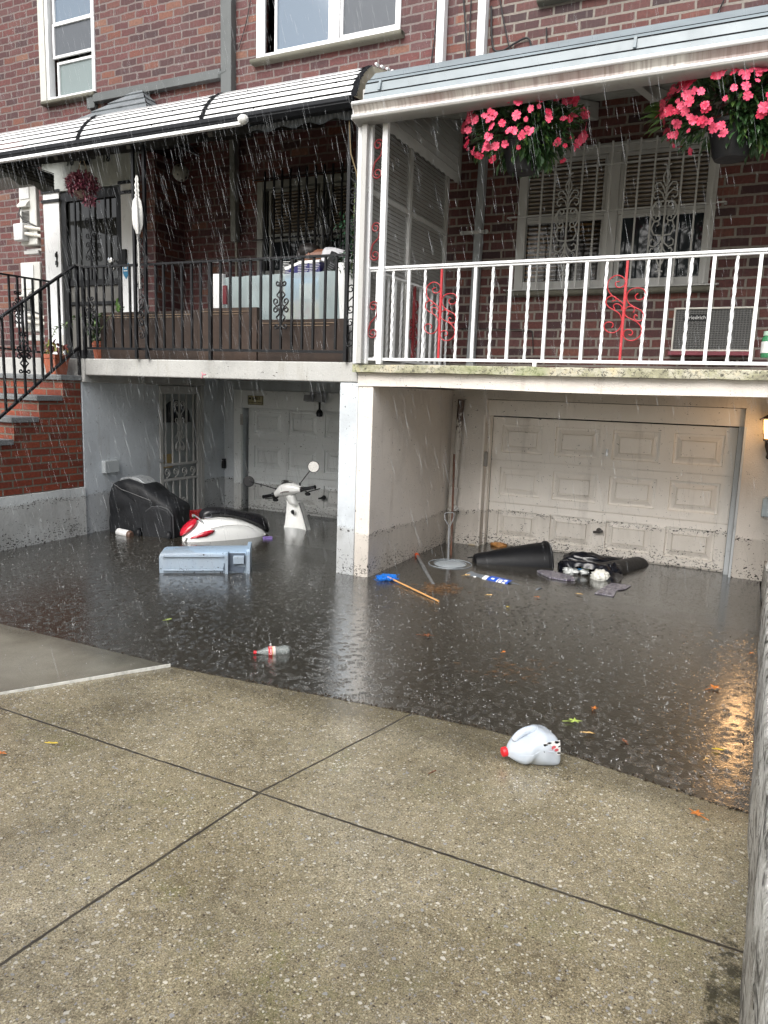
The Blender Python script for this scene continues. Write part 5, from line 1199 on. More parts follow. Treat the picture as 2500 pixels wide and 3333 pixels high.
b.add([V(x, y, 1.16) for x, y in vsx]+[V(x, y, 1.655+(x-x0)*.012) for x, y in vsx], [(i, i+1, N+2+i, N+1+i) for i in range(N)])
b.build('clear_panel', POLY, CR, smooth=60)
b = B(); b.box(-3.0, -2.93, 3.70, 3.74, 1.16, 1.675); b.build('end_board', white('crate_white', (.72, .73, .73), .4, .1), CR, bevel=.006); b = B(); b.prism([(-2.12, 1.70), (-2.03, 1.70), (-2.03, 1.16), (-2.08, 1.16)], 1, 3.68, 3.70); b.box(-2.06, -1.99, 3.64, 3.68, 1.16, 1.69); b.build('end_board', MATS['crate_white'], CR, bevel=.006)
q = P(733, 960, 1, 3.69); b = B(); b.box(q.x-.015, q.x+.012, 3.685, 3.699, q.z-.055, q.z+.055); b.build('red_latch', pm('red_latch', (.12, .012, .018), .4), CR)
b = B(); b.box(-3.0, -1.99, 4.05, 4.07, 1.16, 1.62); b.box(-3.0, -2.0, 3.75, 4.05, 1.155, 1.17); b.build('rear_board', pm('grey_rear_board', (.16, .18, .18), .5), CR)
# big printed bag standing in the crate
BGT = thing('paper_sack', (-2.42, 3.78, 1.17), 'printed sack with a navy top strip leaning inside the clear crate', 'sack')
def bagp(px, py): return P(px, py, 1, 3.78)
tl, tm, tr_ = bagp(926, 872), bagp(980, 850), bagp(1041, 846); bl_, brr = bagp(926, 1040), bagp(1041, 1040)
b = B(); prf = [(bl_.x, 1.2), (brr.x, 1.2), (tr_.x, tr_.z), (tm.x, tm.z), (tl.x, tl.z)]
b.prism(prf, 1, 3.78, 3.86)
def sack_mat():
    m = M('printed_sack'); wp = m.coord('World'); x, y, z = m.sep(wp)
    base = m.ramp(m.noise(m.mapv(wp, (7, 1, 9)), 1, 3, .5, 1), [(.38, (.55, .42, .20)), (.46, (.62, .60, .50)), (.52, (.55, .18, .22)), (.6, (.50, .50, .46)), (.7, (.22, .17, .12))], 'CONSTANT')
    blue = m.sstep(z, 1.50*S, 1.53*S); c = m.mix(blue, base, (.10, .26, .48))
    navy = m.sstep(z, 1.640*S, 1.642*S); c = m.mix(navy, c, (.012, .012, .10))
    return m.set(c, .35)
b.build('bag', sack_mat(), BGT, bevel=.01)
b = B(); b.prism([(tl.x, tl.z+.001), (tm.x, tm.z+.001), (tr_.x, tr_.z+.001), (tr_.x, tr_.z-.012), (tm.x, tm.z-.014), (tl.x+.01, tl.z-.014)], 1, 3.776, 3.862); b.build('white_hem', PAPW, BGT)
b = B(); random.seed(3)
for k in range(9):
    z = 1.665+k*.009
    for cx in (-2.545, -2.44, -2.36):
        b.box(cx, cx+random.uniform(.04, .075), 3.777, 3.779, z, z+.0018)
b.build('small_print', PAPW, BGT)
b = B(); q = bagp(975, 935); b.box(q.x, q.x+.11, 3.775, 3.779, q.z-.07, q.z+.02); b.build('white_panel', PAPW, BGT)
# black slotted case
SC = thing('ribbed_case', (-2.2, 3.76, 1.5), 'black case with a ribbed strip tilted on top of the crate', 'case')
b = B(); mx = Matrix.Rotation(math.radians(28), 3, 'Y'); cc = P(1075, 880, 1, 3.80)
b.box(-.035, .035, -.02, .03, -.10, .10, mx); [v.__iadd__(cc) for v in b.v]; b.build('body', BLKP, SC, bevel=.005)
b = B()
for k in range(16):
    z = -.13+k*.012; v0 = mx @ V(-.055, -.02, z)+cc+V(.035, 0, -.03); v1 = mx @ V(-.02, -.02, z)+cc+V(.035, 0, -.03); b.bar(v0, v1, .005)
b.build('ribbed_strip', pm('ribbed_grey', (.06, .065, .07), .4), SC)
# soccer ball hanging in a net, deep in the porch
q = P(588, 562, 1, 4.1); b = B(); b.lathe([(.055*math.sin(t*math.pi/14), -.055*math.cos(t*math.pi/14)) for t in range(15)], q, 20, cap=False)
m = M('worn_ball'); v = m.vor(m.coord('World'), 17); m.set(m.mix(m.sstep(v.outputs['Distance'], .28, .33), (.02, .02, .02), (.20, .20, .18)), .5)
SB = tag(b.build('soccer_ball', m.m, at=q), 'worn black and white soccer ball hanging under the dark porch roof', 'ball')
b = B(); b.tube([q+V(0, 0, .055), q+V(0, 0, .28)], .002, 5); b.build('cord', CABM, SB)
# mailbox inside the dark porch
q = P(520, 855, 1, 4.45); MB_ = thing('mailbox', (q.x, 4.45, q.z-.06), 'dark wall mailbox in the shade right of the front door', 'mailbox')
b = B(); b.box(q.x-.06, q.x+.06, 4.40, 4.47, q.z-.09, q.z+.06); b.prism([(4.385, q.z+.055), (4.47, q.z+.10), (4.47, q.z+.06), (4.385, q.z+.05)], 0, q.x-.07, q.x+.07); b.box(q.x-.05, q.x+.05, 4.47, 4.52, q.z-.08, q.z+.04); b.build('box', pm('mailbox_black', (.03, .03, .032), .4), MB_, bevel=.003)
# folded white garden umbrella hanging by the black posts
ub = P(447, 655, 1, 3.42); UM = thing('folded_umbrella', (ub.x, 3.42, 1.75), 'folded white cloth umbrella tied to the black iron post', 'umbrella')
b = B(); rings = []; prof = [(1.93, .010), (1.955, .014), (1.97, .020), (2.0, .024), (2.06, .026), (2.12, .025), (2.17, .020), (2.20, .010), (2.215, .012), (2.23, .008), (2.25, .013), (2.265, .008), (2.29, .012), (2.31, .007), (2.33, .010), (2.36, .003)]
zt_ = P(447, 570, 1, 3.42).z; zb_ = P(447, 762, 1, 3.42).z
for z, r in prof:
    zz = zb_+(z-1.93)/.43*(zt_-zb_); rings.append([V(ub.x+(r*(1+.28*math.sin(a*5+z*9)))*math.cos(a)*1.0, 3.42+(r*(1+.28*math.sin(a*5+z*9)))*math.sin(a), zz) for a in [2*math.pi*k/30 for k in range(30)]])
b.loft(rings); b.build('cloth', pm('white_umbrella_cloth', (.66, .66, .64), .75, 0, .15, 14, .5, 60), UM)
b = B(); b.tube([V(ub.x+.006, 3.42, 1.56), V(ub.x, 3.42, zb_+.01)], .0055, 8); b.build('shaft', WHT, UM)
b = B(); b.tube([V(ub.x-.004, 3.42, zb_+.02), V(ub.x+.012, 3.41, zb_-.04), V(ub.x+.05, 3.42, zb_-.1), V(ub.x+.055, 3.43, zb_-.16)], .003, 5); b.build('cord', CABM, UM)
# ================================================================== retaining wall on the right
def wall_mat():
    m = M('weathered_whitewash'); wp = m.coord('World'); n = m.noise(wp, 7, 7, .75, .8)
    c = m.ramp(n, [(.34, (.045, .043, .038)), (.42, (.25, .24, .21)), (.52, (.55, .54, .50)), (.66, (.74, .73, .69))])
    v = m.noise(m.mapv(wp, (3, 1.2, 12)), 3, 5, .7); c = m.mix(m.math('MULTIPLY', m.sstep(v, .52, .62), .85), c, (.035, .033, .028))
    c = flood_specks(m, c, .30, 1.0)
    return m.set(c, .8, 0, m.bump(m.math('ADD', n, m.noise(wp, 70, 4)), 1, .012))
RW = thing('retaining_wall', (.15, 2.5, 0), 'weathered whitewashed low retaining wall along the right edge', 'wall')
def rwx(y): return .060+.0205*y+.0009*y*y
random.seed(21); b = B(); rings = []; N = 120
for i in range(N+1):
    y = -1.5+i*(5.4/N); x = rwx(y)+random.uniform(-.0018, .0018)+.003*math.sin(y*9); h = .335-.034*max(0, y)+random.uniform(-.003, .003)
    rings.append([V(x, y, -.5), V(x+.004, y, h*.45), V(x+.010, y, h-.01), V(x+.016, y, h), V(x+.075, y, h+.004), V(x+.08, y, h+.018), V(x+.20, y, h+.018), V(x+.20, y, -.5)])
b.loft(rings); b.build('wall', wall_mat(), RW, smooth=30)
b = B(); b.lathe([(.05, 0), (.06, .03), (.05, .075), (.036, .09), (.034, .20), (.045, .22)], V(.215, 4.05, .16), 14); b.box(.165, .30, 3.92, 4.45, -.5, .16); b.box(.185, .30, 4.1, 4.6, .16, .52); b.build('pier', MATS['weathered_whitewash'], RW, bevel=.01)
b = B(); b.box(.30, 60, -1.5, 4.6, -.1, .012) if False else b.box(.26, 6, -1.5, 3.4, -.2, .30)
tag(b.build('raised_yard', CONC), kind='structure')
# ================================================================== flood debris in front of the garages
CP = thing('drain_pipe', (-1.70, 4.60, 0), 'peeling white drain pipe standing in the corner beside the beige wall', 'pipe')
pt, pb = P(1502, 1300, 1, 4.61), P(1462, 1768, 1, 4.61); pb2 = pb+(pb-pt)*.4
def peel():
    m = M('peeling_pipe_paint'); wp = m.coord('World'); z = m.sep(wp)[2]; n = m.noise(m.mapv(wp, (9, 9, 5)), 2.5, 6, .75)
    k = m.sstep(m.math('ADD', n, m.math('MULTIPLY', m.sstep(z, .9, 1.45), .22)), .60, .66)
    c = m.mix(k, (.52, .50, .46), (.07, .045, .035)); c = flood_specks(m, c, .36, 1); return m.set(c, .5, 0, m.bump(n, .4, .004))
b = B(); b.tube([pb2, pt], .0225, 16); b.build('pipe', peel(), CP)
def along(a, c, t): return a.lerp(c, t)
b = B()
for t0, t1, r in ((.60, .66, .031), (.615, .64, .034), (.66, .74, .029), (.77, .81, .031), (.755, .768, .034)): b.tube([along(pt, pb, t0), along(pt, pb, t1)], r, 18)
b.build('coupling', MATS['peeling_pipe_paint'], CP)
b = B(); q = P(1483, 1655, 1, 4.57); b.lathe([(.020, 0), (.020, .012), (.011, .013), (.010, .022)], q, 12, Matrix.Rotation(math.radians(70), 3, 'X')); b.build('cleanout_plug', WHT, CP)
SH = thing('shovel', (-1.55, 4.1, 0), 'metal shovel standing upside in the flood with its triangular grip up', 'shovel')
def sp(px, py, y=4.12): return P(px, py, 1, y)
b = B(); b.tube([sp(1458, 1835), sp(1462, 1712)], .007, 8); b.tube([sp(1458, 1836), sp(1458, 1880)], .011, 8); b.build('shaft', STEEL, SH)
b = B(); b.tube([sp(1462, 1712), sp(1448, 1690), sp(1447, 1674), sp(1452, 1669), sp(1474, 1668), sp(1479, 1673), sp(1476, 1690), sp(1465, 1712)], .0045, 7); b.build('grip', STEEL, SH)
STK = B(); STK.tube([P(1479, 1478, 1, 4.40), P(1475, 1600, 1, 4.37), P(1467, 1836, 1, 4.25), P(1465, 1880, 1, 4.22)], .0072, 8)
tag(STK.build('broom_handle', BRWN), 'rusty brown wooden handle leaning in the corner against the drain pipe', 'handle')
LD = thing('round_lid', (-1.5, 4.03, -.02), 'round grey bin lid awash under the shovel', 'lid')
b = B(); b.lathe([(.0, .008), (.09, .006), (.105, .002), (.125, -.002), (.135, -.012), (.135, -.03)], V(-1.50, 4.03, -.006), 40, cap=False); b.build('disc', pm('pale_grey_plastic', (.33, .37, .40), .35, 0, .3, 6), LD)
b = B(); [b.tube([V(-1.50+r*math.cos(a), 4.03+r*math.sin(a), .002) for a in [2*math.pi*k/40 for k in range(41)]], .002, 5) for r in (.095, .128)]; b.build('rim', pm('pale_grey_plastic', (.33, .37, .40), .35), LD)
# grey recycling bin, nearly submerged
a_, c_ = V(-1.335, 3.875, 0), V(-.90, 3.765, 0)
GB = thing('recycling_bin', ((a_+c_)/2), 'grey recycling bin lying almost submerged with a blue sticker', 'bin')
def cone(b, a, c, ra, rc, n=28, prof=None, cap=True):
    d = (c-a); L = d.length; q = d.to_track_quat('Z', 'Y').to_matrix()
    b.lathe(prof or [(ra, 0), (rc, L)], a, n, q, cap); return q
b = B(); q = cone(b, a_+V(0, 0, -.072), c_+V(0, 0, -.095), 0, 0, 40, [(.0, 0), (.078, .002), (.084, .01), (.086, .012), (.082, .018), (.084, .10), (.088, .105), (.088, .115), (.084, .12), (.092, .44), (.10, .445), (.10, .455)]); b.build('body', GREYP, GB)
b = B(); d = (c_-a_).normalized(); sd2 = d.cross(V(0, 0, 1)).normalized()
def on_cyl(base, t, a, r): return base+d*t+(sd2*math.cos(a)+V(0, 0, 1)*math.sin(a))*r
base = a_+V(0, 0, -.072)
def cyl_patch(b, t0, t1, a0, a1, r, n=10):
    vs = [on_cyl(base+V(0, 0, -.053*t), t, a0+(a1-a0)*k/n, r+.0045*t/.12) for t in (t0, t1) for k in range(n+1)]; b.add(vs, [(k, k+1, n+2+k, n+1+k) for k in range(n)])
cyl_patch(b, .155, .285, .55, 1.75, .0865); s_ = b.build('sticker', LABB, GB)
b = B(); cyl_patch(b, .125, .152, .5, 1.5, .0868); cyl_patch(b, .07, .085, .6, 1.1, .0868)
for t0, t1, a0, a1 in ((.175, .195, 1.2, 1.35), (.215, .222, .7, 1.5), (.228, .246, .72, .95), (.228, .246, 1.05, 1.4), (.252, .27, .7, 1.2), (.252, .27, 1.28, 1.5)): cyl_patch(b, t0, t1, a0, a1, .0875)
b.build('sticker_print', PAPW, GB)
# black bin lying on its side
BB = thing('rubbish_bin', (-1.2, 4.3, 0), 'tapered black rubbish bin lying on its side against the flood, mouth to the right', 'bin')
m0, e0 = V(-1.005, 4.40, -.002), V(-1.40, 4.17, -.012)
ba = m0; d = e0-m0; L = d.length
b = B(); cone(b, m0, e0, 0, 0, 44, [(.118, .01), (.132, 0), (.138, .008), (.138, .022), (.130, .03), (.122, .10), (.098, L*.55), (.066, L*.93), (.060, L*.985), (.05, L), (.0, L)], cap=False); b.build('body', BLKP, BB)
b = B(); qd = d.normalized(); ss = qd.cross(V(0, 0, 1)).normalized()
for t in (.15, .28, .40): b.bar(m0+qd*t+ss*(.115-.16*t)+V(0, 0, .03), m0+qd*(t+.09)+ss*(.115-.16*(t+.09))+V(0, 0, .03), .006)
b.build('rib', BLKP, BB)
b = B(); q = P(1752, 1838, 2, .012); b.prism([(q.x-.02, q.y-.006), (q.x+.03, q.y-.004), (q.x+.028, q.y+.02), (q.x, q.y+.022)], 2, .02, .023); b.build('sticker', pm('torn_sticker', (.25, .25, .25), .5), BB)
# second bin with its black liner
BN = thing('rubbish_bin', (-.6, 4.4, 0), 'black rubbish bin lying right of the other with a torn liner bag at its mouth', 'bin')
m1, e1 = V(-.685, 4.24, -.022), V(-.495, 4.72, -.012); L = (e1-m1).length
b = B(); cone(b, m1, e1, 0, 0, 36, [(.085, .02), (.095, 0), (.10, .012), (.098, .03), (.085, .1), (.062, L*.93), (.05, L), (.0, L)], cap=False); b.build('body', BLKP, BN)
b = B(); b.box(-.80, -.60, 4.62, 4.66, -.03, .035); b.build('lid_edge', BLKP, BN)
BL = thing('bin_liner', (-.77, 4.12, 0), 'shiny black bin liner spilling white waste at the mouth of the lying bin', 'rubbish bag')
random.seed(31)
def blob(b, c, rx, ry, rz, n=22, amp=.16, fr=7, seed=0, ang=0, zmin=None):
    rows = n//2; vs = []; o = len(b.v); ph = [random.random()*6 for _ in range(8)]
    for i in range(rows+1):
        th = math.pi*i/rows
        for j in range(n):
            a = 2*math.pi*j/n; d = V(math.sin(th)*math.cos(a), math.sin(th)*math.sin(a), math.cos(th))
            k = 1+amp*(math.sin(fr*d.x+ph[0])*math.sin(fr*d.y+ph[1])+.6*math.sin(fr*2.1*d.z+ph[2]+3*d.x)+.45*math.sin(fr*3.3*d.x+ph[3])*math.cos(fr*2.9*d.y+ph[4]))
            v = V(d.x*rx*k, d.y*ry*k, d.z*rz*k); v.rotate(Matrix.Rotation(ang, 3, 'Z')); v += Vector(c)
            if zmin is not None: v.z = max(v.z, zmin)
            vs.append(v)
    b.add(vs, [(i*n+j, (i+1)*n+j, (i+1)*n+(j+1) % n, i*n+(j+1) % n) for i in range(rows) for j in range(n)])
b = B(); ring = []
lip = [P(px, py, 2, z) for px, py, z in ((1812, 1868, .0), (1818, 1835, .03), (1828, 1822, .07), (1870, 1823, .085), (1930, 1832, .085), (1975, 1842, .07), (1995, 1870, .03), (1998, 1900, .0), (1972, 1910, -.01))]
inn = [p.lerp(V(-.76, 4.09, -.02), .22)+V(0, 0, -.01) for p in lip]; out = [p+V(.05, .10, -.03) for p in lip]; out2 = [p+V(.07, .16, -.09) for p in lip]; wob = lambda p: p+V(random.uniform(-.008, .008), random.uniform(-.008, .008), random.uniform(-.007, .007))
def dense(ps, k=5): return [ps[i].lerp(ps[i+1], t/k) for i in range(len(ps)-1) for t in range(k)]+[ps[-1]]
rr = [[wob(p) for p in dense(x)] for x in (inn, [p.lerp(q, .3)+V(0, 0, .004) for p, q in zip(lip, inn)], lip, [p.lerp(q, .5)+V(0, 0, .01) for p, q in zip(lip, out)], out, out2)]; n = len(rr[0])
b.add([v for r in rr for v in r], [(i*n+j, (i+1)*n+j, (i+1)*n+j+1, i*n+j+1) for i in range(len(rr)-1) for j in range(n-1)])
b.build('liner', BAGM, BL, smooth=80, sub=1)
b = B(); blob(b, P(1905, 1842, 2, .02)+V(-.01, .05, .012), .135, .055, .062, 40, .10, 6, ang=.15); blob(b, P(1992, 1868, 2, .02)+V(.0, .03, 0), .045, .06, .06, 30, .14, 7); blob(b, P(1826, 1850, 2, .0)+V(.01, .03, 0), .035, .04, .05, 26, .14, 7); b.build('liner_folds', BAGM, BL, smooth=80)
b = B(); blob(b, P(1955, 1878, 2, .012), .052, .045, .042, 36, .13, 8); b.build('white_waste_bag', pm('crumpled_white_bag', (.60, .60, .55), .3, 0, .35, 25, 1, 40), BL, smooth=80)
b = B(); blob(b, P(1858, 1858, 2, .015), .045, .028, .022, 30, .2, 9); blob(b, P(1902, 1862, 2, .02), .025, .018, .016, 24, .2, 8); b.build('torn_packaging', pm('torn_white_packaging', (.55, .57, .56), .4, 0, .6, 40, 1, 60), BL, smooth=80)
b = B(); blob(b, P(1892, 1853, 2, .03), .026, .010, .006, 18, .1); b.build('blue_wrapper', pm('blue_wrapper', (.03, .22, .5), .3), BL)
b = B(); blob(b, P(1905, 1852, 2, .03), .022, .02, .02, 20, .2); b.build('green_scrap', pm('green_scrap', (.30, .38, .16), .4), BL)
def paper_mat(name, seed):
    m = M(name); wp = m.coord('World'); n = m.noise(m.mapv(wp, (22, 22, 1), loc=(seed, 0, 0)), 1, 4, .7, .6)
    return m.set(m.ramp(n, [(.35, (.05, .04, .06)), (.45, (.24, .23, .25)), (.52, (.09, .08, .12)), (.6, (.40, .39, .37)), (.68, (.22, .04, .05))], 'CONSTANT'), .35)
def flat(name, pix, z, th, mat, label, cat, wav=0):
    pts = [P(a, c, 2, z) for a, c in pix]; b = B(); b.prism([(p.x, p.y) for p in pts], 2, z-th, z); return tag(b.build(name, mat), label, cat)
flat('magazine', [(1748, 1857), (1760, 1854), (1800, 1858), (1862, 1874), (1872, 1886), (1845, 1886), (1790, 1877)], .012, .010, paper_mat('magazine_cover', 1), 'floating dark magazine left of the black liner bag', 'magazine')
flat('newspaper', [(1935, 1930), (1962, 1912), (1990, 1897), (2022, 1900), (2055, 1905), (2035, 1917), (2008, 1920), (1998, 1940)], .006, .004, paper_mat('newspaper_print', 5), 'soaked colour newspaper sheets awash in front of the liner bag', 'newspaper')
b = B(); random.seed(4); blob(b, P(1623, 1774, 2, .01), .055, .022, .018, 26, .2, 7); tag(b.build('work_glove', pm('yellow_brown_scrap', (.42, .20, .06), .6, 0, .6, 30, .8, 40), smooth=80), 'yellow and red crumpled wrapper floating near the left foot of the garage door', 'wrapper')
b = B(); blob(b, P(1615, 1762, 2, .01), .04, .015, .010, 20, .2, 7); tag(b.build('leaf_clump', pm('dark_green_scrap', (.015, .06, .03), .6), smooth=80), 'dark green scrap floating against the garage door frame', 'scrap')
b = B(); blob(b, P(1535, 1773, 2, .004), .026, .007, .006, 18, .1, 5); tag(b.build('foam_scrap', pm('pale_scrap', (.5, .42, .3), .6), smooth=80), 'pale flat scrap floating at the base of the beige back wall', 'scrap')
# push broom and pole
BM = thing('push_broom', (-1.6, 3.5, 0), 'floating broom with bright blue head and orange wooden handle', 'broom')
ha, hb = P(1262, 1878, 2, .012), P(1428, 1957, 2, .006)
b = B(); b.tube([ha, hb], .0046, 8); b.build('handle', ORNG, BM)
BLU = pm('bright_blue_plastic', (.01, .17, .62), .4, 0, .3, 30, .6, 60); b = B(); hc = P(1258, 1882, 2, .01)
b.prism([(P(x, y, 2, 0).x, P(x, y, 2, 0).y) for x, y in ((1226, 1884), (1246, 1873), (1290, 1876), (1286, 1890), (1262, 1888), (1240, 1893))], 2, 0, .012)
b.build('brush_head', BLU, BM, bevel=.003)
b = B(); random.seed(8)
for k in range(160):
    p = P(random.uniform(1226, 1290), random.uniform(1874, 1890), 2, .01); b.bar(p, p+V(random.uniform(-.02, .02), random.uniform(-.02, .02), .006), .0016)
b.build('bristles', BLU, BM)
PL = thing('pole', (-1.6, 3.85, 0), 'grey metal pole with an orange tip slanting out of the water beside the beige wall', 'pole')
pa, pb_ = P(1357, 1806, 0, -1.75), P(1410, 1903, 2, -.005)
b = B(); b.tube([pa, pb_], .0095, 10); b.build('shaft', STEEL, PL)
b = B(); dd = (pb_-pa).normalized(); b.tube([pa-dd*.008, pa+dd*.03], .0125, 12); b.build('tip', pm('orange_tip', (.60, .10, .03), .5, 0, .4, 30), PL)
# ================================================================== things in front of the grey garage
e1_ = V(.832, .554, 0); e2_ = V(-.554, .832, 0); A0 = V(-2.752, 2.936, 0)
BBN = thing('recycling_bin', A0+e1_*.25, 'pale blue bin floating on its side below the white scooter', 'bin')
def bl(s, d, z): return A0+e1_*s+e2_*d+V(0, 0, z)
b = B(); rings = []
for s, k in ((0, .80), (.006, .9), (.02, .94), (.25, .98), (.46, 1.0)):
    w_, h0, h1 = .19*k, -.08, .118*k; r = .018
    rings.append([bl(s, .01, h0), bl(s, .0, h1-r), bl(s, .006, h1-.005), bl(s, r, h1), bl(s, w_-r, h1), bl(s, w_-.005, h1-.006), bl(s, w_, h1-r), bl(s, w_, h0)])
b.loft(rings)
b.build('body', BLUEP, BBN, bevel=.003)
b = B()
b.loft([[bl(s, -.012, -.09), bl(s, -.014, .122), bl(s, -.004, .134), bl(s, .20, .134), bl(s, .21, .122), bl(s, .21, -.09)] for s in (.462, .482)])
b.build('rim', BLUEP, BBN, bevel=.003)
b = B()
for z0, z1, s1 in ((.088, .098, .34), (.012, .022, .34)): b.loft([[bl(s, -.001, z0), bl(s, -.010, z0+.002), bl(s, -.010, z1-.002), bl(s, -.001, z1)] for s in (.02, s1)])
b.loft([[bl(s, -.001, -.01), bl(s, -.028, 0), bl(s, -.028, .120), bl(s, .005, .125)] for s in (.350, .366)])
b.build('rib', BLUEP, BBN, bevel=.002)
b = B(); b.add([bl(.37, -.003, .03), bl(.455, -.003, .055), bl(.455, -.003, .112), bl(.37, -.003, .112)], [(0, 1, 2, 3)]); b.add([bl(.335, -.003, .02), bl(.44, -.003, .0), bl(.455, -.003, .035), bl(.40, -.003, .038), bl(.345, -.003, .056)], [(0, 1, 2, 3, 4)])  # flat patches; the hollow's shade is put into their dark colour
b.build('handle_recess_shade', pm('recess_shade_blue', (.07, .09, .12), .5), BBN)
b = B(); b.loft([[bl(s, -.003, .05), bl(s, -.02, .055), bl(s, -.02, .095), bl(s, -.003, .1)] for s in (.392, .45)]); b.build('hinge_block', BLUEP, BBN, bevel=.003)
# covered barbecue
GR = thing('covered_barbecue', (-3.52, 3.72, 0), 'barbecue under a black fabric cover standing in the flood beside the security door', 'barbecue')
g1 = V(.986, .165, 0); g2 = V(-.165, .986, 0); G0 = V(-3.848, 3.60, 0)
ol = [(.0, -.06), (-.006, .06), (.004, .2), (.016, .29), (.03, .325), (.06, .348), (.10, .362), (.16, .368), (.22, .362), (.29, .335), (.36, .295), (.43, .258), (.50, .222), (.525, .20), (.535, .17), (.538, .05), (.532, -.06)]
dol = []
for (x0_, z0_), (x1_, z1_) in zip(ol, ol[1:]):
    for k in range(3): dol.append((x0_+(x1_-x0_)*k/3, z0_+(z1_-z0_)*k/3))
dol.append(ol[-1]); random.seed(2)
b = B(); rings = []; cx, cz = .27, .12
for i, (dp, k) in enumerate([(.0, .74), (.004, .84), (.018, .93), (.045, .98), (.09, 1.0), (.15, 1.0), (.21, .96), (.25, .88), (.262, .78)]):
    rings.append([G0+g1*(cx+(x-cx)*k+.004*math.sin(z*40+i))+g2*(dp+.006*math.sin(x*30+z*18))+V(0, 0, cz+(z-cz)*k+.003*math.sin(x*50)) for x, z in dol])
b.loft(rings); b.build('cover', COVER, GR, smooth=50, sub=1)
def gp(x, d, z): return G0+g1*x+g2*d+V(0, 0, z)
b = B(); arch = [(.30, -.03), (.30, .10), (.325, .165), (.37, .197), (.43, .205), (.49, .19), (.525, .15), (.53, .0)]
b.tube([gp(x, -.002, z) for x, z in arch], .006, 6); b.tube([gp(.06, 0, .34), gp(.14, -.006, .30), gp(.25, -.004, .27), gp(.36, -.004, .24)], .003, 5); b.build('seam', pm('cover_piping', (.05, .052, .055), .45), GR)
b = B(); b.loft([[gp(x, d, z) for x, z in arch] for d in (.0, -.02)], cap=True) ; b.build('side_flap', COVER, GR, smooth=60, bevel=.02)
b = B(); b.loft([[gp(x, d, z) for x, z in ((.06, .335), (.09, .366), (.15, .380), (.22, .374), (.28, .34), (.20, .35))] for d in (.06, .20)]); b.build('lid', pm('silver_lid', (.34, .36, .37), .3, .3), GR, bevel=.004)
for x in (.275, .505):
    b = B(); mx = Matrix.Rotation(math.radians(65), 3, 'Y') @ Matrix.Rotation(0, 3, 'X'); cc = gp(x, -.012, .012)
    b.lathe([(.016, -.008), (.034, -.012), (.038, -.006), (.038, .006), (.034, .012), (.016, .008)], cc, 22, (Matrix.Rotation(math.radians(35), 3, 'Z') @ Matrix.Rotation(math.radians(90), 3, 'Y'))); wh = b.build('wheel', BLKP, GR)
    b = B(); b.lathe([(.0, -.011), (.014, -.010), (.016, .0), (.014, .010), (.0, .011)], cc, 14, (Matrix.Rotation(math.radians(35), 3, 'Z') @ Matrix.Rotation(math.radians(90), 3, 'Y'))); b.build('hub', STEEL, wh)
# white canister
WC = thing('canister', (-3.62, 3.5, 0), 'white labelled canister floating beside the covered barbecue', 'canister')
ca, cb_ = P(385, 1731, 2, .014), P(428, 1741, 2, .010)
b = B(); cone(b, ca, cb_, 0, 0, 22, [(.0, 0), (.024, .001), (.026, .005), (.026, (cb_-ca).length*.82)], cap=False); b.build('label', PAPW, WC)
b = B(); L = (cb_-ca).length; cone(b, ca, cb_, 0, 0, 22, [(.0255, L*.80), (.0255, L*.92), (.018, L), (.0, L)], cap=False); b.build('cap', pm('brown_cap', (.12, .07, .05), .4), WC)
# red drinks carton
RC = thing('drinks_carton', (-3.66, 4.33, 0), 'red drinks carton standing in the water between the barbecue and the scooter', 'carton')
q = P(642, 1700, 2, 0); b = B(); mx = Matrix.Rotation(math.radians(-20), 3, 'Z'); b.box(-.045, .045, -.04, .06, -.08, .088, mx); [v.__iadd__(q) for v in b.v]; b.build('box', pm('carton_red', (.42, .015, .02), .35, 0, .3, 20), RC, bevel=.003)
b = B(); b.lathe([(.012, 0), (.012, .002)], q+(mx @ V(.015, -.041, .055)), 14, Matrix.Rotation(math.radians(90), 3, 'X')); b.box(-.04, .04, -.0425, -.041, .015, .022, mx); [v.__iadd__(q) for v in b.v[-8:]]; b.build('print', PAPW, RC)
b = B(); b.box(.02, .042, -.0425, -.041, .045, .07, mx); [v.__iadd__(q) for v in b.v]; b.build('green_print', pm('print_green', (.04, .35, .12), .4), RC)
flat('snack_packet', [(855, 1746), (886, 1745), (887, 1752), (856, 1753)], .010, .008, pm('purple_packet', (.20, .14, .38), .4, 0, .7, 60), 'small purple packet floating between the two visible halves of the scooter', 'packet')
# ================================================================== scooter
O_ = V(-3.0, 4.05, 0); sf = V(.479, .878, 0); sr_ = V(.878, -.479, 0)
def L_(f, r, z): return O_+sf*f+sr_*r+V(0, 0, z)
SCO = thing('scooter', O_, 'white motor scooter half submerged in front of the grey garage, round mirrors up', 'scooter')
def ring_se(f, w_, zt_, zb_, n=28, p=2.6, roff=0):
    out = []
    for k in range(n):
        a = 2*math.pi*k/n; c, s = math.cos(a), math.sin(a)
        out.append(L_(f, roff+w_*abs(c)**(2/p)*(1 if c > 0 else -1), (zt_+zb_)/2+(zt_-zb_)/2*abs(s)**(2/p)*(1 if s > 0 else -1)))
    return out
b = B(); b.loft([ring_se(f, w_, t, z, roff=.0) for f, w_, t, z in ((-.455, .012, .015, -.02), (-.448, .03, .035, -.035), (-.43, .05, .062, -.05), (-.39, .075, .098, -.09), (-.34, .090, .130, -.12), (-.27, .101, .156, -.15), (-.18, .108, .158, -.16), (-.08, .110, .132, -.16), (.0, .104, .098, -.16), (.06, .090, .066, -.15), (.11, .065, .038, -.14), (.14, .03, .01, -.1))])
b.build('body', SCOOT, SCO, smooth=60, sub=1)
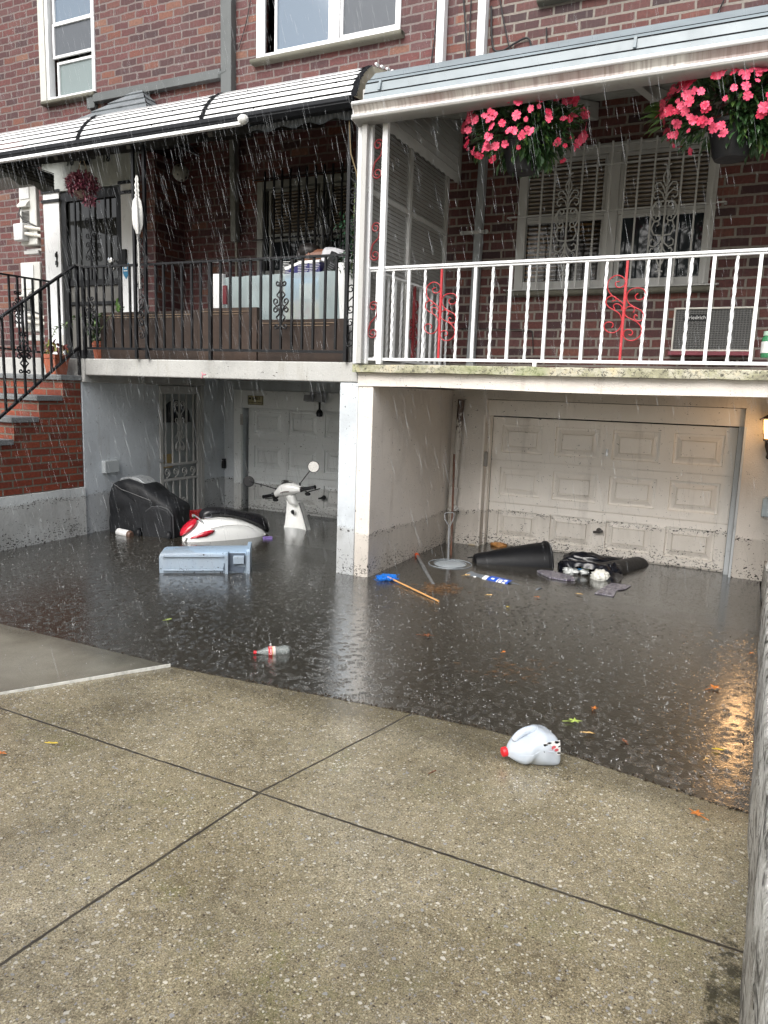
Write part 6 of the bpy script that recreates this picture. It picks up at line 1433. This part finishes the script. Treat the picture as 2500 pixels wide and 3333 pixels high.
b = B(); b.loft([ring_se(f, w_, t, z, p=2.3) for f, w_, t, z in ((-.335, .02, .160, .140), (-.325, .045, .192, .140), (-.29, .060, .212, .150), (-.22, .068, .216, .155), (-.14, .070, .197, .145), (-.06, .072, .172, .120), (.02, .074, .160, .085), (.08, .070, .150, .05), (.125, .058, .128, .02), (.155, .035, .095, .0), (.165, .012, .06, .02))])
b.build('seat', SEATM, SCO, smooth=60, sub=1)
b = B(); b.tube([L_(-.325, .052, .15), L_(-.25, .070, .158), L_(-.15, .0735, .148), L_(-.08, .0745, .130)], .004, 6); b.tube([L_(-.36, -.03, .155), L_(-.375, 0, .165), L_(-.36, .045, .15), L_(-.33, .055, .11)], .006, 6); b.build('grab_rail', CHROME, SCO)
b = B(); 
for (zz, k) in ((0, 1),): b.loft([ring_se(f, w_, t, z, roff=.0) for f, w_, t, z in ((-.468, .012, .052, .036), (-.455, .036, .078, .040), (-.43, .052, .105, .055), (-.40, .058, .126, .080), (-.375, .045, .138, .10), (-.365, .02, .140, .12))])
b.build('tail_light', REDL, SCO, smooth=60)
def on_side(f, z, pr=1.03):
    # point on the right flank at forward f, height z
    fs = [(-.448, .03), (-.43, .05), (-.39, .075), (-.34, .090), (-.27, .101), (-.18, .108), (-.08, .110), (0, .104)]
    for (a, wa), (c, wc) in zip(fs, fs[1:]):
        if a <= f <= c: w_ = wa+(wc-wa)*(f-a)/(c-a); break
    else: w_ = .1
    return L_(f, w_*pr*(1-.25*max(0, z/.16)**3), z)
b = B(); up_ = [(-.42, .030), (-.38, .055), (-.34, .070), (-.30, .076), (-.275, .075)]; lo_ = [(-.425, .022), (-.38, .028), (-.33, .036), (-.29, .052), (-.275, .073)]
vs = [on_side(f, z) for f, z in up_]+[on_side(f, z) for f, z in lo_]; b.add(vs, [(i, i+1, 6+i, 5+i) for i in range(4)]); b.build('turn_signal', REDL, SCO, solid=.008)
b = B(); b.tube([on_side(f, z, 1.02) for f, z in ((-.30, .085), (-.22, .098), (-.12, .098), (-.04, .082), (.0, .06))], .0025, 5); b.build('body_crease', pm('crease_grey', (.5, .5, .49), .3), SCO)
b = B(); b.box(-.02, .02, -.001, .001, -.02, .02) if False else b.add([L_(-.452, .012, .0), L_(-.445, .04, .004), L_(-.437, .045, .026), L_(-.447, .018, .024)], [(0, 1, 2, 3)]); b.build('badge', pm('badge_grey', (.12, .12, .12), .3), SCO, solid=.004)
# leg shield, steering turned and leaning
r2 = V(.998, -.07, 0); f2 = V(.07, .998, 0); SB0 = V(-2.855, 4.43, 0)
HC = P(938, 1594, 1, 4.44); LEAN = V(HC.x-SB0.x, 0, HC.z)/HC.z
def SL(f, r, z): return SB0+f2*f+r2*r+V(LEAN.x*z, 0, z)
def shr(z): return .108-.052*max(0, min(1, (z+.02)/.215))**.9
b = B(); rings = []
for i in range(13):
    z = -.12+i*(.315/12); w_ = shr(z); fo = .02*math.sin(z*9)+.05*max(0, z); row = []
    for k in range(17):
        t = -1+2*k/16; row.append(SL(fo+.035*(1-t*t), w_*t, z))
    for k in range(17):
        t = 1-2*k/16; row.append(SL(fo+.055+.035*(1-t*t), w_*t*.96, z))
    rings.append(row)
b.loft(rings); sh = b.build('leg_shield', SCOOT, SCO, smooth=50)
b = B()
for sg_, rr_ in ((1, .0045), (-1, .0035)): b.tube([SL(.003+.02*math.sin(z*9)+.05*max(0, z), sg_*shr(z)*1.01, z) for z in [-.1+.29*k/10 for k in range(11)]], rr_, 6)
b.build('shield_trim', pm('trim_dark', (.06, .06, .06), .4), SCO)
cc = SL(.034, -.016, .115); q = (-f2).to_track_quat('Z', 'Y').to_matrix()
b = B(); b.lathe([(.0, .004), (.010, .004), (.013, .002), (.016, 0)], cc, 16, q); b.build('ignition_lock', BLKP, SCO)
b = B(); b.lathe([(.013, .003), (.016, .007), (.019, .004), (.019, 0)], cc, 20, q, cap=False); b.build('lock_ring', CHROME, SCO)
hb_ = (r2+V(0, 0, .25)).normalized(); hu_ = V(-.25, 0, 1).normalized()
def H(r, f, z): return HC+hb_*r*1.06+f2*f*1.15+hu_*z*1.22
b = B()
def hring(r, ry, rz, zc, fc=0, n=20): return [H(r, fc+ry*math.cos(2*math.pi*k/n), zc+rz*math.sin(2*math.pi*k/n)) for k in range(n)]
b.loft([hring(r, ry, rz, zc) for r, ry, rz, zc in ((-.122, .014, .015, -.014), (-.114, .020, .019, -.012), (-.085, .026, .026, -.004), (-.05, .040, .038, .004), (-.02, .048, .048, .008), (.02, .048, .048, .008), (.05, .040, .038, .004), (.085, .026, .026, -.004), (.114, .020, .019, -.012), (.122, .014, .015, -.014))])
b.build('headset', SCOOT, SCO, smooth=60, sub=1)
b = B(); zt3 = HC.z-.02
b.loft([[SL(.045+fo+ry*math.cos(2*math.pi*k/18), ro+rx*math.sin(2*math.pi*k/18), z) for k in range(18)] for z, rx, ry, fo, ro in ((.165, .040, .028, -.002, 0), (.19, .038, .03, -.01, 0), (.5*(.19+zt3), .042, .034, -.02, 0), (zt3, .050, .036, -.03, 0))]); b.build('steering_neck', SCOOT, SCO, smooth=60, sub=1)
b = B()
ez = [(r, f, z) for r, f, z in ((-.060, -.030, .026), (-.02, -.042, .038), (.03, -.040, .042), (.062, -.014, .034), (.04, .012, .046), (.0, .020, .056), (-.04, .006, .046))]
b.add([H(r, f, z) for r, f, z in ez]+[H(0, -.012, .060)], [(i, (i+1) % 7, 7) for i in range(7)]); b.build('speedometer', pm('dash_black', (.01, .01, .012), .15, Coat_Weight=.6), SCO, smooth=60)
b = B(); b.tube([H(-.014, -.030, .056), H(.018, -.028, .058)], .0035, 6); b.build('display', CHROME, SCO)
b = B(); b.tube([H(-.035, -.046, -.012), H(.0, -.051, -.008), H(.04, -.046, -.012)], .003, 5); b.build('trim_strip', pm('trim_brown', (.12, .08, .07), .4), SCO)
for sg_ in (-1, 1):
    b = B(); b.tube([H(sg_*.132, 0, -.014), H(sg_*.152, 0, -.014), H(sg_*.154, 0, -.014), H(sg_*.222, 0, -.014)], [.0135, .0135, .0125, .0125], 14); b.tube([H(sg_*.221, 0, -.014), H(sg_*.227, 0, -.014)], .014, 14); gp_ = b.build('grip', BLKP, SCO)
    b = B(); b.tube([H(sg_*.110, -.002, -.014), H(sg_*.134, -.002, -.014)], .020, 14); b.build('switch_block', CHROME, SCO)
    b = B()
    for dz in (-.026, -.014, -.002): b.tube([H(sg_*.116, -.021, dz), H(sg_*.128, -.021, dz)], .0035, 6)
    b.build('switch', BLKP, SCO)
    b = B(); b.tube([H(sg_*.112, .012, -.02), H(sg_*.13, .035, -.035), H(sg_*.20, .035, -.03), H(sg_*.24, .03, -.028)], .004, 6); blob(b, H(sg_*.140, .018, -.046), .024, .016, .013, 14, .05); b.build('brake_lever', BLKP, SCO)
mir = ((-1, P(810, 1567, 1, 4.40), H(-.105, 0, .006)), (1, P(1021, 1519, 1, 4.36), H(.105, 0, .010)))
for sg_, mc, ms in mir:
    b = B(); b.tube([ms, ms+V(0, 0, .022)], .006, 8); b.tube([ms+V(0, 0, .015), ms.lerp(mc, .5)+V(0, 0, .010), mc], .0035, 7); b.build('mirror_stem', BLKP, SCO)
    vd = (CAM-mc); vd.z = .05; vd = (vd.normalized()+f2*-.25).normalized(); q = vd.to_track_quat('Z', 'Y').to_matrix()
    b = B(); b.lathe([(.0, -.018), (.022, -.015), (.038, -.003), (.041, .003), (.038, .005)], mc, 26, q); mh = b.build('mirror', BLKP, SCO)
    b = B(); b.lathe([(.037, .0055), (.0, .0056)], mc, 26, q, cap=False); b.build('mirror_glass', (CHROME if sg_ > 0 else pm('dark_mirror_glass', (.03, .03, .032), .12, .2)), mh)
# ================================================================== bottle and jug
BO = thing('soda_bottle', P(890, 2112, 2, 0), 'clear soda bottle with red cap and red label floating near the pavement edge', 'bottle')
ba_, bb_ = P(826, 2124, 2, .008), P(944, 2116, 2, .012)
Lb = (bb_-ba_).length; qb_ = (bb_-ba_).to_track_quat('Z', 'Y').to_matrix()
PET = trans('clear_pet', (.42, .46, .45), .38, .06, .5)
b = B(); prof = [(.0055, .008), (.0055, .014), (.009, .026), (.015, .040), (.0195, .052), (.0195, .074), (.0175, .085), (.0185, .094), (.0195, .104), (.0205, .112), (.0185, .122), (.012, .128), (.0, .129)]; k_ = Lb/.13
prof = [(r, z*k_) for r, z in prof]; b.lathe(prof, ba_, 28, qb_, cap=False); b.build('bottle', PET, BO, smooth=70)
b = B(); b.lathe([(.0, -.001), (.0065, 0), (.0068, .010), (.0058, .0105)], ba_, 16, qb_, cap=False); b.build('cap', CAPR, BO)
b = B(); b.lathe([(.0198, .0525*k_), (.0199, .066*k_)], ba_, 28, qb_, cap=False); lb_ = b.build('label', pm('soda_red', (.62, .008, .02), .3), BO)
b = B(); b.lathe([(.0199, .0662*k_), (.0199, .069*k_)], ba_, 28, qb_, cap=False); b.build('label_stripe', pm('label_yellow', (.72, .62, .35), .3), BO)
b = B(); b.lathe([(.0198, .0692*k_), (.0197, .077*k_)], ba_, 28, qb_, cap=False); b.build('label_back', pm('label_pink_white', (.66, .55, .53), .4), BO)
dx_ = (bb_-ba_).normalized(); nx_ = V(0, 0, 1).cross(dx_).normalized(); cen = ba_+dx_*.059*k_
text('Coca-Cola', .0165, PAPW, lb_, cen-nx_*.0145+V(0, 0, .0152), (nx_*.7+V(0, 0, .7)), -dx_, 'lettering', .001)
JG = thing('milk_jug', P(1710, 2455, 2, 0), 'crumpled translucent milk jug with red cap lying at the water line', 'jug')
ja = P(1640, 2447, 2, .034); jb = P(1786, 2420, 2, .045)
jd = (jb-ja).normalized(); js = jd.cross(V(0, 0, 1)).normalized(); ju = js.cross(jd).normalized(); LJ = .150
def jr(t, w_, h_, dz=0, ds=0, p=3.2, n=32, sk=0):
    out = []
    for k in range(n):
        a = 2*math.pi*k/n+.0; c, s = math.cos(a), math.sin(a)
        out.append(ja+jd*(t+sk*s)+js*(ds+w_*abs(c)**(2/p)*(1 if c > 0 else -1))+ju*(dz*.8-.004+h_*.86*abs(s)**(2/p)*(1 if s > 0 else -1)))
    return out
side_j = 1 if js.dot(CAM-ja) > 0 else -1
JUG = M('translucent_hdpe'); wpj = JUG.coord('World'); JUG.set(JUG.mix(JUG.noise(wpj, 14, 4), (.50, .58, .68), (.72, .77, .82)), .22, 0, JUG.bump(JUG.noise(wpj, 7, 3, .5, .6), .5, .012), Alpha=.70)
random.seed(19)
def dent(v, k=.006):
    q = v*38; return v+ju*k*(math.sin(q.x*1.3+q.y)+.7*math.sin(q.y*1.9-q.z*1.4))*.6+js*k*.7*math.sin(q.x*1.7+q.z*1.2)
secs = [jr(.006, .011, .011), jr(.012, .0115, .0115), jr(.015, .017, .017, .002), jr(.024, .030, .028, .003, 0, 2.3), jr(.036, .041, .036, .005, 0, 2.5), jr(.048, .049, .041, .007, .0, 2.9), jr(.060, .053, .042, .010, .002, 3), jr(.070, .049, .047, .013, .004, 2.6, sk=.006), jr(.080, .046, .051, .013, .005, 2.5, sk=.010), jr(.092, .052, .055, .010, .003, 3.0, sk=.009), jr(.104, .056, .055, .007, .001, 3.3, sk=.007), jr(.116, .057, .052, .005, 0, 3.4, sk=.004), jr(.130, .057, .051, .004, 0, 3.6), jr(.142, .054, .049, .002, 0, 3.6), jr(.149, .046, .042, .0, 0, 3.2), jr(.144, .034, .030, 0, 0, 3)]
secs = [r_ if i < 3 else [dent(p, .0045) for p in r_] for i, r_ in enumerate(secs)]
b = B(); b.loft(secs)
jo = b.build('jug', JUG.m, JG, smooth=60, sub=1)
b = B(); b.tube([dent(ja+jd*.026+ju*.026), ja+jd*.040+ju*.040, ja+jd*.060+ju*.051, ja+jd*.085+ju*.053, ja+jd*.104+ju*.046], [.009, .011, .0115, .012, .013], 12); b.build('handle', JUG.m, JG, smooth=60, sub=1)
b = B(); b.tube([dent(ja+jd*t+js*side_j*w_+ju*h_) for t, w_, h_ in ((.03, .034, .004), (.06, .054, .008), (.085, .050, .010), (.115, .058, .004), (.146, .050, .0))], .0012, 5); b.build('mould_seam', JUG.m, JG)
b = B(); qj = (-jd).to_track_quat('Z', 'Y').to_matrix(); b.lathe([(.0125, 0), (.0135, .001), (.0132, .011), (.0118, .013), (.0, .0128)], ja+jd*.008, 26, qj, cap=False); b.build('cap', CAPR, JG)
# label wrapped on the side facing the pavement
lc = ja+jd*.112; b = B(); n = 6
def lab(t, s): return ja+jd*(.094+.048*t)+js*(.0575)+ju*(-.012+.046*s)
side = 1 if js.dot(CAM-ja) > 0 else -1
def lab(t, s, o=.0005):
    return ja+jd*(.092+.050*t)+js*side*(.0565+o-.004*abs(s-.3))+ju*(-.006+.042*s)
b.add([lab(0, 0), lab(1, 0), lab(1, .5), lab(0, .5), lab(1, 1), lab(0, 1)], [(0, 1, 2, 3), (3, 2, 4, 5)]); lbj = b.build('label', PAPW, JG)
b = B(); bb2 = B()
for t, s, r in ((.1, .85, .007), (.35, .95, .006), (.8, .9, .007), (.95, .6, .005), (.05, .45, .005), (.2, .1, .006), (.55, .05, .005), (.9, .15, .006)):
    b.add([lab(min(1, max(0, t+r*27*math.cos(a)*(.8+.3*math.sin(3*a+t*9)))), min(1, max(0, s+r*15*math.sin(a)*(.8+.3*math.cos(2*a+s*9)))), .0012) for a in [2*math.pi*k/9 for k in range(9)]], [tuple(range(9))])
b.build('cow_spots', BLKP, lbj)
for t, s in ((.42, .5), (.6, .62), (.75, .4), (.3, .3)):
    bb2.add([lab(t+.13*math.cos(a), s+.10*math.sin(a), .0014) for a in [2*math.pi*k/9 for k in range(9)]], [tuple(range(9))])
bb2.build('label_print', pm('label_red', (.55, .10, .12), .4), lbj)
# ================================================================== person bending over the crate
def skin_body(name, verts, edges, radii, mat, parent, root=0, sub=2):
    me = bpy.data.meshes.new(name); org = wloc(parent)
    me.from_pydata([Vector(v)*S-org for v in verts], edges, []); me.materials.append(mat)
    o = bpy.data.objects.new(name, me); COL.objects.link(o); o.parent = parent; WL[o] = org
    sk_ = o.modifiers.new('skin', 'SKIN'); sk_.use_smooth_shade = True
    for i, r in enumerate(radii):
        r = r if isinstance(r, tuple) else (r, r); me.skin_vertices[0].data[i].radius = (r[0]*S, r[1]*S)
    for i in range(len(verts)): me.skin_vertices[0].data[i].use_root = (i == root)
    sb = o.modifiers.new('sub', 'SUBSURF'); sb.levels = sb.render_levels = sub
    return o
PE = thing('person', (-2.16, 4.0, 1.152), 'person in a white shirt bending over the clear crate behind the black railing', 'person')
SKIN = pm('skin_brown', (.20, .085, .05), .5, 0, .15, 20); HAIR = pm('dark_hair', (.012, .009, .008), .5, 0, .4, 60, .5, 200); SHIRT = pm('white_shirt', (.55, .55, .58), .8, 0, .12, 12, .5, 30); TROU = pm('dark_trousers', (.03, .035, .05), .8)
pv = [(-2.13, 4.02, 1.66), (-2.20, 4.00, 1.745), (-2.29, 3.98, 1.80), (-2.36, 3.96, 1.80), (-2.405, 3.95, 1.79), (-2.455, 3.945, 1.785), (-2.50, 3.94, 1.775),
      (-2.30, 3.89, 1.78), (-2.31, 3.865, 1.66), (-2.37, 3.84, 1.56), (-2.41, 3.83, 1.53),
      (-2.30, 4.07, 1.78), (-2.33, 4.09, 1.65), (-2.40, 4.04, 1.56), (-2.44, 4.02, 1.53),
      (-2.13, 3.955, 1.62), (-2.17, 3.95, 1.40), (-2.11, 3.96, 1.19), (-2.17, 3.94, 1.165),
      (-2.12, 4.085, 1.62), (-2.16, 4.10, 1.40), (-2.10, 4.10, 1.19), (-2.16, 4.10, 1.165)]
pe = [(0, 1), (1, 2), (2, 3), (3, 4), (4, 5), (5, 6), (2, 7), (7, 8), (8, 9), (9, 10), (2, 11), (11, 12), (12, 13), (13, 14), (0, 15), (15, 16), (16, 17), (17, 18), (0, 19), (19, 20), (20, 21), (21, 22)]
pr_ = [(.075, .06), (.085, .062), (.095, .06), (.036, .036), (.045, .05), (.060, .066), (.045, .05), .034, .027, .020, .016, .034, .027, .020, .016, .052, .036, .024, .022, .052, .036, .024, .022]
body = skin_body('body', pv, pe, pr_, SKIN, PE)
for hx, hy, hz in ((-2.415, 3.83, 1.525), (-2.445, 4.02, 1.525)):
    for k, (dy, ln) in enumerate(((-.018, .040), (-.006, .048), (.006, .046), (.017, .036), (-.022, .03))):
        skin_body('finger', [(hx, hy+dy*.6, hz), (hx-.012, hy+dy, hz-ln*.5), (hx-.006, hy+dy*1.05, hz-ln)] if k < 4 else [(hx+.006, hy-.012, hz+.005), (hx+.0, hy-.026, hz-.012), (hx-.004, hy-.028, hz-.026)], [(0, 1), (1, 2)], [.0062, .0055, .0045], SKIN, PE, sub=1)
shirt = skin_body('shirt', [pv[0], pv[1], pv[2], (-2.345, 3.965, 1.802), pv[7], (-2.307, 3.87, 1.70), pv[11], (-2.32, 4.085, 1.70)], [(0, 1), (1, 2), (2, 3), (2, 4), (4, 5), (2, 6), (6, 7)],
                  [(.083, .07), (.094, .072), (.103, .069), (.048, .048), .046, .042, .046, .042], SHIRT, PE)
skin_body('trousers', [(-2.125, 4.02, 1.645), pv[15], pv[16], (-2.12, 3.96, 1.22), pv[19], pv[20], (-2.11, 4.10, 1.22)], [(0, 1), (1, 2), (2, 3), (0, 4), (4, 5), (5, 6)], [(.082, .066), .060, .044, .036, .060, .044, .036], TROU, PE)
b = B(); blob(b, (-2.472, 3.955, 1.822), .072, .070, .050, 26, .05, 6); blob(b, (-2.515, 3.955, 1.795), .038, .058, .050, 20, .06, 6); b.build('hair', HAIR, PE, smooth=80)
b = B(); blob(b, (-2.43, 3.878, 1.785), .012, .006, .018, 12, .02); b.build('ear', SKIN, PE, smooth=80)
b = B(); blob(b, (-2.485, 3.935, 1.712), .010, .010, .014, 12, .02); blob(b, (-2.455, 3.93, 1.716), .014, .018, .006, 12, .02); b.build('nose_and_mouth', SKIN, PE, smooth=80)
# ================================================================== fallen leaves
def leaf_shape(lobes, r):
    pts = []
    n = lobes*4
    for k in range(n):
        a = 2*math.pi*k/n; ph = k % 4; rr = r*(1.0 if ph == 0 else .55 if ph in (1, 3) else .34)*(1-.25*abs(math.sin(a/2))); pts.append((rr*math.cos(a), rr*math.sin(a)))
    return pts
def oval(r):
    return [(r*math.cos(a), r*.34*math.sin(a)*(1-.35*math.cos(a))) for a in [2*math.pi*k/12 for k in range(12)]]
LC = {'orange': pm('orange_leaf', (.50, .17, .035), .45, 0, .5, 60), 'yellow': pm('yellow_leaf', (.62, .46, .05), .4, 0, .3, 60), 'green': pm('yellow_green_maple', (.36, .46, .10), .4, 0, .3, 60), 'brown': pm('brown_leaf', (.14, .05, .02), .5, 0, .5, 60), 'tan': pm('tan_leaf', (.52, .34, .14), .45, 0, .4, 60)}
def leaf(px, py, kind, r, shape, rot, label, z=.006):
    q = P(px, py, 2, z); pts = oval(r) if shape == 0 else leaf_shape(shape, r); b = B(); c_, s_2 = math.cos(rot), math.sin(rot)
    vs = [V(q.x+x*c_-y*s_2, q.y+x*s_2+y*c_, z+random.uniform(0, .004)) for x, y in pts]+[V(q.x, q.y, z+.001)]; n = len(pts)
    b.add(vs, [(i, (i+1) % n, n) for i in range(n)]); b.bar(V(q.x, q.y, z), V(q.x-r*1.5*c_, q.y-r*1.5*s_2, z), .0014)
    tag(b.build('fallen_leaf', LC[kind], smooth=0, solid=.0006), label, 'leaf', 'fallen leaves')
random.seed(12)
leaf(172, 2419, 'yellow', .016, 0, .3, 'bright yellow leaf alone on the pavement at the left', .014)
leaf(5, 2452, 'orange', .016, 5, .3, 'orange leaf on the pavement at the left picture edge', .014)
leaf(1870, 2347, 'green', .026, 5, .5, 'yellow green lobed leaf floating above the milk jug')
leaf(1934, 2305, 'orange', .016, 5, 1.5, 'orange lobed leaf floating above the yellow green leaf')
leaf(1918, 2386, 'tan', .018, 0, .2, 'tan leaf floating just below the yellow green leaf')
leaf(2032, 2412, 'brown', .016, 5, 2.2, 'rusty brown leaf floating right of the milk jug')
leaf(2343, 2440, 'yellow', .014, 0, .1, 'slim yellow leaf floating near the retaining wall')
leaf(2325, 2238, 'orange', .030, 5, .9, 'large orange brown leaf floating near the retaining wall')
leaf(2268, 2648, 'orange', .022, 5, 2.6, 'orange leaf stuck on the pavement just above the water edge', .013)
leaf(1390, 2068, 'brown', .032, 5, .3, 'dark red brown leaf patch floating below the broom handle')
leaf(1752, 1943, 'orange', .014, 5, .3, 'small orange star shaped leaf floating below the grey recycling bin')
leaf(1888, 1934, 'tan', .018, 0, -.3, 'tan oval leaf floating in front of the newspaper')
leaf(1593, 1937, 'tan', .016, 0, .4, 'pale slim leaf floating below the left end of the grey recycling bin')
leaf(1655, 1976, 'yellow', .008, 0, 0, 'tiny yellow leaf floating below the blue sticker')
leaf(2300, 2470, 'tan', .010, 5, 1, 'small pale brown leaf floating under the slim yellow leaf')
leaf(1520, 1872, 'tan', .026, 5, 1, 'yellow brown leaf stuck at the left end of the grey recycling bin')
leaf(2446, 2126, 'orange', .013, 5, 1, 'small orange leaf floating against the retaining wall')
leaf(1640, 2122, 'orange', .010, 5, 1, 'small orange leaf floating in open water right of the red brown patch')
leaf(548, 2017, 'green', .016, 5, 1, 'pale green leaf floating above the soda bottle on the left')
leaf(1410, 2513, 'brown', .010, 0, 1, 'small dark leaf lying on the wet pavement left of the milk jug', .014)
# drifting twigs by the pole
random.seed(6); b = B()
for k in range(240):
    q = P(random.gauss(1425, 32), random.gauss(1916, 9), 2, .003); a = random.uniform(-.5, 1.2); L = random.uniform(.008, .03); b.bar(q, q+V(math.cos(a)*L, math.sin(a)*L, random.uniform(0, .004)), random.uniform(.001, .0022))
for k in range(60):
    q = P(random.gauss(1660, 70), random.gauss(2180, 20), 2, .002); a = random.uniform(-.5, 1.2); L = random.uniform(.008, .03); b.bar(q, q+V(math.cos(a)*L, math.sin(a)*L, .001), .0012)
tag(b.build('drifting_twigs', pm('wet_twigs', (.13, .07, .03), .6), smooth=0), 'raft of small brown twigs drifting at the foot of the grey pole', 'debris', kind='stuff')
# floating silt and leaf crumbs
random.seed(26); b = B(False)
for k in range(900):
    x = random.uniform(-3.9, .1); y = random.uniform(1.98, 4.6)
    if x < -1.85 and y > 4.85: continue
    r = random.uniform(.0012, .0035); a = random.random()*3; b.add([V(x+r*2*math.cos(a), y+r*2*math.sin(a), .0015), V(x-r*math.sin(a), y+r*math.cos(a), .0015), V(x-r*2*math.cos(a), y-r*2*math.sin(a), .0015), V(x+r*math.sin(a), y-r*math.cos(a), .0015)], [(0, 1, 2, 3)])
for k in range(700):
    x = random.uniform(-3.2, .1); y = yfold(x)+abs(random.gauss(0, .010))-.004; r = random.uniform(.001, .004); a = random.random()*3; z = max(.0018, gz(x, y)+.0016)
    b.add([V(x+r*2*math.cos(a), y+r*2*math.sin(a), z), V(x-r*math.sin(a), y+r*math.cos(a), z), V(x-r*2*math.cos(a), y-r*2*math.sin(a), z), V(x+r*math.sin(a), y-r*math.cos(a), z)], [(0, 1, 2, 3)])
tag(b.build('floating_crumbs', pm('leaf_crumbs', (.05, .035, .02), .7), smooth=0), 'tiny dark leaf crumbs scattered over the flood water', 'debris', kind='stuff')
# ================================================================== rain
RAINM = M('rain_water'); RAINM.set((.62, .65, .68), .25, 0, None, Alpha=.20)
SPLM = M('splash_water'); SPLM.set((.62, .63, .62), .25, 0, None, Alpha=.72)
random.seed(77); b = B(False); cnt = 0
rv = (AR*.24+V(0, 0, -1)).normalized()
while cnt < 4600:
    x = random.uniform(-5.2, .9); y = random.uniform(1.3, 3.32); z = random.uniform(0.02, 3.9); c = V(x, y, z)
    dv = c-CAM; dep = dv.dot(AF)
    if dep < 1.9: continue
    u_ = dv.dot(AR)/dep*FPX; v_ = dv.dot(AD)/dep*FPX
    if abs(u_) > 1320 or abs(v_) > 1750: continue
    L = random.choice((.012, .02, .03, .045, .06))*random.uniform(.7, 1.2); r = random.choice((.0003, .0004, .0005, .0005, .0008))*random.uniform(.8, 1.2)
    if random.random() < .62 and not (z > .95 and dep > 2.6): continue
    d = (rv+V(random.gauss(0, .03), random.gauss(0, .03), 0)).normalized(); s1 = d.orthogonal().normalized(); s2 = d.cross(s1)
    b.add([c-d*L, c+s1*r, c-s1*.5*r+s2*.87*r, c-s1*.5*r-s2*.87*r, c+d*L], [(0, 1, 2), (0, 2, 3), (0, 3, 1), (4, 2, 1), (4, 3, 2), (4, 1, 3)]); cnt += 1
tag(b.build('rain', RAINM.m, smooth=0, at=(-2, 2, 0)), kind='stuff')
random.seed(78); b = B(False)
def octa(b, c, r, h): b.add([c+V(r, 0, 0), c+V(0, r, 0), c+V(-r, 0, 0), c+V(0, -r, 0), c+V(0, 0, h), c+V(0, 0, -h*.5)], [(0, 1, 4), (1, 2, 4), (2, 3, 4), (3, 0, 4), (1, 0, 5), (2, 1, 5), (3, 2, 5), (0, 3, 5)])
def splash(x, y, z, k=1.0, rings=True):
    t = random.random(); c = V(x, y, z)
    if t < .70: r = random.choice((.0009, .0013, .0018, .0028))*random.uniform(.8, 1.2)*k; octa(b, c+V(0, 0, random.uniform(0, .012)), r, r*1.1)
    elif t < .76:
        for j in range(random.randint(3, 6)):
            a = random.random()*6.28; e = c+V(math.cos(a), math.sin(a), 0)*random.uniform(.006, .013)*k+V(0, 0, random.uniform(.002, .008)*k); w_ = V(-math.sin(a), math.cos(a), 0)*.0009*k
            b.add([c+w_, c-w_, e], [(0, 1, 2)]); octa(b, e, .0010*k, .0012*k)
    elif t < .785:
        h = random.uniform(.006, .013)*k; b.add([c+V(.0013, 0, 0), c+V(-.0013, 0, 0), c+V(0, 0, h)], [(0, 1, 2)]); octa(b, c+V(0, 0, h), .0015*k, .002*k)
    elif rings:
        R = random.uniform(.003, .013)*k; a0 = random.random()*6.28; n = 12; span = random.choice((1.4, 2.5, 6.28)); w_ = random.uniform(.0002, .0005)
        vs = [c+V(math.cos(a0+span*j/n), math.sin(a0+span*j/n), 0)*(R+q_)+V(0, 0, .0015) for j in range(n+1) for q_ in (-w_, w_)]
        b.add(vs, [(2*j, 2*j+1, 2*j+3, 2*j+2) for j in range(n)])
cnt = 0
while cnt < 8600:
    x = random.uniform(-4.0, .12); y = 1.95+(3.55-1.95)*random.random()**1.15
    if y < yfold(x)+.01 or (y > 3.25 and random.random() < (y-3.25)/.35): continue
    if -4 < x < -3.86: continue
    splash(x, y, .001, random.uniform(.4, .85)); cnt += 1
for k in range(500):
    x = random.uniform(-2.6, .05); y = random.uniform(.9, 1.9)
    if random.random() < .7: splash(x, y, gz(x, y)+.002, .55, False)
tag(b.build('rain_splashes', SPLM.m, smooth=0, at=(-2, 2.5, 0)), kind='stuff')
print('objects', len(bpy.data.objects))

# ================================================================== street trees behind the photographer (seen in the window panes)
random.seed(41); b = B(False)
for k in range(8000):
    cx = random.choice((-13, -9.5, -6.2, -3.1, .2, 3.6, 7.0)); d = rdir(); r = random.random()**.35
    p = V(cx+d.x*2.1*r, -8.5+d.y*1.4*r, 4.3+d.z*1.7*r+.4*math.sin(cx)); leaf_mesh(b, p, rdir(), .20, .15, V(0, 0, 1))
for cx in (-13, -9.5, -6.2, -3.1, .2, 3.6, 7.0): b.tube([V(cx, -8.5, 0), V(cx+.05, -8.5, 1.2), V(cx-.1, -8.4, 3.9)], [.16, .13, .07], 8)
tag(b.build('far_trees', pm('street_tree_leaf', (.030, .055, .018), .6, 0, .5, 2), smooth=0), kind='stuff')
